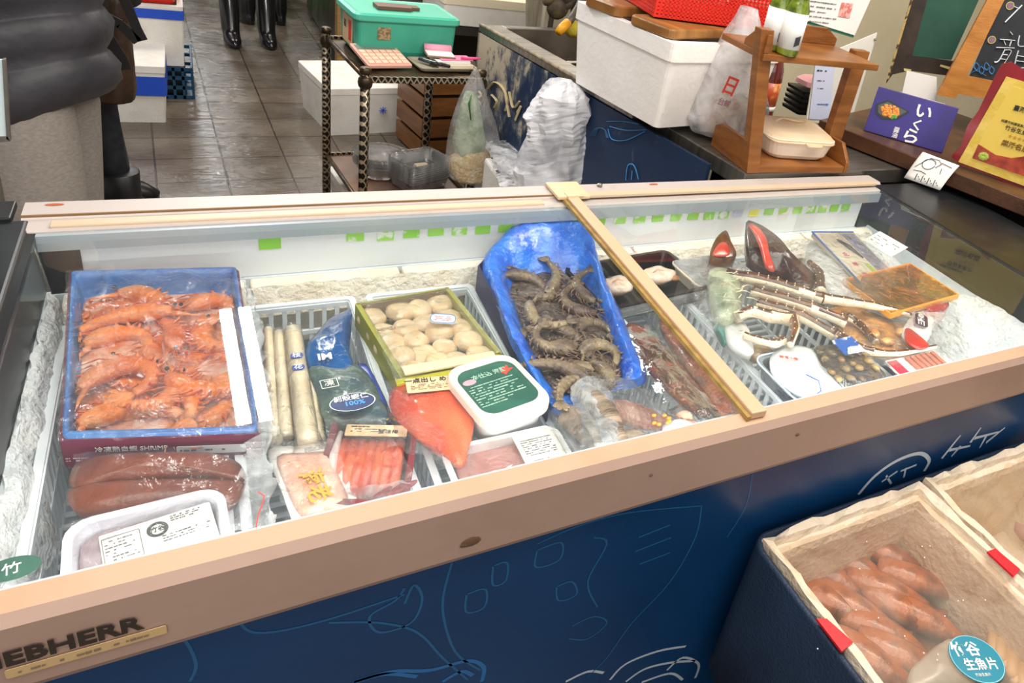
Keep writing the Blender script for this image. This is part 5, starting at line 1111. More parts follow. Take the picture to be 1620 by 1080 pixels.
# ------------------------------------------------------------------ wire cart
LAT = lattice_mat(); BRZ = mat('dark bronze', '#3a2f25', .35, .7, '#6f5c43', 20)
yw = radians(5.6); FL = G(578, 117, .74); cx = Matrix.Rotation(yw, 4, 'Z')
W_, D_ = .395, .48
ctr = FL + cx @ Vector((W_/2, D_/2, 0))
cart = thing('wire_cart', 'dark two-shelf metal cart with lattice posts behind the freezer', 'cart', (ctr.x, ctr.y, 0), yw)
for sx in (-1, 1):
    for sy in (-1, 1):
        x, y = sx*W_/2, sy*D_/2
        mb = MB().tube([(x, y, .05), (x, y, .4), (x, y, .745)], .0155, 16); mb.build('post', LAT, cart, smooth=True)
        mb = MB().lathe([(.018, .742), (.018, .757), (.014, .762), (.006, .764)], 16, (x, y, 0)).lathe([(.013, .69), (.021, .70), (.023, .712), (.021, .725), (.013, .735)], 16, (x, y, 0)); mb.build('post_cap', BRZ, cart, smooth=True)
        mb = MB().tube([(x-.012, y, .025), (x+.012, y, .025)], .025, 14); mb.build('caster', BLACK, cart)
for z, nm in ((.722, 'top_shelf'), (.262, 'lower_shelf')):
    for sy in (-1, 1): MB().box((0, sy*D_/2, z), (W_-.03, .012, .020)).build('shelf_rail', LAT, cart)
    for sx in (-1, 1): MB().tube([(sx*W_/2, -D_/2, z+.004), (sx*W_/2, D_/2, z+.004)], .008, 10).build('side_rail', BRZ, cart, smooth=True)
    mb = MB().box((0, 0, z-.004), (W_-.01, D_-.01, .008)); mb.build(nm, mat('brown shelf board', '#5f4636', .5, 0, '#7a5a44', 10) if z < .5 else BRZ, cart)
Tc = root_mat(cart); ZT = .728; ZB = .266
def onc(x, y, z): return Tc @ Vector((x, y, z))
# green plastic case
p = onc(.015, .10, ZT); t_ = thing('plastic_case', 'sea-green lidded plastic case on the cart top', 'storage case', (p.x, p.y, ZT), yw)
SEA = mat('sea green plastic', '#45ae92', .4, 0, '#3b9d84', 6)
MB().loft([rr(.33, .20, .02, 0), rr(.345, .215, .02, .02), rr(.355, .225, .02, .128)]).build('case_body', SEA, t_, bevel=.001)
MB().loft([rr(.372, .242, .024, .126), rr(.376, .246, .024, .130), rr(.374, .244, .024, .146), rr(.355, .225, .02, .152), rr(.33, .20, .02, .150)]).build('lid', mat('sea green lid', '#4fbc9e', .38), t_, bevel=.001)
T = root_mat(t_); card(T @ up_m(Vector((-.085, -.1125, .085))), .045, .042, mat('faded tan sticker', '#a8926c', .6, 0, '#6f6048', 90, (.45, .55)), t_, 'faded_sticker', t=.001)
Ms = T @ Matrix.Translation((-.1765, .0, .07)) @ Matrix.Rotation(-pi/2, 4, 'Z') @ Matrix.Rotation(pi/2, 4, 'X'); sk = card(Ms, .12, .10, mat('cream side sticker', '#d9b98c', .6), t_, 'side_sticker', t=.001); mb = MB().box((.03, 0, .0006), (.03, .07, .0008), M=Ms); mb.build('red_patch', RED, sk, world=True)
text('福', .03, Ms @ Matrix.Translation((-.03, .01, .001)), INK, sk, 'sticker_lettering')
mb = MB().box((-.03, -.02, .158), (.12, .06, .012)).box((.04, -.01, .157), (.05, .04, .010)); mb.v = [T @ q for q in mb.v]; mb.top('brown_tray', mat('brown tray', '#6b4a3a', .5), 'brown flat tray lying on the green case lid', 'tray')
# calculator
M_, w_, d_ = tilted((557, 69), (626, 72), (648, 104), (578, 107), .765, .737); t_ = thing('calculator', 'pale pink calculator with a grey display at the cart edge', 'calculator', tuple(M_.translation-Vector((0, 0, .018))), 0)
CP = mat('dusty pink plastic', '#dca596', .4); mb = MB().loft([rr(w_, d_, .008, -.006), rr(w_, d_, .008, .004)], M=M_); mb.build('body', CP, t_, world=True, bevel=.001)
mb = MB().box((0, d_*.32, .0045), (w_*.86, d_*.22, .001), M=M_); mb.build('display', mat('calculator display', '#7d877c', .2), t_, world=True)
KEY = mat('cream pink keys', '#efc7ad', .5)
for r in range(4):
    for c in range(6): MB().box((-w_*.38+c*w_*.152, d_*.10-r*d_*.155, .006), (w_*.125, d_*.12, .005), M=M_).build('key', KEY, t_, world=True)
# tray with pens and pads
p = G(700, 100, ZT+.01); t_ = thing('pen_tray', 'grey plastic tray of pads and markers on the cart top', 'tray', (p.x, p.y, ZT), yw+.05)
dish(.21, .135, .012, .003, .015, .004, .003).build('tray', mat('grey olive plastic', '#a39a86', .45), t_)
T = root_mat(t_)
for i, (lb, col, x, y, z, w_, d_, h_) in enumerate((('cream notebook at the base of the pad pile in the pen tray', '#e9dcc0', .035, .0, .004, .13, .085, .012), ('white notepad under the clipped sheets', '#f1eeea', .030, .006, .0165, .125, .08, .010), ('pink-edged pad sticking out of the pile', '#ea86a8', .045, .002, .027, .12, .06, .004))):
    o = slab_rr(w_, d_, h_, .003, .001); o.v = [T @ (q+Vector((x, y, z))) for q in o.v]; o.top('notepad', mat('pad '+col, col, .7), lb, 'notepad', 'pads in the pen tray')
o = thing('clipboard', 'small clipboard with white sheets and a rolled pink top', 'clipboard', tuple(T @ Vector((.0, .03, .031))), yw-.15)
slab_rr(.10, .085, .004, .004, .001).build('board', mat('brown board', '#8a6a50', .5), o); mb = slab_rr(.094, .075, .004, .002, .0005, .0045); mb.build('paper_sheets', PAPER, o)
mb = MB().tube([(-.048, .036, .016), (.048, .036, .016)], .013, 12); mb.build('pink_roll', mat('pink paper roll', '#f0a7bd', .6), o, smooth=True)
for i, (a, col, lb) in enumerate(((-.5, '#2f3a44', 'dark marker with a black cap lying in the pen tray'), (-.45, '#dfe6e2', 'white marker lying between two dark ones'), (-.4, '#2e6b62', 'teal-bodied marker beside the white one'), (-.5, '#23262c', 'black marker at the tray edge nearest the calculator'))):
    o = thing('marker_pen', lb, 'marker pen', tuple(T @ Vector((-.062+i*.012, -.002-i*.008, .018))), a-.4, 'markers in the pen tray')
    MB().tube([(-.03, 0, 0), (.022, 0, 0)], .0055, 10).build('barrel', mat('pen '+col, col, .4), o, smooth=True); MB().tube([(.022, 0, 0), (.045, 0, 0), (.048, 0, 0)], [.006, .006, .003], 10).build('cap', INK, o, smooth=True)
o = MB().tube([T @ Vector((.06, -.02, .036)), T @ Vector((.12, -.028, .037)), T @ Vector((.135, -.030, .037))], [.005, .005, .001], 10).top('pink_pen', mat('hot pink plastic', '#ee4f8c', .4), 'hot pink pen pointing off the pad pile toward the sink', 'pen', smooth=True)
# clear bowls and trays on the lower shelf
p = onc(-.06, .02, ZB); t0 = None
for i in range(4):
    if t0 is None:
        t0 = MB().lathe([(.055, 0), (.075, .02), (.093, .055), (.098, .058), (.098, .060), (.090, .058), (.072, .022), (.050, .003)], 32).top('clear_bowl', CLEARBOX, 'lowest of the nested clear plastic bowls on the lower cart shelf', 'bowl', 'nested clear bowls', smooth=True); o = t0
    else: o = t0.copy(); COL.objects.link(o); o['label'] = '%s of the nested clear plastic bowls, on the lower cart shelf' % ('second from the bottom', 'third from the bottom', 'topmost')[i-1]
    o.location = (p.x, p.y, ZB+.012*i)
p = onc(.055, -.09, ZB); ts = None
for i in range(9):
    lb = '%s clear rectangular tray of the stack on the lower cart shelf' % ('lowest', 'second-lowest', 'third-lowest', 'fourth-lowest', 'middle', 'fourth from the top', 'third from the top', 'second from the top', 'topmost')[i]
    if ts is None: ts = dish(.185, .14, .045, .0015, .014, .010, .004).top('clear_tray', CLEARBOX, lb, 'tray', 'stacked clear trays'); o = ts
    else: o = ts.copy(); COL.objects.link(o); o['label'] = lb
    o.location = (p.x, p.y, ZB+.0085*i+.001); o.rotation_euler.z = yw+.35
o = slab_rr(.05, .03, .010, .004).top('paper_packet', mat('kraft packet', '#c9b79c', .6), 'small kraft packet lying inside the topmost clear tray', 'packet'); o.location = (p.x+.004, p.y, ZB+.0085*8+.006); o.rotation_euler.z = .2

# ------------------------------------------------------------------ bags that hang or stand
def vbag(levels, Y, depth, crumple, m, seed=1, n=36, cap=True):
    "upright bag: (left px, right px, py) levels from bottom to top, given at the plane y=Y"
    L_ = []
    for k, (lx, rx, py) in enumerate(levels):
        a, b = V(lx, py, Y), V(rx, py, Y); c = (a+b)/2; w_ = (b-a).length/2; dd = min(depth, w_*1.1)
        l = []
        for i in range(n):
            t = 2*pi*i/n; q = c+Vector((w_*cos(t), dd*sin(t), 0)); e = crumple*(.5+.5*min(1, w_/.05))
            nn = noise.noise(Vector((cos(t)*2.3+seed, sin(t)*2.3, q.z*14)))+.6*noise.noise(Vector((cos(t)*6, sin(t)*6+seed, q.z*30)))
            q += Vector((cos(t), sin(t), 0))*e*nn; q.z += e*.4*noise.noise(Vector((cos(t)*4, sin(t)*4, seed+k))); l.append(q)
        L_.append(l)
    if len(L_) > 2:
        D = []
        for k in range(len(L_)-1):
            for s_ in range(4):
                t = s_/4; D.append([p.lerp(q, t)+Vector((rnd.uniform(-1, 1), rnd.uniform(-1, 1), 0))*crumple*.12 for p, q in zip(L_[k], L_[k+1])])
        D.append(L_[-1]); L_ = D
    return MB().loft(L_, cap, cap)
YV = 2.40
t_ = thing('vegetable_bag', 'knotted clear bag of greens and yellow shreds hanging from the cart corner', 'plastic bag', tuple(V(752, 290, YV)), 0)
vbag([(735, 765, 288), (712, 790, 280), (704, 796, 255), (708, 792, 225), (716, 782, 190), (728, 772, 155), (742, 762, 125), (750, 756, 110)], YV, .055, .006, film('bag of greens film', '#ffffff', .16, '#ffffff', .35, .2, .6, 12), 2).build('bag_film', MATS['bag of greens film'], t_, world=True, smooth=True)
vbag([(722, 778, 284), (712, 788, 268), (712, 786, 248), (730, 770, 238)], YV, .04, .006, None, 5).build('yellow_shreds', mat('yellow shreds', '#d9b778', .7, 0, '#f0dcb0', 60, (.4, .6), 1, 130), t_, world=True, smooth=True)
vbag([(722, 762, 245), (716, 770, 225), (722, 764, 195), (730, 758, 165), (738, 750, 145)], YV, .03, .008, None, 8).build('greens', mat('leafy green', '#6f8c58', .6, 0, '#b3c0a2', 20, (.4, .6), .8, 60), t_, world=True, smooth=True)
mb = MB(); mb.tube([V(745, 190, YV-.05), V(742, 165, YV-.05), V(746, 150, YV-.04)], [.004, .010, .002], 8, flat=.3); mb.build('green_leaf', mat('bright leaf', '#2f6b34', .5), t_, world=True, smooth=True)
# foam box 2 beyond the freezer with the crumpled white bag
LB = .50; YS0 = 1.93
def sinkx(y): return 1.068 + (y-1.758)*(.902-1.068)/(2.689-1.758)
mb = MB(); P = [(.89, YS0), (sinkx(YS0)-.02, YS0), (sinkx(2.62)-.02, 2.62), (.885, 2.62)]
def prism(P, z0, z1): n = len(P); return MB().add([(x, y, z0) for x, y in P]+[(x, y, z1) for x, y in P], [tuple(range(n)), tuple(range(n, 2*n))]+[(i, (i+1) % n, (i+1) % n+n, i+n) for i in range(n)])
t_ = thing('foam_box', 'white styrofoam box with blue tape squeezed between the cart and the navy sink panel', 'styrofoam box', (.93, 2.25, 0))
xl_ = G(800, 288, LB).x
prism([(xl_-.03, YS0-.25), (sinkx(YS0-.25)-.015, YS0-.25), (sinkx(2.30)-.015, 2.30), (xl_-.005, 2.30)], 0, LB).build('foam_shell', FOAM, t_, world=True, bevel=.01)
prism([(.885, 2.34), (sinkx(2.34)-.016, 2.34), (sinkx(2.62)-.016, 2.62), (.885, 2.62)], 0, LB-.02).top('foam_block', FOAM, 'white styrofoam block behind the hanging bag by the sink panel', 'styrofoam box', bevel=.008)
TBL = mat('blue tape', '#2452c8', .4)
mb = MB().bar((sinkx(2.30)-.03, 2.30, LB+.002), (sinkx(1.95)-.03, 1.95, LB+.002), .018, .004); mb.build('blue_tape', TBL, t_, world=True)
YW = 2.0
t_ = thing('crumpled_bag', 'tall crumpled translucent white plastic bag on the foam box by the sink', 'plastic bag', tuple(V(880, 290, YW)), 0)
WB = film('white plastic bag', '#f8f8fa', .80, '#f0f0f4', .45, .3, .4, 7, 2)
vbag([(815, 935, 288), (812, 938, 268), (820, 930, 245), (832, 926, 222), (838, 928, 205), (832, 930, 190), (842, 934, 170), (850, 928, 150), (866, 915, 135), (885, 905, 127)], YW, .075, .020, None, 3, n=22).build('bag_body', WB, t_, world=True, smooth=False)
vbag([(925, 955, 276), (925, 962, 262), (930, 972, 245), (938, 972, 228), (948, 968, 222)], YW-.03, .03, .010, None, 7).build('bag_handle', film('white bag film', '#f2f2f4', .6, '#f0f0f4', 1, .2, .8, 20), t_, world=True, smooth=True)
sheet((770, 225), (850, 222), (960, 292), (790, 296), LB+.02, 30, 20, lambda u, v_: .01*sin(u*9)*sin(v_*7), .012, 18, 5, z2=LB+.006).build('bag_skirt', MATS['white bag film'], t_, world=True, smooth=True)

# ------------------------------------------------------------------ foam box beside the cart
def simple_foam(name, c, yaw, w_, d_, h_, lb, lid=True, tapes=(), grp=None):
    o = thing(name, lb, 'styrofoam box', c, yaw, grp)
    MB().loft([rr(w_-.03, d_-.03, .012, 0), rr(w_, d_, .012, h_-(.035 if lid else 0))]+([] if lid else [rr(w_-.05, d_-.05, .01, h_), rr(w_-.06, d_-.06, .01, .04)])).build('foam_shell', FOAM, o)
    if lid: MB().loft([rr(w_+.004, d_+.004, .012, h_-.033), rr(w_+.004, d_+.004, .012, h_-.002), rr(w_-.004, d_-.004, .012, h_)]).build('lid', FOAM, o)
    for z, t in tapes: MB().loft([rr(w_+.003, d_+.003, .012, z), rr(w_+.004, d_+.004, .012, z+t)], False, False).build('blue_tape', TBL, o)
    return o
c = Vector((.545, 3.76, 0)) + Matrix.Rotation(.17, 4, 'Z') @ Vector((.20, .235, 0))
fbx = simple_foam('foam_box', (c.x, c.y, 0), .17, .40, .47, .25, 'white lidded styrofoam box with a blue scribble on the floor behind the cart')
Mf = root_mat(fbx) @ up_m(Vector((.075, -.2375, .13))); mb = MB()
for a in (0, .8, 1.6, 2.4): mb.tube([Mf @ Vector((.02*cos(a), .02*sin(a), 0)), Mf @ Vector((-.02*cos(a), -.02*sin(a), 0))], .002, 5)
mb.build('blue_scribble', TBL, fbx, world=True)
simple_foam('foam_box', (.56, 2.86, 0), .1, .22, .30, .17, 'small white styrofoam box under the cart shelf')
# crates and boxes at the aisle side
simple_foam('foam_box', (-.27, 4.11, 0), 0, .29, .38, .275, 'white styrofoam box with wide torn blue tape on its top, on the wet floor', True, ((.135, .09),))
o = thing('plastic_crate', 'dark blue slotted plastic crate under the taller styrofoam box', 'crate', (-.26, 4.49, 0)); mb = MB(); w_, d_, h_ = .48, .42, .165
for sx, sy in ((1, 0), (-1, 0), (0, 1), (0, -1)):
    L_ = d_ if sx else w_; M_ = Matrix.Translation((sx*w_/2, sy*d_/2, 0)) @ Matrix.Rotation(pi/2 if sx else 0, 4, 'Z')
    for z in (.01, .06, .11, .155): mb.box((0, 0, z), (L_, .008, .018), M=M_)
    for i in range(13): mb.box((-L_/2+L_*i/12, 0, h_/2), (.012, .008, h_), M=M_)
mb.box((0, 0, .005), (w_, d_, .008)); mb.build('slotted_body', mat('dark teal blue plastic', '#0e4262', .45), o); MB().box((0, 0, .08), (w_-.06, d_-.06, .13)).build('dark_core', BLACK, o)  # added black core stands in for the dark inside the crate
fu = simple_foam('foam_box', (-.26, 4.48, .166), 0, .45, .40, .30, 'tall white styrofoam box with a royal blue tape band, set on the blue crate', False, ((.235, .045),))
o = thing('red_tray', 'red plastic tray with clear bags on the tallest styrofoam box', 'tray', (-.26, 4.48, .467)); dish(.42, .36, .07, .004, .03, .02, .008).build('tray', mat('red plastic', '#d92a1c', .4), o)
o = MB().grid(lambda u, v_: Vector((-.45+u*.36, 4.34+v_*.28, .50+.03*noise.noise(Vector((u*5, v_*5, 1)))+.03*sin(pi*u))), 24, 18).top('bag_heap', POLYH, 'clear plastic bags crumpled over the red tray', 'plastic bag', smooth=True)
# green bin, steel unit
o = thing('green_bin', 'bright green plastic bin behind the people in boots', 'bin', (.50, 6.85, 0)); MB().loft([rr(.34, .34, .03, 0), rr(.40, .40, .03, .45), rr(.43, .43, .03, .45), rr(.43, .43, .03, .47), rr(.38, .38, .03, .47), rr(.32, .32, .03, .02)]).build('bin_body', mat('bright green plastic', '#2fc22a', .4), o)
o = thing('steel_unit', 'dark steel floor unit with a pale wooden corner post beside the aisle', 'cabinet', (1.18, 5.65, 0)); MB().box((0, 0, .45), (.8, 1.6, .84)).build('cabinet_body', mat('smudged dark steel', '#5f5a50', .4, .4, '#3c3832', 8), o, bevel=.01)
MB().box((-.415, -.86, .36), (.05, .09, .72)).build('wood_post', wood('pale pine', '#b58e56', '#94703e'), o)
MB().box((-.39, -.4, .03), (.04, .7, .06)).build('plinth', BLACK, o)
o = thing('wooden_crate', 'brown wooden crate behind the cart, seen through its posts', 'crate', (1.10, 3.62, 0), .15); WD = wood('old crate wood', '#8a5a2e', '#6a4222', (2, 2, 14))
for k in range(4): MB().box((0, -.16, .06+.11*k), (.40, .014, .09)).build('slat_board', WD, o); MB().box((-.20, 0, .06+.11*k), (.014, .32, .09)).build('side_board', WD, o)
MB().box((0, .01, .22), (.36, .30, .42)).build('crate_core', mat('dark crate inside', '#3a2616', .8), o)

# ------------------------------------------------------------------ sink unit behind the freezer
class Pl:
    "upright plane through two floor points"
    def __init__(s, a, b):
        s.a = Vector((a[0], a[1], 0)); s.b = Vector((b[0], b[1], 0)); d = (s.b-s.a).normalized(); s.d = d; s.n = Vector((-d.y, d.x, 0)); s.yaw = atan2(d.y, d.x)
    def w(s, px, py, off=0.0):
        r = ray(px, py); t = ((s.a-CAM).dot(s.n)+off)/r.dot(s.n); return CAM+r*t
    def poly(s, px, t=.004, off=0.0, mb=None):
        P = [s.w(x, y, off) for x, y in px]; n = len(P); mb = mb or MB()
        return mb.add(P+[p+s.n*t for p in P], [tuple(range(n)), tuple(range(n, 2*n))]+[(i, (i+1) % n, (i+1) % n+n, i+n) for i in range(n)])
ys = atan2(.166, .931); S0 = Vector((1.068, 1.758, 0)); Rs = Matrix.Translation(S0) @ Matrix.Rotation(ys, 4, 'Z')
sk_ = thing('sink_unit', 'steel double sink unit clad in worn navy printed vinyl, running away behind the cart', 'sink', (S0.x, S0.y, 0), ys)
SW, S1, S2 = .62, .0, .935
NW = mat('peeling navy vinyl', '#0f2b4c', .5, 0, '#a89f8c', 13, (.60, .70), .2, 60, detail=8)
def worn():
    m, t, p, out = nt('worn navy vinyl'); N, L = t.nodes, t.links
    tc = N.new('ShaderNodeTexCoord'); nz = N.new('ShaderNodeTexNoise'); nz.inputs['Scale'].default_value = 9; nz.inputs['Detail'].default_value = 10; nz.inputs['Roughness'].default_value = .7
    mp = N.new('ShaderNodeMapping'); mp.inputs['Scale'].default_value = (1, 1.6, .8); L.new(tc.outputs['Object'], mp.inputs[0]); L.new(mp.outputs[0], nz.inputs['Vector'])
    sp = N.new('ShaderNodeSeparateXYZ'); L.new(tc.outputs['Object'], sp.inputs[0])
    mr = N.new('ShaderNodeMapRange'); mr.inputs[1].default_value = .25; mr.inputs[2].default_value = .95; mr.inputs[3].default_value = -.14; mr.inputs[4].default_value = .16; L.new(sp.outputs[1], mr.inputs[0])
    mz = N.new('ShaderNodeMapRange'); mz.inputs[1].default_value = .45; mz.inputs[2].default_value = .86; mz.inputs[3].default_value = -.06; mz.inputs[4].default_value = .08; L.new(sp.outputs[2], mz.inputs[0])
    a = N.new('ShaderNodeMath'); L.new(nz.outputs['Fac'], a.inputs[0]); L.new(mr.outputs[0], a.inputs[1]); b = N.new('ShaderNodeMath'); L.new(a.outputs[0], b.inputs[0]); L.new(mz.outputs[0], b.inputs[1])
    r = N.new('ShaderNodeValToRGB'); r.color_ramp.elements[0].position = .50; r.color_ramp.elements[1].position = .66; r.color_ramp.elements[0].color = C('#10294a'); r.color_ramp.elements[1].color = C('#b3a993'); e = r.color_ramp.elements.new(.58); e.color = C('#4d5560')
    L.new(b.outputs[0], r.inputs[0]); L.new(r.outputs[0], p.inputs['Base Color']); p.inputs['Roughness'].default_value = .5; return m
MB().box((.006, (-.33+S2)/2, .42), (.012, S2+.33, .84)).build('navy_panel', worn(), sk_)
MB().box((SW/2, S2-.006, .42), (SW, .012, .84)).build('end_panel', BLACK, sk_)
mb = MB(); zt = .868
bas = ((.09, .50, .50, .90),)
mb.box((.045, (S1+S2)/2, zt-.012), (.09, S2-S1, .024)).box((.56, (S1+S2)/2, zt-.012), (.12, S2-S1, .024)).box((.295, .05, zt-.012), (.41, .10, .024)).box((.295, .475, zt-.012), (.41, .03, .024)).box((.295, .915, zt-.012), (.41, .04, .024))
mb.build('steel_top', STEEL, sk_, bevel=.003)
for y0, y1 in ((.49, .895), (.10, .46)):
    L_ = []; cy = (y0+y1)/2; MB().loft([rr(.41, y1-y0, .03, zt-.005, cx=.295, cy=cy), rr(.39, y1-y0-.02, .05, zt-.17, cx=.295, cy=cy), rr(.30, y1-y0-.1, .05, zt-.18, cx=.295, cy=cy)], False, True).build('basin', DSTEEL, sk_)
T = Rs
pn = dish(.30, .30, .05, .004, .03, .02, .012); pan = thing('metal_pan', 'shallow metal pan resting in the nearer sink basin', 'pan', tuple(T @ Vector((.27, .31, zt-.03))), ys); pn.build('pan', STEEL, pan)
mb = MB(); mb.tube([T @ Vector((.004, S1, zt+.002)), T @ Vector((.0, .2, zt+.003)), T @ Vector((.004, S2, zt+.002))], .006, 8); mb.build('edge_bead', mat('grimy tan edge', '#a8977c', .6, 0, '#6c6252', 30), sk_, world=True)
pp = Pl(S0.xy, (T @ Vector((0, 1, 0))).xy)
OFF = .0015
def draw_on(pl, lines, m, r, name, parent, off=-.003):
    mb = MB()
    for l in lines:
        P = [pl.w(x, y, off) for x, y in l]; Q_ = [P[0]]+P+[P[-1]]; out = []
        for i in range(1, len(Q_)-2):
            p0, p1, p2, p3 = Q_[i-1:i+3]
            for s_ in range(4): t = s_/4; out.append(.5*((2*p1)+(p2-p0)*t+(2*p0-5*p1+4*p2-p3)*t*t+(3*p1-p0-3*p2+p3)*t*t*t))
        out.append(P[-1]); mb.tube(out, r, 6, flat=.5)
    return mb.build(name, m, parent, world=True)
sg = -.003 if (S0-CAM).dot(pp.n) > 0 else .003
draw_on(pp, [[(772, 140), (782, 130), (795, 138), (803, 158), (800, 175)], [(778, 150), (786, 160), (782, 170)], [(800, 150), (806, 185)], [(806, 145), (812, 170), (822, 160)], [(815, 190), (824, 168), (818, 178)]], mat('tan worn lettering', '#c3b186', .6), .006, 'brush_lettering', sk_, sg)
draw_on(pp, [[(960, 192), (985, 192), (1010, 196)], [(965, 200), (990, 206), (1022, 205)], [(962, 204), (968, 220), (990, 222), (1020, 208)], [(990, 285), (993, 262), (1003, 262), (1010, 284)], [(999, 284), (1000, 270)]], mat('bright blue print line', '#2f86c8', .5), .0022, 'blue_line_print', sk_, sg)
for i, k in enumerate((1.0, .8, .6, .4)):
    draw_on(pp, [[(947-14*k, 215), (950-8*k, 203), (955+2*k, 205), (957+6*k, 218)]], mat('dark blue print line', '#23527f', .5), .0016, 'wave_print', sk_, sg)
# styrofoam box on the sink, wooden board, red basket
c0 = G(1037, 204, .875); bz = .873
o = thing('foam_box', 'big white styrofoam box standing on the near end of the sink unit', 'styrofoam box', (c0.x, c0.y, bz), ys)
top = V(1052, 66, c0.y).z; hb = max(.2, top-bz); print('styro h', hb, c0)
MB().loft([rr(.40, .40, .015, 0, cx=.21, cy=.21), rr(.43, .44, .02, hb-.05, cx=.21, cy=.21), rr(.44, .45, .02, hb-.048, cx=.21, cy=.21), rr(.44, .45, .02, hb, cx=.21, cy=.21), rr(.38, .39, .02, hb, cx=.21, cy=.21), rr(.36, .36, .02, .04, cx=.21, cy=.21)]).build('foam_shell', mat('smeared styrofoam', '#ebe4dc', .8, 0, '#f6f2ee', 4, (.35, .65), .2, 60), o)
To = root_mat(o)
mb = MB().box((.0, -.025, 0), (.05, .004, .02)); 
b1 = thing('wooden_board', 'thick wooden board with a cut-out handle lying on the styrofoam box, under the red basket', 'board', tuple(To @ Vector((.22, .12, hb+.001))), ys+.12)
slab_rr(.46, .16, .028, .02, .004).build('board_body', wood('board wood', '#a8763c', '#7d5226', (14, 2, 2)), b1, bevel=.003)
b2 = thing('wooden_board', 'second wooden board farther back on the styrofoam box', 'board', tuple(To @ Vector((.20, .33, hb+.001))), ys+.12); slab_rr(.44, .14, .03, .02, .004).build('board_body', MATS['board wood'], b2)
rb = thing('red_basket', 'red perforated plastic basket tilted on the boards', 'basket', tuple(To @ Vector((.30, .22, hb+.034))), ys-.30)
w_, d_, h_ = .46, .34, .12; REDP = mat('red perforated plastic', '#e03022', .4)
mb = MB(); nn_ = 0
for sx, sy, L_ in ((0, -1, w_), (0, 1, w_), (-1, 0, d_), (1, 0, d_)):
    M_ = Matrix.Rotation(pi/2 if sx else 0, 4, 'Z'); off = Vector((sx*w_/2, sy*d_/2, 0))
    n = int(L_/.0125)
    for i in range(n+1):
        x = -L_/2+L_*i/n; mb.box((x, 0, h_/2), (.0055, .004, h_), M=Matrix.Translation(off) @ M_)
    for k in range(10): mb.box((0, 0, .004+k*h_*.082), (L_, .004, .0055), M=Matrix.Translation(off) @ M_)
    mb.box((0, 0, h_-.012), (L_, .005, .024), M=Matrix.Translation(off) @ M_)
mb.box((0, 0, .002), (w_, d_, .004)); mb.build('perforated_body', REDP, rb)
MB().loft([rr(w_+.01, d_+.01, .02, h_-.002), rr(w_+.035, d_+.035, .03, h_), rr(w_+.035, d_+.035, .03, h_+.008), rr(w_-.004, d_-.004, .015, h_+.006)]).build('rim', REDP, rb, bevel=.001)
# the rim loft must stay open in the middle
for ch in KIDS(rb):
    if ch.name.startswith('rim'):
        bm = bmesh.new(); bm.from_mesh(ch.data); big = [f for f in bm.faces if len(f.verts) > 4]; bmesh.ops.delete(bm, geom=big, context='FACES_ONLY'); bm.to_mesh(ch.data); bm.free()
tp = root_mat(rb) @ Vector((0, 0, .02)); o = MB().grid(lambda u, v_: root_mat(rb) @ Vector((-.2+u*.4, -.14+v_*.28, .06+.03*noise.noise(Vector((u*6, v_*6, 2))))), 26, 20).top('bag_heap', POLYH, 'clear bags crumpled inside the red perforated basket', 'plastic bag', smooth=True)
YG = mat('yellow green film', '#b9b35a', .4, 0, '#cfca86', 14, (.4, .7), .8, 40, coat=.3)
t_ = thing('yellow_bag', 'narrow yellow-green bag wedged between the sink basin and the styrofoam box', 'plastic bag', tuple(V(936, 138, 2.14)), 0)
vbag([(924, 946, 137), (922, 948, 118), (926, 949, 95), (924, 948, 70), (928, 952, 48)], 2.14, .03, .010, None, 4).build('bag_body', YG, t_, world=True, smooth=True)
# foam boxes, hose and bits beyond the sink
YB2 = 4.15
c1 = V(700, 44, YB2); c2 = V(838, 44, YB2)
o = thing('foam_box', 'long white styrofoam box with a yellowish lid line beyond the green case', 'styrofoam box', ((c1.x+c2.x)/2, YB2+.25, c1.z*.5+c2.z*.5), .0)
MB().loft([rr(c2.x-c1.x-.02, .5, .02, 0), rr(c2.x-c1.x, .5, .02, .11)]).build('foam_shell', FOAM, o); MB().loft([rr(c2.x-c1.x+.01, .51, .02, .112), rr(c2.x-c1.x+.01, .51, .02, .16)]).build('lid', mat('aged foam lid', '#ece0c4', .8), o)
zc = (c1.z+c2.z)/2
o2 = thing('storage_rack', 'dark rack carrying the styrofoam boxes beyond the sink', 'rack', ((c1.x+c2.x)/2+.1, YB2+.3, 0)); MB().box((0, 0, (zc-.03)), (c2.x-c1.x+.5, .6, .05)).build('rack_top', mat('dark rack', '#2c2722', .6), o2)
for sx in (-1, 1):
    for sy in (-1, 1): MB().box((sx*(c2.x-c1.x+.4)/2, sy*.27, (zc-.05)/2), (.04, .04, zc-.055)).build('leg', MATS['dark rack'], o2)
MB().box((0, .25, zc*.5), (c2.x-c1.x+.3, .04, zc-.1)).build('back_panel', MATS['dark rack'], o2)
d1 = V(842, 44, YB2+.02); o = thing('foam_box', 'small bluish-white styrofoam box next to the long one by the hose', 'styrofoam box', (d1.x+.09, YB2+.24, zc), 0); MB().loft([rr(.165, .34, .02, 0), rr(.175, .34, .02, .12)]).build('foam_shell', mat('blue white foam', '#d5d9df', .7), o)
dome([], 0, 0) if False else None
yb = MB().ell(V(812, 12, YB2+.1), (.075, .06, .04), n=20, m=12)
for v_ in yb.v: v_ += Vector((noise.noise(v_*22), noise.noise(v_*25+Vector((3, 0, 0))), noise.noise(v_*21)))*.02
yb.top('yellow_bag', mat('bright yellow film', '#e6dc2e', .4, coat=.3), 'bright yellow crumpled bag on top of the long styrofoam box', 'plastic bag', smooth=True)
o = thing('spray_hose', 'dark hose with an orange-yellow nozzle over the sink basin', 'hose', tuple(V(885, 50, 2.45)), 0)
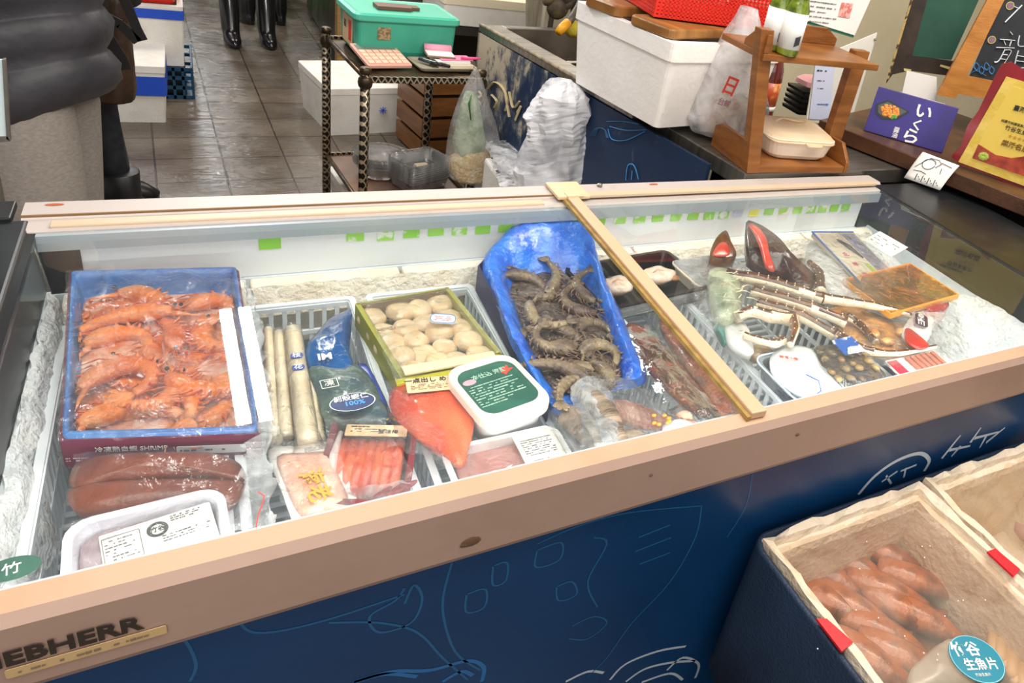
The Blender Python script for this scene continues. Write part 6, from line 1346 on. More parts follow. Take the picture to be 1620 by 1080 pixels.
MB().tube([V(925, -10, 2.6), V(915, 12, 2.55), V(905, 28, 2.5), V(897, 38, 2.47)], .014, 12).build('hose', mat('dark hose', '#4f463a', .5), o, world=True, smooth=True); MB().tube([V(898, 36, 2.47), V(890, 44, 2.45), V(883, 52, 2.44)], [.017, .018, .014], 12).build('nozzle', mat('orange yellow nozzle', '#e0a01e', .4), o, world=True, smooth=True)
MB().ell(V(906, 46, 2.52), (.035, .03, .032)).top('yellow_sponge', mat('mustard sponge', '#b9a62c', .8, bump=.6, bscale=50), 'mustard-yellow sponge beside the hose nozzle', 'sponge', smooth=True)
pb = Pl((.9, 3.55), (2.9, 3.55))
mb = pb.poly([(835, -60), (1240, -60), (1240, 60), (835, 60)], .03); mb.build('wall_panel', mat('grey beige panel', '#a39c88', .7, 0, '#7a7362', 6), None, kind='structure')
for i, (x0, x1, col, lb) in enumerate(((842, 850, '#8d8574', 'thin pale pipe nearest the small bluish box'), (856, 862, '#c9c2b2', 'thin cream pipe, second from the bluish box'), (868, 876, '#4a443a', 'dark pipe, third from the bluish box'), (968, 976, '#6e6a5e', 'dark grey pipe beside the red basket'), (985, 1000, '#8f8b7e', 'wide grey pipe touching the red basket edge'))):
    a = V((x0+x1)/2, 30, 3.42); r_ = (V(x1, 30, 3.42).x-V(x0, 30, 3.42).x)/2
    MB().tube([(a.x, a.y, .3), (a.x, a.y, 1.0), (a.x, a.y, 2.2)], r_, 12).top('water_pipe', mat('pipe '+col, col, .5), lb+', upright against the panel', 'pipe', 'pipes behind the sink', smooth=True)
qa, qb = V(922, 16, 3.1), V(962, 40, 3.1); mb = MB().add([qa, qb, Vector((qb.x, 3.1, 0)), Vector((qa.x, 3.1, 0)), qa+Vector((0, .02, 0)), qb+Vector((0, .02, 0)), Vector((qb.x, 3.12, 0)), Vector((qa.x, 3.12, 0))], [(0, 1, 2, 3), (4, 5, 6, 7), (0, 1, 5, 4), (1, 2, 6, 5), (2, 3, 7, 6), (3, 0, 4, 7)]); mb.top('brown_board', mat('dull brown board', '#8a7158', .6), 'dull brown board standing beyond the sink basin', 'board')
t_ = thing('utensil_heap', 'dark heap of tools and rags hanging above the sink basin', 'utensils', tuple(V(920, 8, 2.9)), 0)
mb = MB(); r2 = random.Random(5)
for i in range(16): p = V(r2.uniform(862, 965), r2.uniform(-15, 22), 2.9); mb.ell(p, (r2.uniform(.02, .05), .03, r2.uniform(.02, .05)), M=Matrix.Rotation(r2.uniform(0, 3), 4, 'Y'))
mb.build('dark_tools', mat('dark tools', '#3a3128', .6, 0, '#6b5a3c', 16), t_, world=True, smooth=True)['kind'] = 'stuff'

# ------------------------------------------------------------------ steel table and wooden stand
TZ = .85
P = [(1.186, 1.352), (1.90, 1.352), (1.84, 1.735), (1.138, 1.735)]
tb = thing('steel_table', 'stainless steel table behind the freezer carrying the wooden stand', 'table', (1.5, 1.54, 0))
def shrink(P, k): cx, cy = sum(p[0] for p in P)/len(P), sum(p[1] for p in P)/len(P); return [(cx+(x-cx)*k, cy+(y-cy)*k) for x, y in P]
prism(P, TZ-.045, TZ).build('table_top', STEEL, tb, world=True, bevel=.003)
for x, y in ((1.172, 1.70), (1.215, 1.385), (1.80, 1.70), (1.80, 1.385)): MB().box((x, y, (TZ-.045)/2), (.04, .04, TZ-.045)).build('leg', STEEL, tb, world=True)
prism(shrink(P, .9), .28, .30).build('under_shelf', DSTEEL, tb, world=True)
MB().tube([(1.29, 1.42, .3), (1.30, 1.43, .78)], .018, 12).top('bottle_handle', mat('grey handle', '#9a958a', .4), 'grey cylindrical handle standing in the dark under the table', 'tool handle', smooth=True)
prism([(1.34, 1.42), (1.75, 1.42), (1.75, 1.68), (1.34, 1.68)], .301, .72).top('dark_crate', mat('dark crate', '#22201d', .7), 'dark box in the shade under the steel table', 'box')
WST = wood('stand wood', '#9a6230', '#74441c', (3, 3, 16), .35)
A = G(1188, 274, TZ); B = G(1333, 274, TZ); yw2 = atan2(B.y-A.y, B.x-A.x); LW = (B-A).length
st_ = thing('wooden_stand', 'brown wooden two-level stand with cut corner boards on the steel table', 'stand', (A.x, A.y+.0, TZ), yw2)
DP = .19; Ts = root_mat(st_); inv = Ts.inverted()
MB().box((LW/2, DP/2, .010), (LW, DP, .02)).build('base_board', WST, st_, bevel=.003)
ptop = inv @ V(1190, 40, 1.36); zt2 = (Ts @ Vector((.02, .07, 0))); hz = V(1190, 42, (Ts @ Vector((0, .02, 0))).y).z-TZ; print('stand', A, B, LW, hz, ptop)
lean = -.07
def post(x, y, name='post', wd=.038, dp=.028, h=hz, ln=lean):
    mb = MB(); mb.loft([[Vector((x+sx*wd/2+ln*k, y+sy*dp/2, z)) for sx, sy in ((-1, -1), (1, -1), (1, 1), (-1, 1))] for z, k in ((.0, 0), (h, 1))]); return mb.build(name, WST, st_, bevel=.002)
post(.005, .012); xr = (inv @ V(1330, 180, (Ts @ Vector((LW, .10, 0))).y)).x; post(xr, .105, h=hz-.045, ln=.0, wd=.05)
TB = hz-.07
mb = MB(); mb.loft([[Vector(q) for q in ((-.065, -.012, z), (LW*.97, -.012, z), (LW*.97, DP-.01, z), (-.065, DP-.01, z))] for z in (TB, TB+.016)]); mb.build('top_board', WST, st_, bevel=.002)
mb = MB(); mb.loft([[Vector((x, y, z)) for x, z in ((.06, TB+.016), (LW*.97, TB+.016), (LW*.97, TB+.035), (LW*.84, TB+.06), (.14, TB+.06), (.06, TB+.035))] for y in (DP-.02, DP-.005)]); mb.build('back_rail', WST, st_, bevel=.002)
mb = MB(); mb.loft([[Vector((x, y, z)) for y, z in ((-.01, TB+.016), (.08, TB+.016), (.08, TB+.03), (.05, TB+.055), (-.01, TB+.06))] for x in (-.065, -.052)]); mb.build('end_cheek', WST, st_, bevel=.002)
for x, w_ in ((-.012, .012), (LW+.002, .012)):
    mb = MB(); mb.loft([[Vector((x+dx, y, z)) for y, z in ((0, 0), (DP, 0), (DP, .06), (DP-.03, .075), (.04, .075), (.0, .03))] for dx in (0, w_)]); mb.build('side_cheek', WST, st_, bevel=.002)
# jars and bottles
def jar(px, py, Y, lb, h=.16, r=.028):
    p = V(px, py, Y); zz = TZ+TB+.017; o = thing('glass_jar', lb, 'jar', (p.x, p.y, zz), 0, 'green jars on the wooden stand')
    MB().lathe([(r*.9, 0), (r, .005), (r, h*.66), (r*.8, h*.76), (r*.72, h*.80), (r*.72, h*.9)], 24).build('glass_body', mat('olive green glass', '#8a9a2e', .12, 0, '#3f5a1c', 30, coat=.7), o, smooth=True)
    MB().lathe([(r*1.015, h*.10), (r*1.015, h*.62)], 24).build('white_label', mat('jar label white', '#efeee9', .5), o, smooth=True)
    MB().lathe([(r*.80, h*.84), (r*.82, h*.86), (r*.82, h*.99), (r*.76, h)], 24).build('lid', mat('green jar lid', '#3c6b34', .4, 0, '#d9d4c4', 60, (.5, .55)), o, smooth=True)
    mb = MB()
    for k in range(6): mb.box((-.008+.0026*k, -r*1.03, h*.22+.001*k), (.0012, .001, .022))
    mb.build('printed_marks', INK, o)
jar(1222, 62, (Ts @ Vector((.10, .05, 0))).y, 'green glass jar with a white label, nearer the end cheek of the stand'); jar(1247, 72, (Ts @ Vector((.10, .03, 0))).y-.02, 'green glass jar with a white label and black marks, nearer the middle of the stand')
p = G(1222, 210, TZ+.001); o = thing('sauce_bottle', 'dark red sauce bottle with an orange picture label behind the lunch box', 'bottle', (p.x+.02, p.y+.10, TZ+.0215), 0)
MB().lathe([(.036, 0), (.039, .006), (.039, .12), (.036, .15), (.024, .19), (.018, .215), (.018, .235)], 28).build('glass_body', mat('dark red sauce', '#5f1608', .12, 0, '#7c240e', 10, coat=.8), o, smooth=True)
MB().lathe([(.0395, .03), (.0395, .115)], 28).build('picture_label', mat('orange food label', '#b9491c', .4, 0, '#e0a060', 45, (.45, .6)), o, smooth=True)
MB().lathe([(.0399, .026), (.0399, .040)], 28).build('white_band', PAPER, o, smooth=True); MB().lathe([(.019, .235), (.02, .238), (.02, .262), (.018, .264)], 20).build('cap', mat('maroon cap', '#5a1a14', .4), o, smooth=True)
# lunch box
p1 = G(1262, 252, TZ+.02); o = thing('lunch_box', 'pale beige paper lunch box with a loosely closed clasp lid, on the wooden stand', 'food box', (p1.x+.005, p1.y+.055, TZ+.0215), yw2-.10)
LBX = mat('beige pulp', '#e2c9a8', .6, 0, '#d8bb94', 10); LBW = mat('translucent beige', '#ead9c6', .4)
MB().loft([rr(.165, .115, .03, 0), rr(.185, .135, .03, .012), rr(.205, .150, .03, .055), rr(.212, .156, .032, .056), rr(.212, .156, .032, .059)]).build('box_body', LBW, o, smooth=False, bevel=.002)
ldm = Matrix.Translation((-.0, .078, .060)) @ Matrix.Rotation(.10, 4, 'X') @ Matrix.Translation((0, -.078, 0))
mb = MB().loft([rr(.214, .158, .032, .004), rr(.214, .158, .032, .008), rr(.195, .140, .03, .018), rr(.150, .100, .03, .024)], M=ldm); ldo = mb.build('lid', LBX, o, bevel=.002)
mb = MB().loft([rr(.05, .022, .01, 0), rr(.05, .022, .01, .004)], M=ldm @ Matrix.Translation((.02, -.086, .006))); mb.build('clasp', LBX, ldo, bevel=.001); mb = MB().tube([ldm @ Vector(q) for q in ((-.05, .02, .025), (-.02, .035, .028), (.02, .02, .028), (.05, .03, .025))], .004, 8); mb.build('lid_ridge', LBX, ldo, smooth=True)
# plastic bag with red character
YR = 1.60
t_ = thing('plastic_bag', 'upright translucent shopping bag with a red character, beside the wooden stand', 'plastic bag', tuple(V(1150, 205, YR)), 0)
vbag([(1095, 1200, 208), (1090, 1212, 190), (1102, 1212, 165), (1112, 1210, 135), (1125, 1207, 105), (1140, 1204, 80), (1152, 1200, 55), (1165, 1198, 32), (1175, 1196, 12)], YR, .06, .008, film('white shopping bag', '#fafafa', .38, '#f6f6f8', .6, .25, .5, 14), 6).build('bag_film', MATS['white shopping bag'], t_, world=True, smooth=True)
vbag([(1108, 1195, 206), (1104, 1196, 190), (1112, 1198, 170), (1126, 1192, 155)], YR, .04, .010, None, 9).build('packed_food', mat('mixed packed food', '#c9b596', .5, 0, '#8a4a50', 24, (.45, .7), .4, 60), t_, world=True, smooth=True)
pr = Pl((.8, YR-.062), (2.0, YR-.062))
M_ = Matrix.Translation(pr.w(1155, 138)) @ Matrix.Rotation(pi/2, 4, 'X') @ Matrix.Rotation(-.25, 4, 'Z'); text('日', .055, M_, mat('red print', '#dd4a36'), t_, 'red_character', .02); text('台鮮', .022, M_ @ Matrix.Translation((.004, -.045, 0)), mat('plum print', '#8a4a5a'), t_, 'plum_characters')
# stacked dark boxes and pink bundle behind the stand
o = thing('black_basket', 'stack of black slotted baskets with a pink bundle on top, behind the sauce bottle', 'basket', tuple(G(1272, 175, TZ)), yw2)
for k in range(5): MB().loft([rr(.13, .10, .01, .018*k), rr(.135, .105, .01, .018*k+.010)]).build('slotted_tier', BLACK, o)
mb = MB().loft([rr(.10, .09, .02, .094), rr(.105, .09, .03, .11), rr(.07, .06, .02, .122)]); mb.top('pink_cloth', mat('pink cloth', '#dba2a4', .8), 'folded pink cloth on the black baskets', 'cloth').location = tuple(Vector(o.location)+Vector((0, 0, .094)))

# ------------------------------------------------------------------ certificates and boards
YC = 1.72; pc = Pl((1.2, YC), (2.2, YC)); pc2 = Pl((1.2, YC+.10), (2.2, YC+.10))
t_ = pc.poly([(1292, 92), (1388, 52), (1345, 198), (1275, 192)], .004).top('framed_certificate', mat('acrylic cream sheet', '#e6e2d6', .3, 0, '#d6d4cc', 5, coat=.4), 'cream acrylic-framed sheet with blue and black print standing behind the stand', 'certificate')
pc.poly([(1290, 100), (1322, 92), (1312, 190), (1280, 188)], .001, -.003).build('pale_blue_page', mat('pale blue page', '#cfd4ea', .4), t_, world=True)
for py, m, h in ((112, INK, .012), (128, INK, .008), (140, INK, .006), (165, mat('blue seal print', '#5f7ec0', .5), .014)):
    rows(up_m(pc.w(1302, py, -.0045)), .05, h, 1, m, t_, 'printed_row', py, .9)
p4 = pc2.poly([(1268, 30), (1290, -40), (1395, -40), (1352, 56)], .004).top('paper_certificate', PAPER, 'white printed certificate with a square red seal above the acrylic sheet', 'certificate')
pc2.poly([(1270, 28), (1352, 52), (1350, 60), (1268, 35)], .005, .004).build('green_border', mat('green card edge', '#2f7a62', .5), p4, world=True)
for k in range(5): rows(up_m(pc2.w(1300+k, 4+k*8, -.002)), .13, .008, 1, GREYINK, p4, 'printed_row', 50+k, .85)
sl = pc2.poly([(1332, 4), (1350, 6), (1344, 29), (1326, 26)], .001, -.002).build('red_seal', mat('faded red seal', '#d77a70', .6, 0, '#efb6ae', 90, (.45, .55)), p4, world=True)
for px, py in ((1384, 62), (1338, 190)): MB().lathe([(.004, 0), (.004, .004), (.001, .006)], 10, M=up_m(pc.w(px, py, -.001))).build('corner_screw', STEEL, t_, world=True)
# ledge cabinet
LZ = .90; LA, LB_ = Vector((1.711, 1.517, 0)), Vector((1.90, 1.005, 0)); ld_ = (LB_-LA).normalized()
LA2 = LA-ld_*.12; LB2 = LB_+ld_*.55
cb = thing('counter_cabinet', 'dark cabinet with a worn brown wooden ledge beside the freezer end', 'cabinet', (2.3, 1.2, 0))
nrm = Vector((-ld_.y, ld_.x, 0)); nrm = nrm if nrm.x > 0 else -nrm
Pq = [LA2, LB2, LB2+nrm*.8, LA2+nrm*.8]
prism([(p.x, p.y) for p in Pq], LZ-.045, LZ).build('ledge_board', wood('worn brown ledge', '#5c3a24', '#3c2618', (4, 4, 4)), cb, world=True, bevel=.003)
Pb = [p+nrm*.20 for p in Pq]
prism([(p.x, p.y) for p in Pb], 0, LZ-.046).build('cabinet_body', mat('dark cabinet side', '#262220', .3), cb, world=True)
# ikura box
A = G(1366, 207, LZ); B = G(1490, 243, LZ); yi = atan2(B.y-A.y, B.x-A.x); wi = (B-A).length
bxk = thing('roe_carton', 'purple carton with a bowl of orange salmon roe and white hiragana, on the wooden ledge', 'carton', (A.x, A.y, LZ+.002), yi)
hi = V(1390, 136, A.y+.02).z-LZ; print('ikura', A, B, wi, hi)
TL = Matrix.Rotation(-.16, 4, 'X'); PURP = mat('purple carton', '#3a2e86', .35, 0, '#2a2160', 4, coat=.3); DPI = .055
mb = MB().loft([[TL @ Vector((x, y, z)) for x, y in ((0, 0), (wi, 0), (wi, DPI), (0, DPI))] for z in (0, hi)]); mb.build('carton_body', PURP, bxk, bevel=.001)
F = root_mat(bxk) @ TL @ Matrix.Rotation(pi/2, 4, 'X')     # local x right, y up on the front face, z toward viewer
F = F @ Matrix.Translation((0, 0, .0012))
mb = MB(); pts = [(.04, .62), (.16, .78), (.46, .66), (.36, .44), (.18, .34), (.08, .42)]
vs = [F @ Vector((x*wi, y*hi, 0)) for x, y in pts]; mb.add(vs+[v_+(F.to_3x3() @ Vector((0, 0, .0008))) for v_ in vs], [tuple(range(6)), tuple(range(6, 12))]); mb.build('printed_bowl', mat('dark bowl print', '#23262c', .4, coat=.5), bxk, world=True)
vs = [F @ Vector((x*wi, y*hi, .001)) for x, y in ((.07, .61), (.17, .74), (.43, .65), (.33, .47), (.18, .40), (.10, .46))]; mb = MB().add(vs, [tuple(range(6))]); mb.build('bowl_inside_print', mat('grey bowl print', '#565a58', .4), bxk, world=True)
mb = MB(); r2 = random.Random(6)
for i in range(90):
    a, q = r2.uniform(0, 2*pi), math.sqrt(r2.random()); mb.lathe([(.0042, .0), (.001, .0012)], 8, M=F @ Matrix.Translation(((.23+.115*q*cos(a))*wi, (.555+.125*q*sin(a))*hi, .0014+.0001*(i % 7))))
mb.build('printed_roe', mat('orange roe print', '#f07d22', .4, 0, '#f5a84a', 200), bxk, world=True)
mb = MB(); 
for i in range(6): mb.lathe([(.005, 0), (.001, .001)], 7, M=F @ Matrix.Translation(((.30+.02*cos(i))*wi, (.46+.03*sin(i*1.4))*hi, .0028)))
mb.build('printed_green_garnish', mat('green garnish print', '#5a9a3a', .4), bxk, world=True)
for s_, x, y, h in (('い', .62, .72, .048), ('く', .60, .42, .036), ('ら', .575, .14, .050)): text(s_, h, F @ Matrix.Translation((x*wi, y*hi, .0006)), PAPER, bxk, 'white_hiragana', .02, 1.15)
for k, s_ in enumerate('醤油'): text(s_, .018, F @ Matrix.Translation((.385*wi, (.20-.12*k)*hi, .0006)), PAPER, bxk, 'white_kanji', .01)
Fr = root_mat(bxk) @ TL @ Matrix.Translation((wi+.0012, DPI*.5, hi*.42)) @ Matrix.Rotation(pi/2, 4, 'Z') @ Matrix.Rotation(pi/2, 4, 'X'); sd = card(Fr, .026, hi*.55, RED, bxk, 'red_side_label', t=.0008)
for k, s_ in enumerate('北海道'): text(s_, .018, Fr @ Matrix.Translation((0, .03-.028*k, .0008)), PAPER, sd, 'side_lettering', .01)
Ft = root_mat(bxk) @ TL @ Matrix.Translation((wi*.55, DPI*.45, hi+.0012)); text('いくら 醤油漬', .022, Ft, PAPER, bxk, 'top_lettering', .02)
# little card on the ledge edge
pe = Pl((LA-nrm*.010).xy, (LB_-nrm*.010).xy)
so_ = 1 if (pe.a-CAM).dot(pe.n) > 0 else -1
cA_, cB_, cC_, cD_ = pe.w(1460, 240, 0), pe.w(1518, 262, 0), pe.w(1487, 301, -.03*so_), pe.w(1430, 281, -.03*so_)
mb = MB(); mb.grid(lambda u, v_: (cA_*(1-u)+cB_*u)*(1-v_)+(cD_*(1-u)+cC_*u)*v_+Vector((0, 0, .006*sin(pi*v_))), 6, 8)
t_ = mb.top('drawing_card', PAPER, 'white card with an ink portrait doodle curling over the wooden ledge', 'card', thick=.0008, smooth=True)
def oncard(u, v_, dz=.0022): return (cA_*(1-u)+cB_*u)*(1-v_)+(cD_*(1-u)+cC_*u)*v_+Vector((0, 0, .006*sin(pi*v_)))-nrm*dz
mb = MB()
for l in ([(.35+.16*cos(a), .35+.2*sin(a)) for a in [i*.4 for i in range(16)]], [(.2, .3), (.3, .12), (.5, .08), (.62, .2), (.55, .4)], [(.08, .6), (.25, .2)], [(.1, .7), (.3, .66), (.45, .7)], [(.6, .15), (.9, .2)], [(.7, .35), (.75, .55)]):
    mb.tube([oncard(u, v_) for u, v_ in l], .0009, 5)
for i in range(12): mb.tube([oncard(.25+i*.055, .82+.06*((i*7) % 3-1)), oncard(.28+i*.055, .90-.05*((i*5) % 3-1))], .0011, 5)
mb.build('ink_doodle', INK, t_, world=True)
# green chalkboard
BY = mat('old dark frame wood', '#3a2c22', .6, 0, '#1f1712', 14, (.4, .7)); GB = mat('green chalkboard', '#1f4a3a', .75, 0, '#285443', 8)
pg = Pl((1.95, 1.98), (2.45, 1.50))
t_ = thing('green_chalkboard', 'green chalkboard in a chipped dark frame leaning against the beige wall', 'chalkboard', tuple(pg.w(1480, 120)-Vector((0, 0, .2))), 0)
s2_ = 1 if (pg.a-CAM).dot(pg.n) > 0 else -1
def q_on(pl, pts, name, m, par, t=.01, off=0): return pl.poly(pts, t*s_of(pl), off*s_of(pl)).build(name, m, par, world=True)
def s_of(pl): return 1 if (pl.a-CAM).dot(pl.n) > 0 else -1
q_on(pg, [(1462, -10), (1560, -25), (1505, 95), (1440, 88)], 'board', GB, t_, .008)
q_on(pg, [(1448, -20), (1472, -20), (1442, 92), (1438, 112), (1412, 118), (1402, 132)], 'frame_side', BY, t_, .02, -.008); q_on(pg, [(1436, 88), (1512, 98), (1502, 120), (1424, 110)], 'frame_bottom', BY, t_, .02, -.010)
mb = pg.poly([(1446, -20), (1450, -20), (1406, 126), (1402, 128)], .004*s_of(pg), -.012*s_of(pg)); mb.build('chipped_edge', mat('chipped tan edge', '#b79a5a', .6, 0, '#4a3a24', 60, (.45, .55)), t_, world=True)
for pts in ([(1488, 102), (1504, 106), (1502, 110), (1487, 105)], [(1430, 108), (1442, 110), (1440, 114), (1430, 112)]): q_on(pg, pts, 'paint_chip', mat('cream chip', '#d9c48a', .6), t_, .001, -.013)
q_on(Pl((1.9, 1.86), (2.4, 1.38)), [(1435, 112), (1482, 122), (1482, 190), (1420, 180)], 'x', PAPER, None, .003).name = 'white_sheet'
for o_ in [q for q in bpy.data.objects if q.name == 'white_sheet']: o_['label'] = 'whitish sheet lying behind the purple carton below the green chalkboard'; o_['category'] = 'paper'
# menu chalkboard with pine frame
pm = Pl((1.92, 1.80), (2.42, 1.32)); PINE = wood('pine frame', '#c98a44', '#a86c30', (3, 3, 12)); SL = mat('black chalkboard', '#22252a', .7, 0, '#2c3036', 8)
t_ = thing('menu_chalkboard', 'black chalkboard in a pine frame with chalk characters, behind the red plaque', 'chalkboard', tuple(pm.w(1560, 150)-Vector((0, 0, .15))), 0)
q_on(pm, [(1530, 130), (1600, -30), (1720, -30), (1660, 170)], 'board', SL, t_, .008)
q_on(pm, [(1482, 150), (1578, -30), (1604, -30), (1512, 156)], 'frame_upright', PINE, t_, .022, -.012); q_on(pm, [(1520, 118), (1640, 142), (1635, 168), (1512, 148)], 'frame_rail', PINE, t_, .022, -.010)
CHK = mat('white chalk', '#dfe3e6', .9)
def chalk(lines, m, r, name):
    draw_on(pm, lines, m, r, name, t_, -.004*s_of(pm))
chalk([[(1590, 35), (1605, 20), (1617, 8)], [(1604, 10), (1613, 14)]], CHK, .0024, 'chalk_stroke')
chalk([[(1598, 50), (1602, 55)], [(1582, 62), (1606, 64)], [(1588, 64), (1591, 71)], [(1600, 65), (1597, 73)], [(1576, 75), (1605, 76)], [(1590, 78), (1580, 96), (1573, 98)], [(1590, 79), (1600, 80), (1594, 92), (1587, 103)], [(1586, 86), (1594, 87)], [(1583, 93), (1591, 94)], [(1613, 56), (1611, 72), (1625, 73)], [(1611, 80), (1606, 105), (1625, 107)], [(1610, 88), (1622, 90)], [(1608, 96), (1622, 98)]], CHK, .0022, 'chalk_character')
chalk([[(1545+8*i+4*cos(a), 105+6*(i % 2)+6*sin(a)) for a in (0, 1.5, 3, 4.5, 6.2)] for i in range(4)]+[[(1536, 116), (1545, 112), (1560, 120)]], mat('blue chalk', '#3f74a8', .9), .0018, 'blue_chalk_waves')
for px, py in ((1598, 9), (1569, 63)):
    mm = Matrix.Translation(pm.w(px, py, -.003*s_of(pm))) @ Matrix.Rotation(pm.yaw, 4, 'Z') @ Matrix.Rotation(pi/2, 4, 'X'); mb = MB(); ring(mb, mm, .010, .0125, 24); mb.build('chalk_ring', mat('yellow chalk', '#c9b96a', .9), t_, world=True); mb = MB().lathe([(.009, 0), (.009, .0006)], 20, M=mm); mb.build('purple_dot', mat('purple chalk', '#8a6a80', .9), t_, world=True)
# red plaque with gold sheet
A = G(1506, 262, LZ); B = G(1626, 297, LZ+.004); pq = Pl((A.x, A.y), (B.x, B.y))
t_ = thing('award_plaque', 'wavy dark red wooden plaque with an embossed gold sheet, leaning on the ledge', 'plaque', tuple(pq.w(1575, 280)-Vector((0, 0, .03))), 0)
q_on(pq, [(1505, 248), (1520, 232), (1530, 200), (1548, 175), (1560, 150), (1572, 125), (1585, 102), (1600, 98), (1618, 110), (1640, 100), (1740, 130), (1700, 330), (1600, 292), (1560, 275), (1520, 262)], 'red_board', mat('dark red lacquer', '#8e1622', .35, 0, '#7a0f1a', 8, coat=.3), t_, .014)
GLD = mat('embossed gold sheet', '#d9b94a', .4, .15, '#e6c966', 30, (.4, .6), .15, 90)
gq = q_on(pq, [(1516, 256), (1592, 121), (1760, 170), (1700, 322), (1620, 294)], 'gold_sheet', GLD, t_, .002, -.004)
q_on(pq, [(1534, 252), (1601, 136), (1740, 178), (1690, 300), (1625, 282)], 'gold_panel', mat('plain gold field', '#e3c355', .35, .1), gq, .001, -.005)
mp_ = lambda px, py, off=-.0068: Matrix.Translation(pq.w(px, py, off*s_of(pq))) @ Matrix.Rotation(pq.yaw, 4, 'Z') @ Matrix.Rotation(pi/2, 4, 'X')
BRN = mat('brown gold print', '#7c5418', .5)
text('臺灣', .016, mp_(1613, 173), INK, gq, 'plaque_lettering', .02); text('桃園市桃園區新永', .0085, mp_(1604, 196), INK, gq, 'plaque_lettering', .01); text('竹谷生魚片', .0150, mp_(1612, 208), INK, gq, 'plaque_lettering', .01); text('★★★★★', .0130, mp_(1613, 220), mat('orange gold print', '#c98a20', .4), gq, 'plaque_stars'); text('樂活名店', .0185, mp_(1606, 232), BRN, gq, 'plaque_lettering', .03)
q_on(pq, [(1538, 250), (1548, 228), (1575, 245), (1600, 250), (1640, 245), (1640, 285), (1600, 272)], 'food_picture', mat('red brown food print', '#b5482e', .4, 0, '#8a2a1c', 30, (.4, .6)), gq, .0008, -.0072)
mb = MB()
for i in range(9): a = i*.7; mb.lathe([(.0065, 0), (.001, .0012)], 8, M=mp_(1556, 247, -.0088) @ Matrix.Translation((.008*cos(a), .006*sin(a), 0)))
mb.build('green_garnish_print', mat('green print', '#a8b94a'), gq, world=True)
# framed sign at the far left of the picture
pk = Pl((-.6, 1.42), (-.2, 1.42)); t_ = thing('framed_sign', 'pale blue framed sign just showing beyond the freezer corner', 'sign', tuple(V(0, 330, 1.42)), 0)
pk.poly([(-60, 95), (4, 95), (10, 218), (-60, 222)], .006).build('sign_face', mat('pale blue sign', '#cfe0e4', .4), t_, world=True)
for pts in ([(3, 95), (8, 95), (16, 223), (10, 220)], [(-60, 219), (12, 216), (16, 224), (-60, 228)]): pk.poly(pts, .012, -.003).build('metal_frame', STEEL, t_, world=True)
MB().tube([pk.w(-30, 225)+Vector((0, .01, 0)), Vector((pk.w(-30, 225).x, 1.43, .0))], .012, 10).build('stand_pole', STEEL, t_, world=True)
print('rim coords', V(880, 290, 2.0))

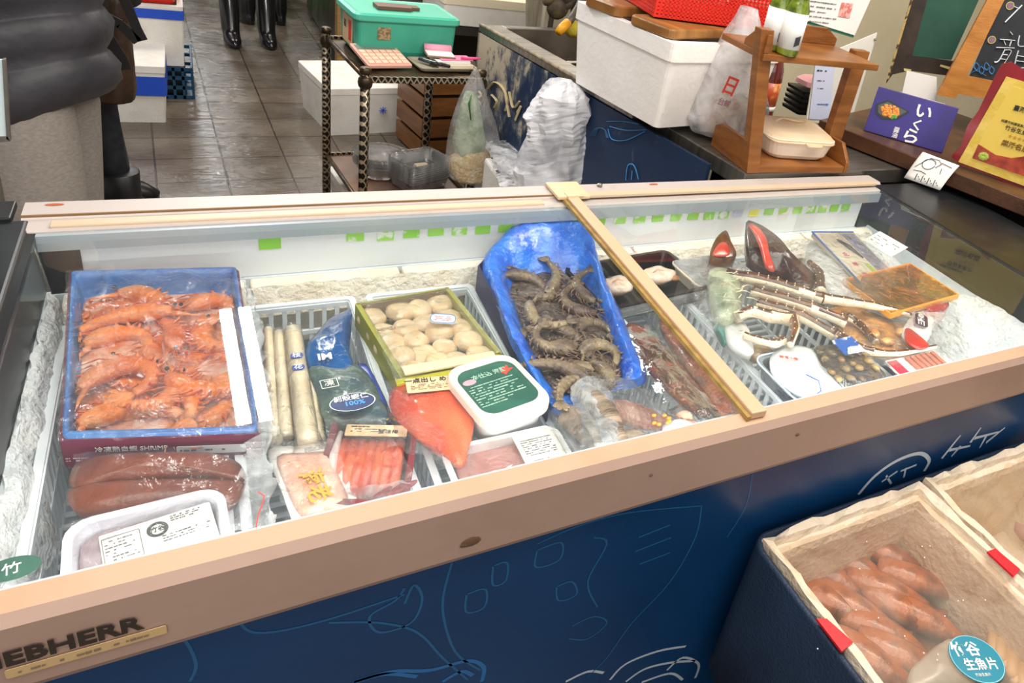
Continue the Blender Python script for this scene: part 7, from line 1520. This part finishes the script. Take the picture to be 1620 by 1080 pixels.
# ------------------------------------------------------------------ people
def skin_figure(name, nodes, edges, mt, parent, sub=2, root=0):
    me = bpy.data.meshes.new(name); me.from_pydata([n[0] for n in nodes], edges, []); o = bpy.data.objects.new(name, me); COL.objects.link(o); o.parent = parent
    md = o.modifiers.new('skin', 'SKIN'); md.use_smooth_shade = True; me.materials.append(mt)
    for i, n in enumerate(nodes):
        r = n[1]; me.skin_vertices[0].data[i].radius = (r, r) if not isinstance(r, tuple) else r
        me.skin_vertices[0].data[i].use_root = (i == root)
    s_ = o.modifiers.new('sub', 'SUBSURF'); s_.levels = s_.render_levels = sub
    return o
SKIN = mat('skin', '#c79a7c', .5)
HAIR = mat('black hair', '#17120f', .5)
def person(label, loc, rz, H=1.65, leg=None, top=None, stance=.10, stride=.0, bulk=1.0, topname='jacket', shoe=None, shoe_name='shoe', arms=True, legr=1.0, seed=0, shaft=.10, hem=.10):
    o = thing('person', label, 'person', loc, rz); k = H/1.70
    def v(x, y, z): return (x*k, y*k, z*k)
    hx = .085
    nodes = [(v(0, 0, .92), .13*k), (v(0, 0, 1.08), .115*k), (v(0, .0, 1.25), .135*k), (v(0, 0, 1.40), .11*k), (v(0, -.01, 1.47), .055*k), (v(0, -.02, 1.55), .07*k), (v(0, -.03, 1.64), .085*k)]
    edges = [(0, 1), (1, 2), (2, 3), (3, 4), (4, 5), (5, 6)]
    for s in (-1, 1):
        b = len(nodes); fy = s*stride
        nodes += [(v(s*hx, 0, .86), .095*k), (v(s*(hx+.01), fy*.4, .50), .042*k), (v(s*(hx+.015), fy, .12), .028*k), (v(s*(hx+.02), fy-.01, .06), .026*k), (v(s*(hx+.02), fy-.11, .030), .018*k)]
        edges += [(0, b), (b, b+1), (b+1, b+2), (b+2, b+3), (b+3, b+4)]
        b = len(nodes); nodes += [(v(s*.17, 0, 1.38), .055*k), (v(s*.22, .01, 1.12), .043*k), (v(s*.16, -.24, 1.16), .032*k), (v(s*.14, -.29, 1.18), (.038*k, .02*k))]
        edges += [(3, b), (b, b+1), (b+1, b+2), (b+2, b+3)]
        hb_ = b+3
        for j in range(5):
            dx = (j-1.7)*.014*(-1) if j < 4 else .03; b2 = len(nodes)
            nodes += [(v(s*.14+dx*.6, -.335+.004*abs(j-1.5), 1.185+(.01 if j == 4 else 0)), .009*k), (v(s*.135+dx*.8, -.365+.006*j, 1.175), .008*k)]
            edges += [(hb_, b2), (b2, b2+1)]
    body = skin_figure('body', nodes, edges, SKIN, o)
    hp = MB().ell(v(0, .005, 1.665), (.10*k, .115*k, .105*k), n=20, m=14); hp.build('hair', HAIR, o, smooth=True)
    fc = MB().ell(v(0, -.118, 1.61), (.012*k, .018*k, .022*k), n=10, m=8); fc.build('nose', SKIN, o, smooth=True)
    for s in (-1, 1): MB().ell(v(s*.032, -.108, 1.635), (.011, .008, .008), n=8, m=6).build('eye', EYE, o, smooth=True)
    # trousers
    N_ = 28
    def leg_l(s, z, rx, ry, cx, cy): return [Vector((cx+rx*cos(2*pi*i/N_), cy+ry*sin(2*pi*i/N_), z))*1 for i in range(N_)]
    for s in (-1, 1):
        L_ = []; fy = s*stride
        for z, r in ((hem, .075), (max(.25, hem+.02), .080), (.45, .088), (.62, .098), (.78, .112), (.90, .118), (.98, .112)):
            f = max(0, min(1, (.86-z)/.76)); cx = s*(hx+.015*f)*k*(1 if z < .8 else .75); cy = fy*f*k
            lr = legr if z < .5 else 1+(legr-1)*max(0, (.80-z)/.30) if legr > 1 else legr
            l = leg_l(s, z*k, r*lr*k, r*lr*k*1.05, cx, cy)
            for i, q in enumerate(l): e = .010*noise.noise(Vector((q.x*9+seed, q.y*9, q.z*5)))+.004*sin(q.z*60+i); q.x += e*cos(2*pi*i/N_); q.y += e*sin(2*pi*i/N_)
            L_.append(l)
        MB().loft(L_).build('trouser_leg', leg, o, smooth=True)
        sh = MB(); cx, cy = s*(hx+.02)*k, (fy-.0)*k
        sh.loft([[Vector((cx+rx*cos(2*pi*i/20), cy+oy+ry*sin(2*pi*i/20), z)) for i in range(20)] for z, rx, ry, oy in ((0, .046, .12, -.045), (.03, .05, .125, -.045), (.06, .048, .10, -.03), (.075, .05, .075, -.01), (.10, .052, .062, .0), (.10+shaft, .060, .064, 0), (.102+shaft, .056, .06, 0))]); sh.build(shoe_name, shoe, o, smooth=True)
    return o, k
# first person: grey puffer and grey sweat trousers
SW_ = mat('grey melange sweat fabric', '#938b84', .9, 0, '#a39b93', 90, (.35, .65), .2, 250, stretch=(1, 1, 2)); PUF = mat('black puffer fabric', '#39383d', .5, 0, '#46444b', 6, (.35, .7), .7, 14)
SHOE = mat('black leather', '#161516', .4)
o, k = person('person in a black quilted puffer jacket and grey sweat trousers, standing beside the freezer', (-.378, 2.42, 0), radians(72), 1.62, SW_, PUF, legr=1.28, shoe=SHOE, seed=2, stride=.03)
mb = MB(); N_ = 40; L_ = []
zs = [.63, .642, .68, .735, .775, .782, .82, .87, .905, .912, .95, 1.0, 1.035, 1.042, 1.09, 1.14, 1.175, 1.182, 1.24, 1.32, 1.38, 1.43]
rs = [.165, .185, .205, .208, .188, .180, .200, .206, .186, .178, .196, .200, .180, .172, .190, .190, .172, .166, .185, .178, .15, .08]
for z, r in zip(zs, rs):
    l = []; r *= 1.02
    for i in range(N_):
        a = 2*pi*i/N_; q = Vector((r*1.12*cos(a), r*.98*sin(a), z)); e = .018*noise.noise(q*7)+.008*noise.noise(q*22)
        q.x += e*cos(a); q.y += e*sin(a); q.z += -.10*sin(a)*max(0, 1.2-z)+ .012*sin(2*a)*(z < 1.2); l.append(q*k)
    L_.append(l)
jk = mb.loft(L_).build('puffer_jacket', PUF, o, smooth=True)
for s in (-1, 1):
    P = [Vector((s*.20, 0, 1.36)), Vector((s*.25, .0, 1.24)), Vector((s*.275, .0, 1.12)), Vector((s*.235, -.10, 1.09)), Vector((s*.17, -.21, 1.15))]; mb = MB(); pts = []; rr_ = []
    for i in range(4):
        for t in (0, .25, .5, .75): pts.append(P[i].lerp(P[i+1], t)*k); rr_.append((.078-.004*i)*(1 if t in (.25, .5) else .9))
    mb.tube(pts, rr_, 18); mb.build('puffer_sleeve', PUF, o, smooth=True)
# second person: dark leggings, brown bag
LEG = mat('black leggings', '#1b1d24', .7, 0, '#262a34', 40); CO = mat('black coat', '#18171a', .7)
o, k = person('person in black leggings and a black coat beside the person in the puffer', (-.29, 3.02, 0), radians(80), 1.63, LEG, CO, legr=.54, shoe=SHOE, seed=5, stride=.05)
MB().loft([[Vector((r*1.15*cos(2*pi*i/28)+.006*sin(i*3), r*sin(2*pi*i/28), z))*k for i in range(28)] for z, r in ((.80, .155), (.95, .16), (1.1, .15), (1.3, .165), (1.42, .10), (1.45, .07))]).build('coat', CO, o, smooth=True)
for s in (-1, 1): MB().tube([Vector((s*.17, 0, 1.37))*k, Vector((s*.23, .01, 1.12))*k, Vector((s*.165, -.20, 1.15))*k], [.062, .055, .045], 16).build('coat_sleeve', CO, o, smooth=True)
YBg = 2.80
t_ = thing('shoulder_bag', 'brown leather tote with black straps hanging behind the puffer jacket', 'bag', tuple(V(195, 155, YBg)), 0)
vbag([(150, 214, 156), (150, 216, 140), (152, 212, 100), (156, 208, 60), (160, 205, 25), (164, 198, -5)], YBg, .09, .006, None, 12).build('bag_body', mat('dark brown leather', '#4a3424', .5, 0, '#2f2118', 8, (.4, .7), .2, 60), t_, world=True, smooth=True)
mb = MB(); ps = Pl((-1, YBg-.12), (1, YBg-.12)); BLK = mat('black strap', '#1c1a1b', .6)
for l in ([(192, -10), (206, 20), (216, 45), (226, 64)], [(150, 5), (165, 25), (190, 38), (218, 66)], [(140, 15), (170, 55), (195, 95), (200, 110)]):
    P = [ps.w(x, y) for x, y in l]
    for a, b in zip(P, P[1:]): mb.bar(a, b, .006, .026, up=(b-a).cross(Vector((0, 1, 0))))
mb.build('strap', BLK, t_, world=True)
# people in rubber boots far down the aisle
RUB = mat('black rubber boot', '#1b1b1d', .25, coat=.3); DKP = mat('dark work trousers', '#24262c', .8, 0, '#1a1b20', 20); APR = mat('dark apron', '#1f2226', .6)
for lb, loc, rz in (('person in black rubber boots and dark trousers, feet apart on the wet tiles', (.31, 5.42, 0), .1), ('person in dark boots and trousers just behind, by the green bin', (.44, 5.98, 0), pi+.2)):
    o, k = person(lb, loc, rz, 1.68, DKP, APR, shoe=RUB, shoe_name='rubber_boot', shaft=.26, seed=9, legr=.66, hem=.33)
    MB().loft([[Vector((r*1.2*cos(2*pi*i/28), r*sin(2*pi*i/28), z))*k for i in range(28)] for z, r in ((.72, .16), (.95, .165), (1.1, .15), (1.3, .165), (1.42, .10), (1.45, .07))]).build('work_jacket', APR, o, smooth=True)
    for s in (-1, 1): MB().tube([Vector((s*.17, 0, 1.37))*k, Vector((s*.23, .01, 1.12))*k, Vector((s*.165, -.20, 1.15))*k], [.062, .055, .045], 16).build('jacket_sleeve', APR, o, smooth=True)
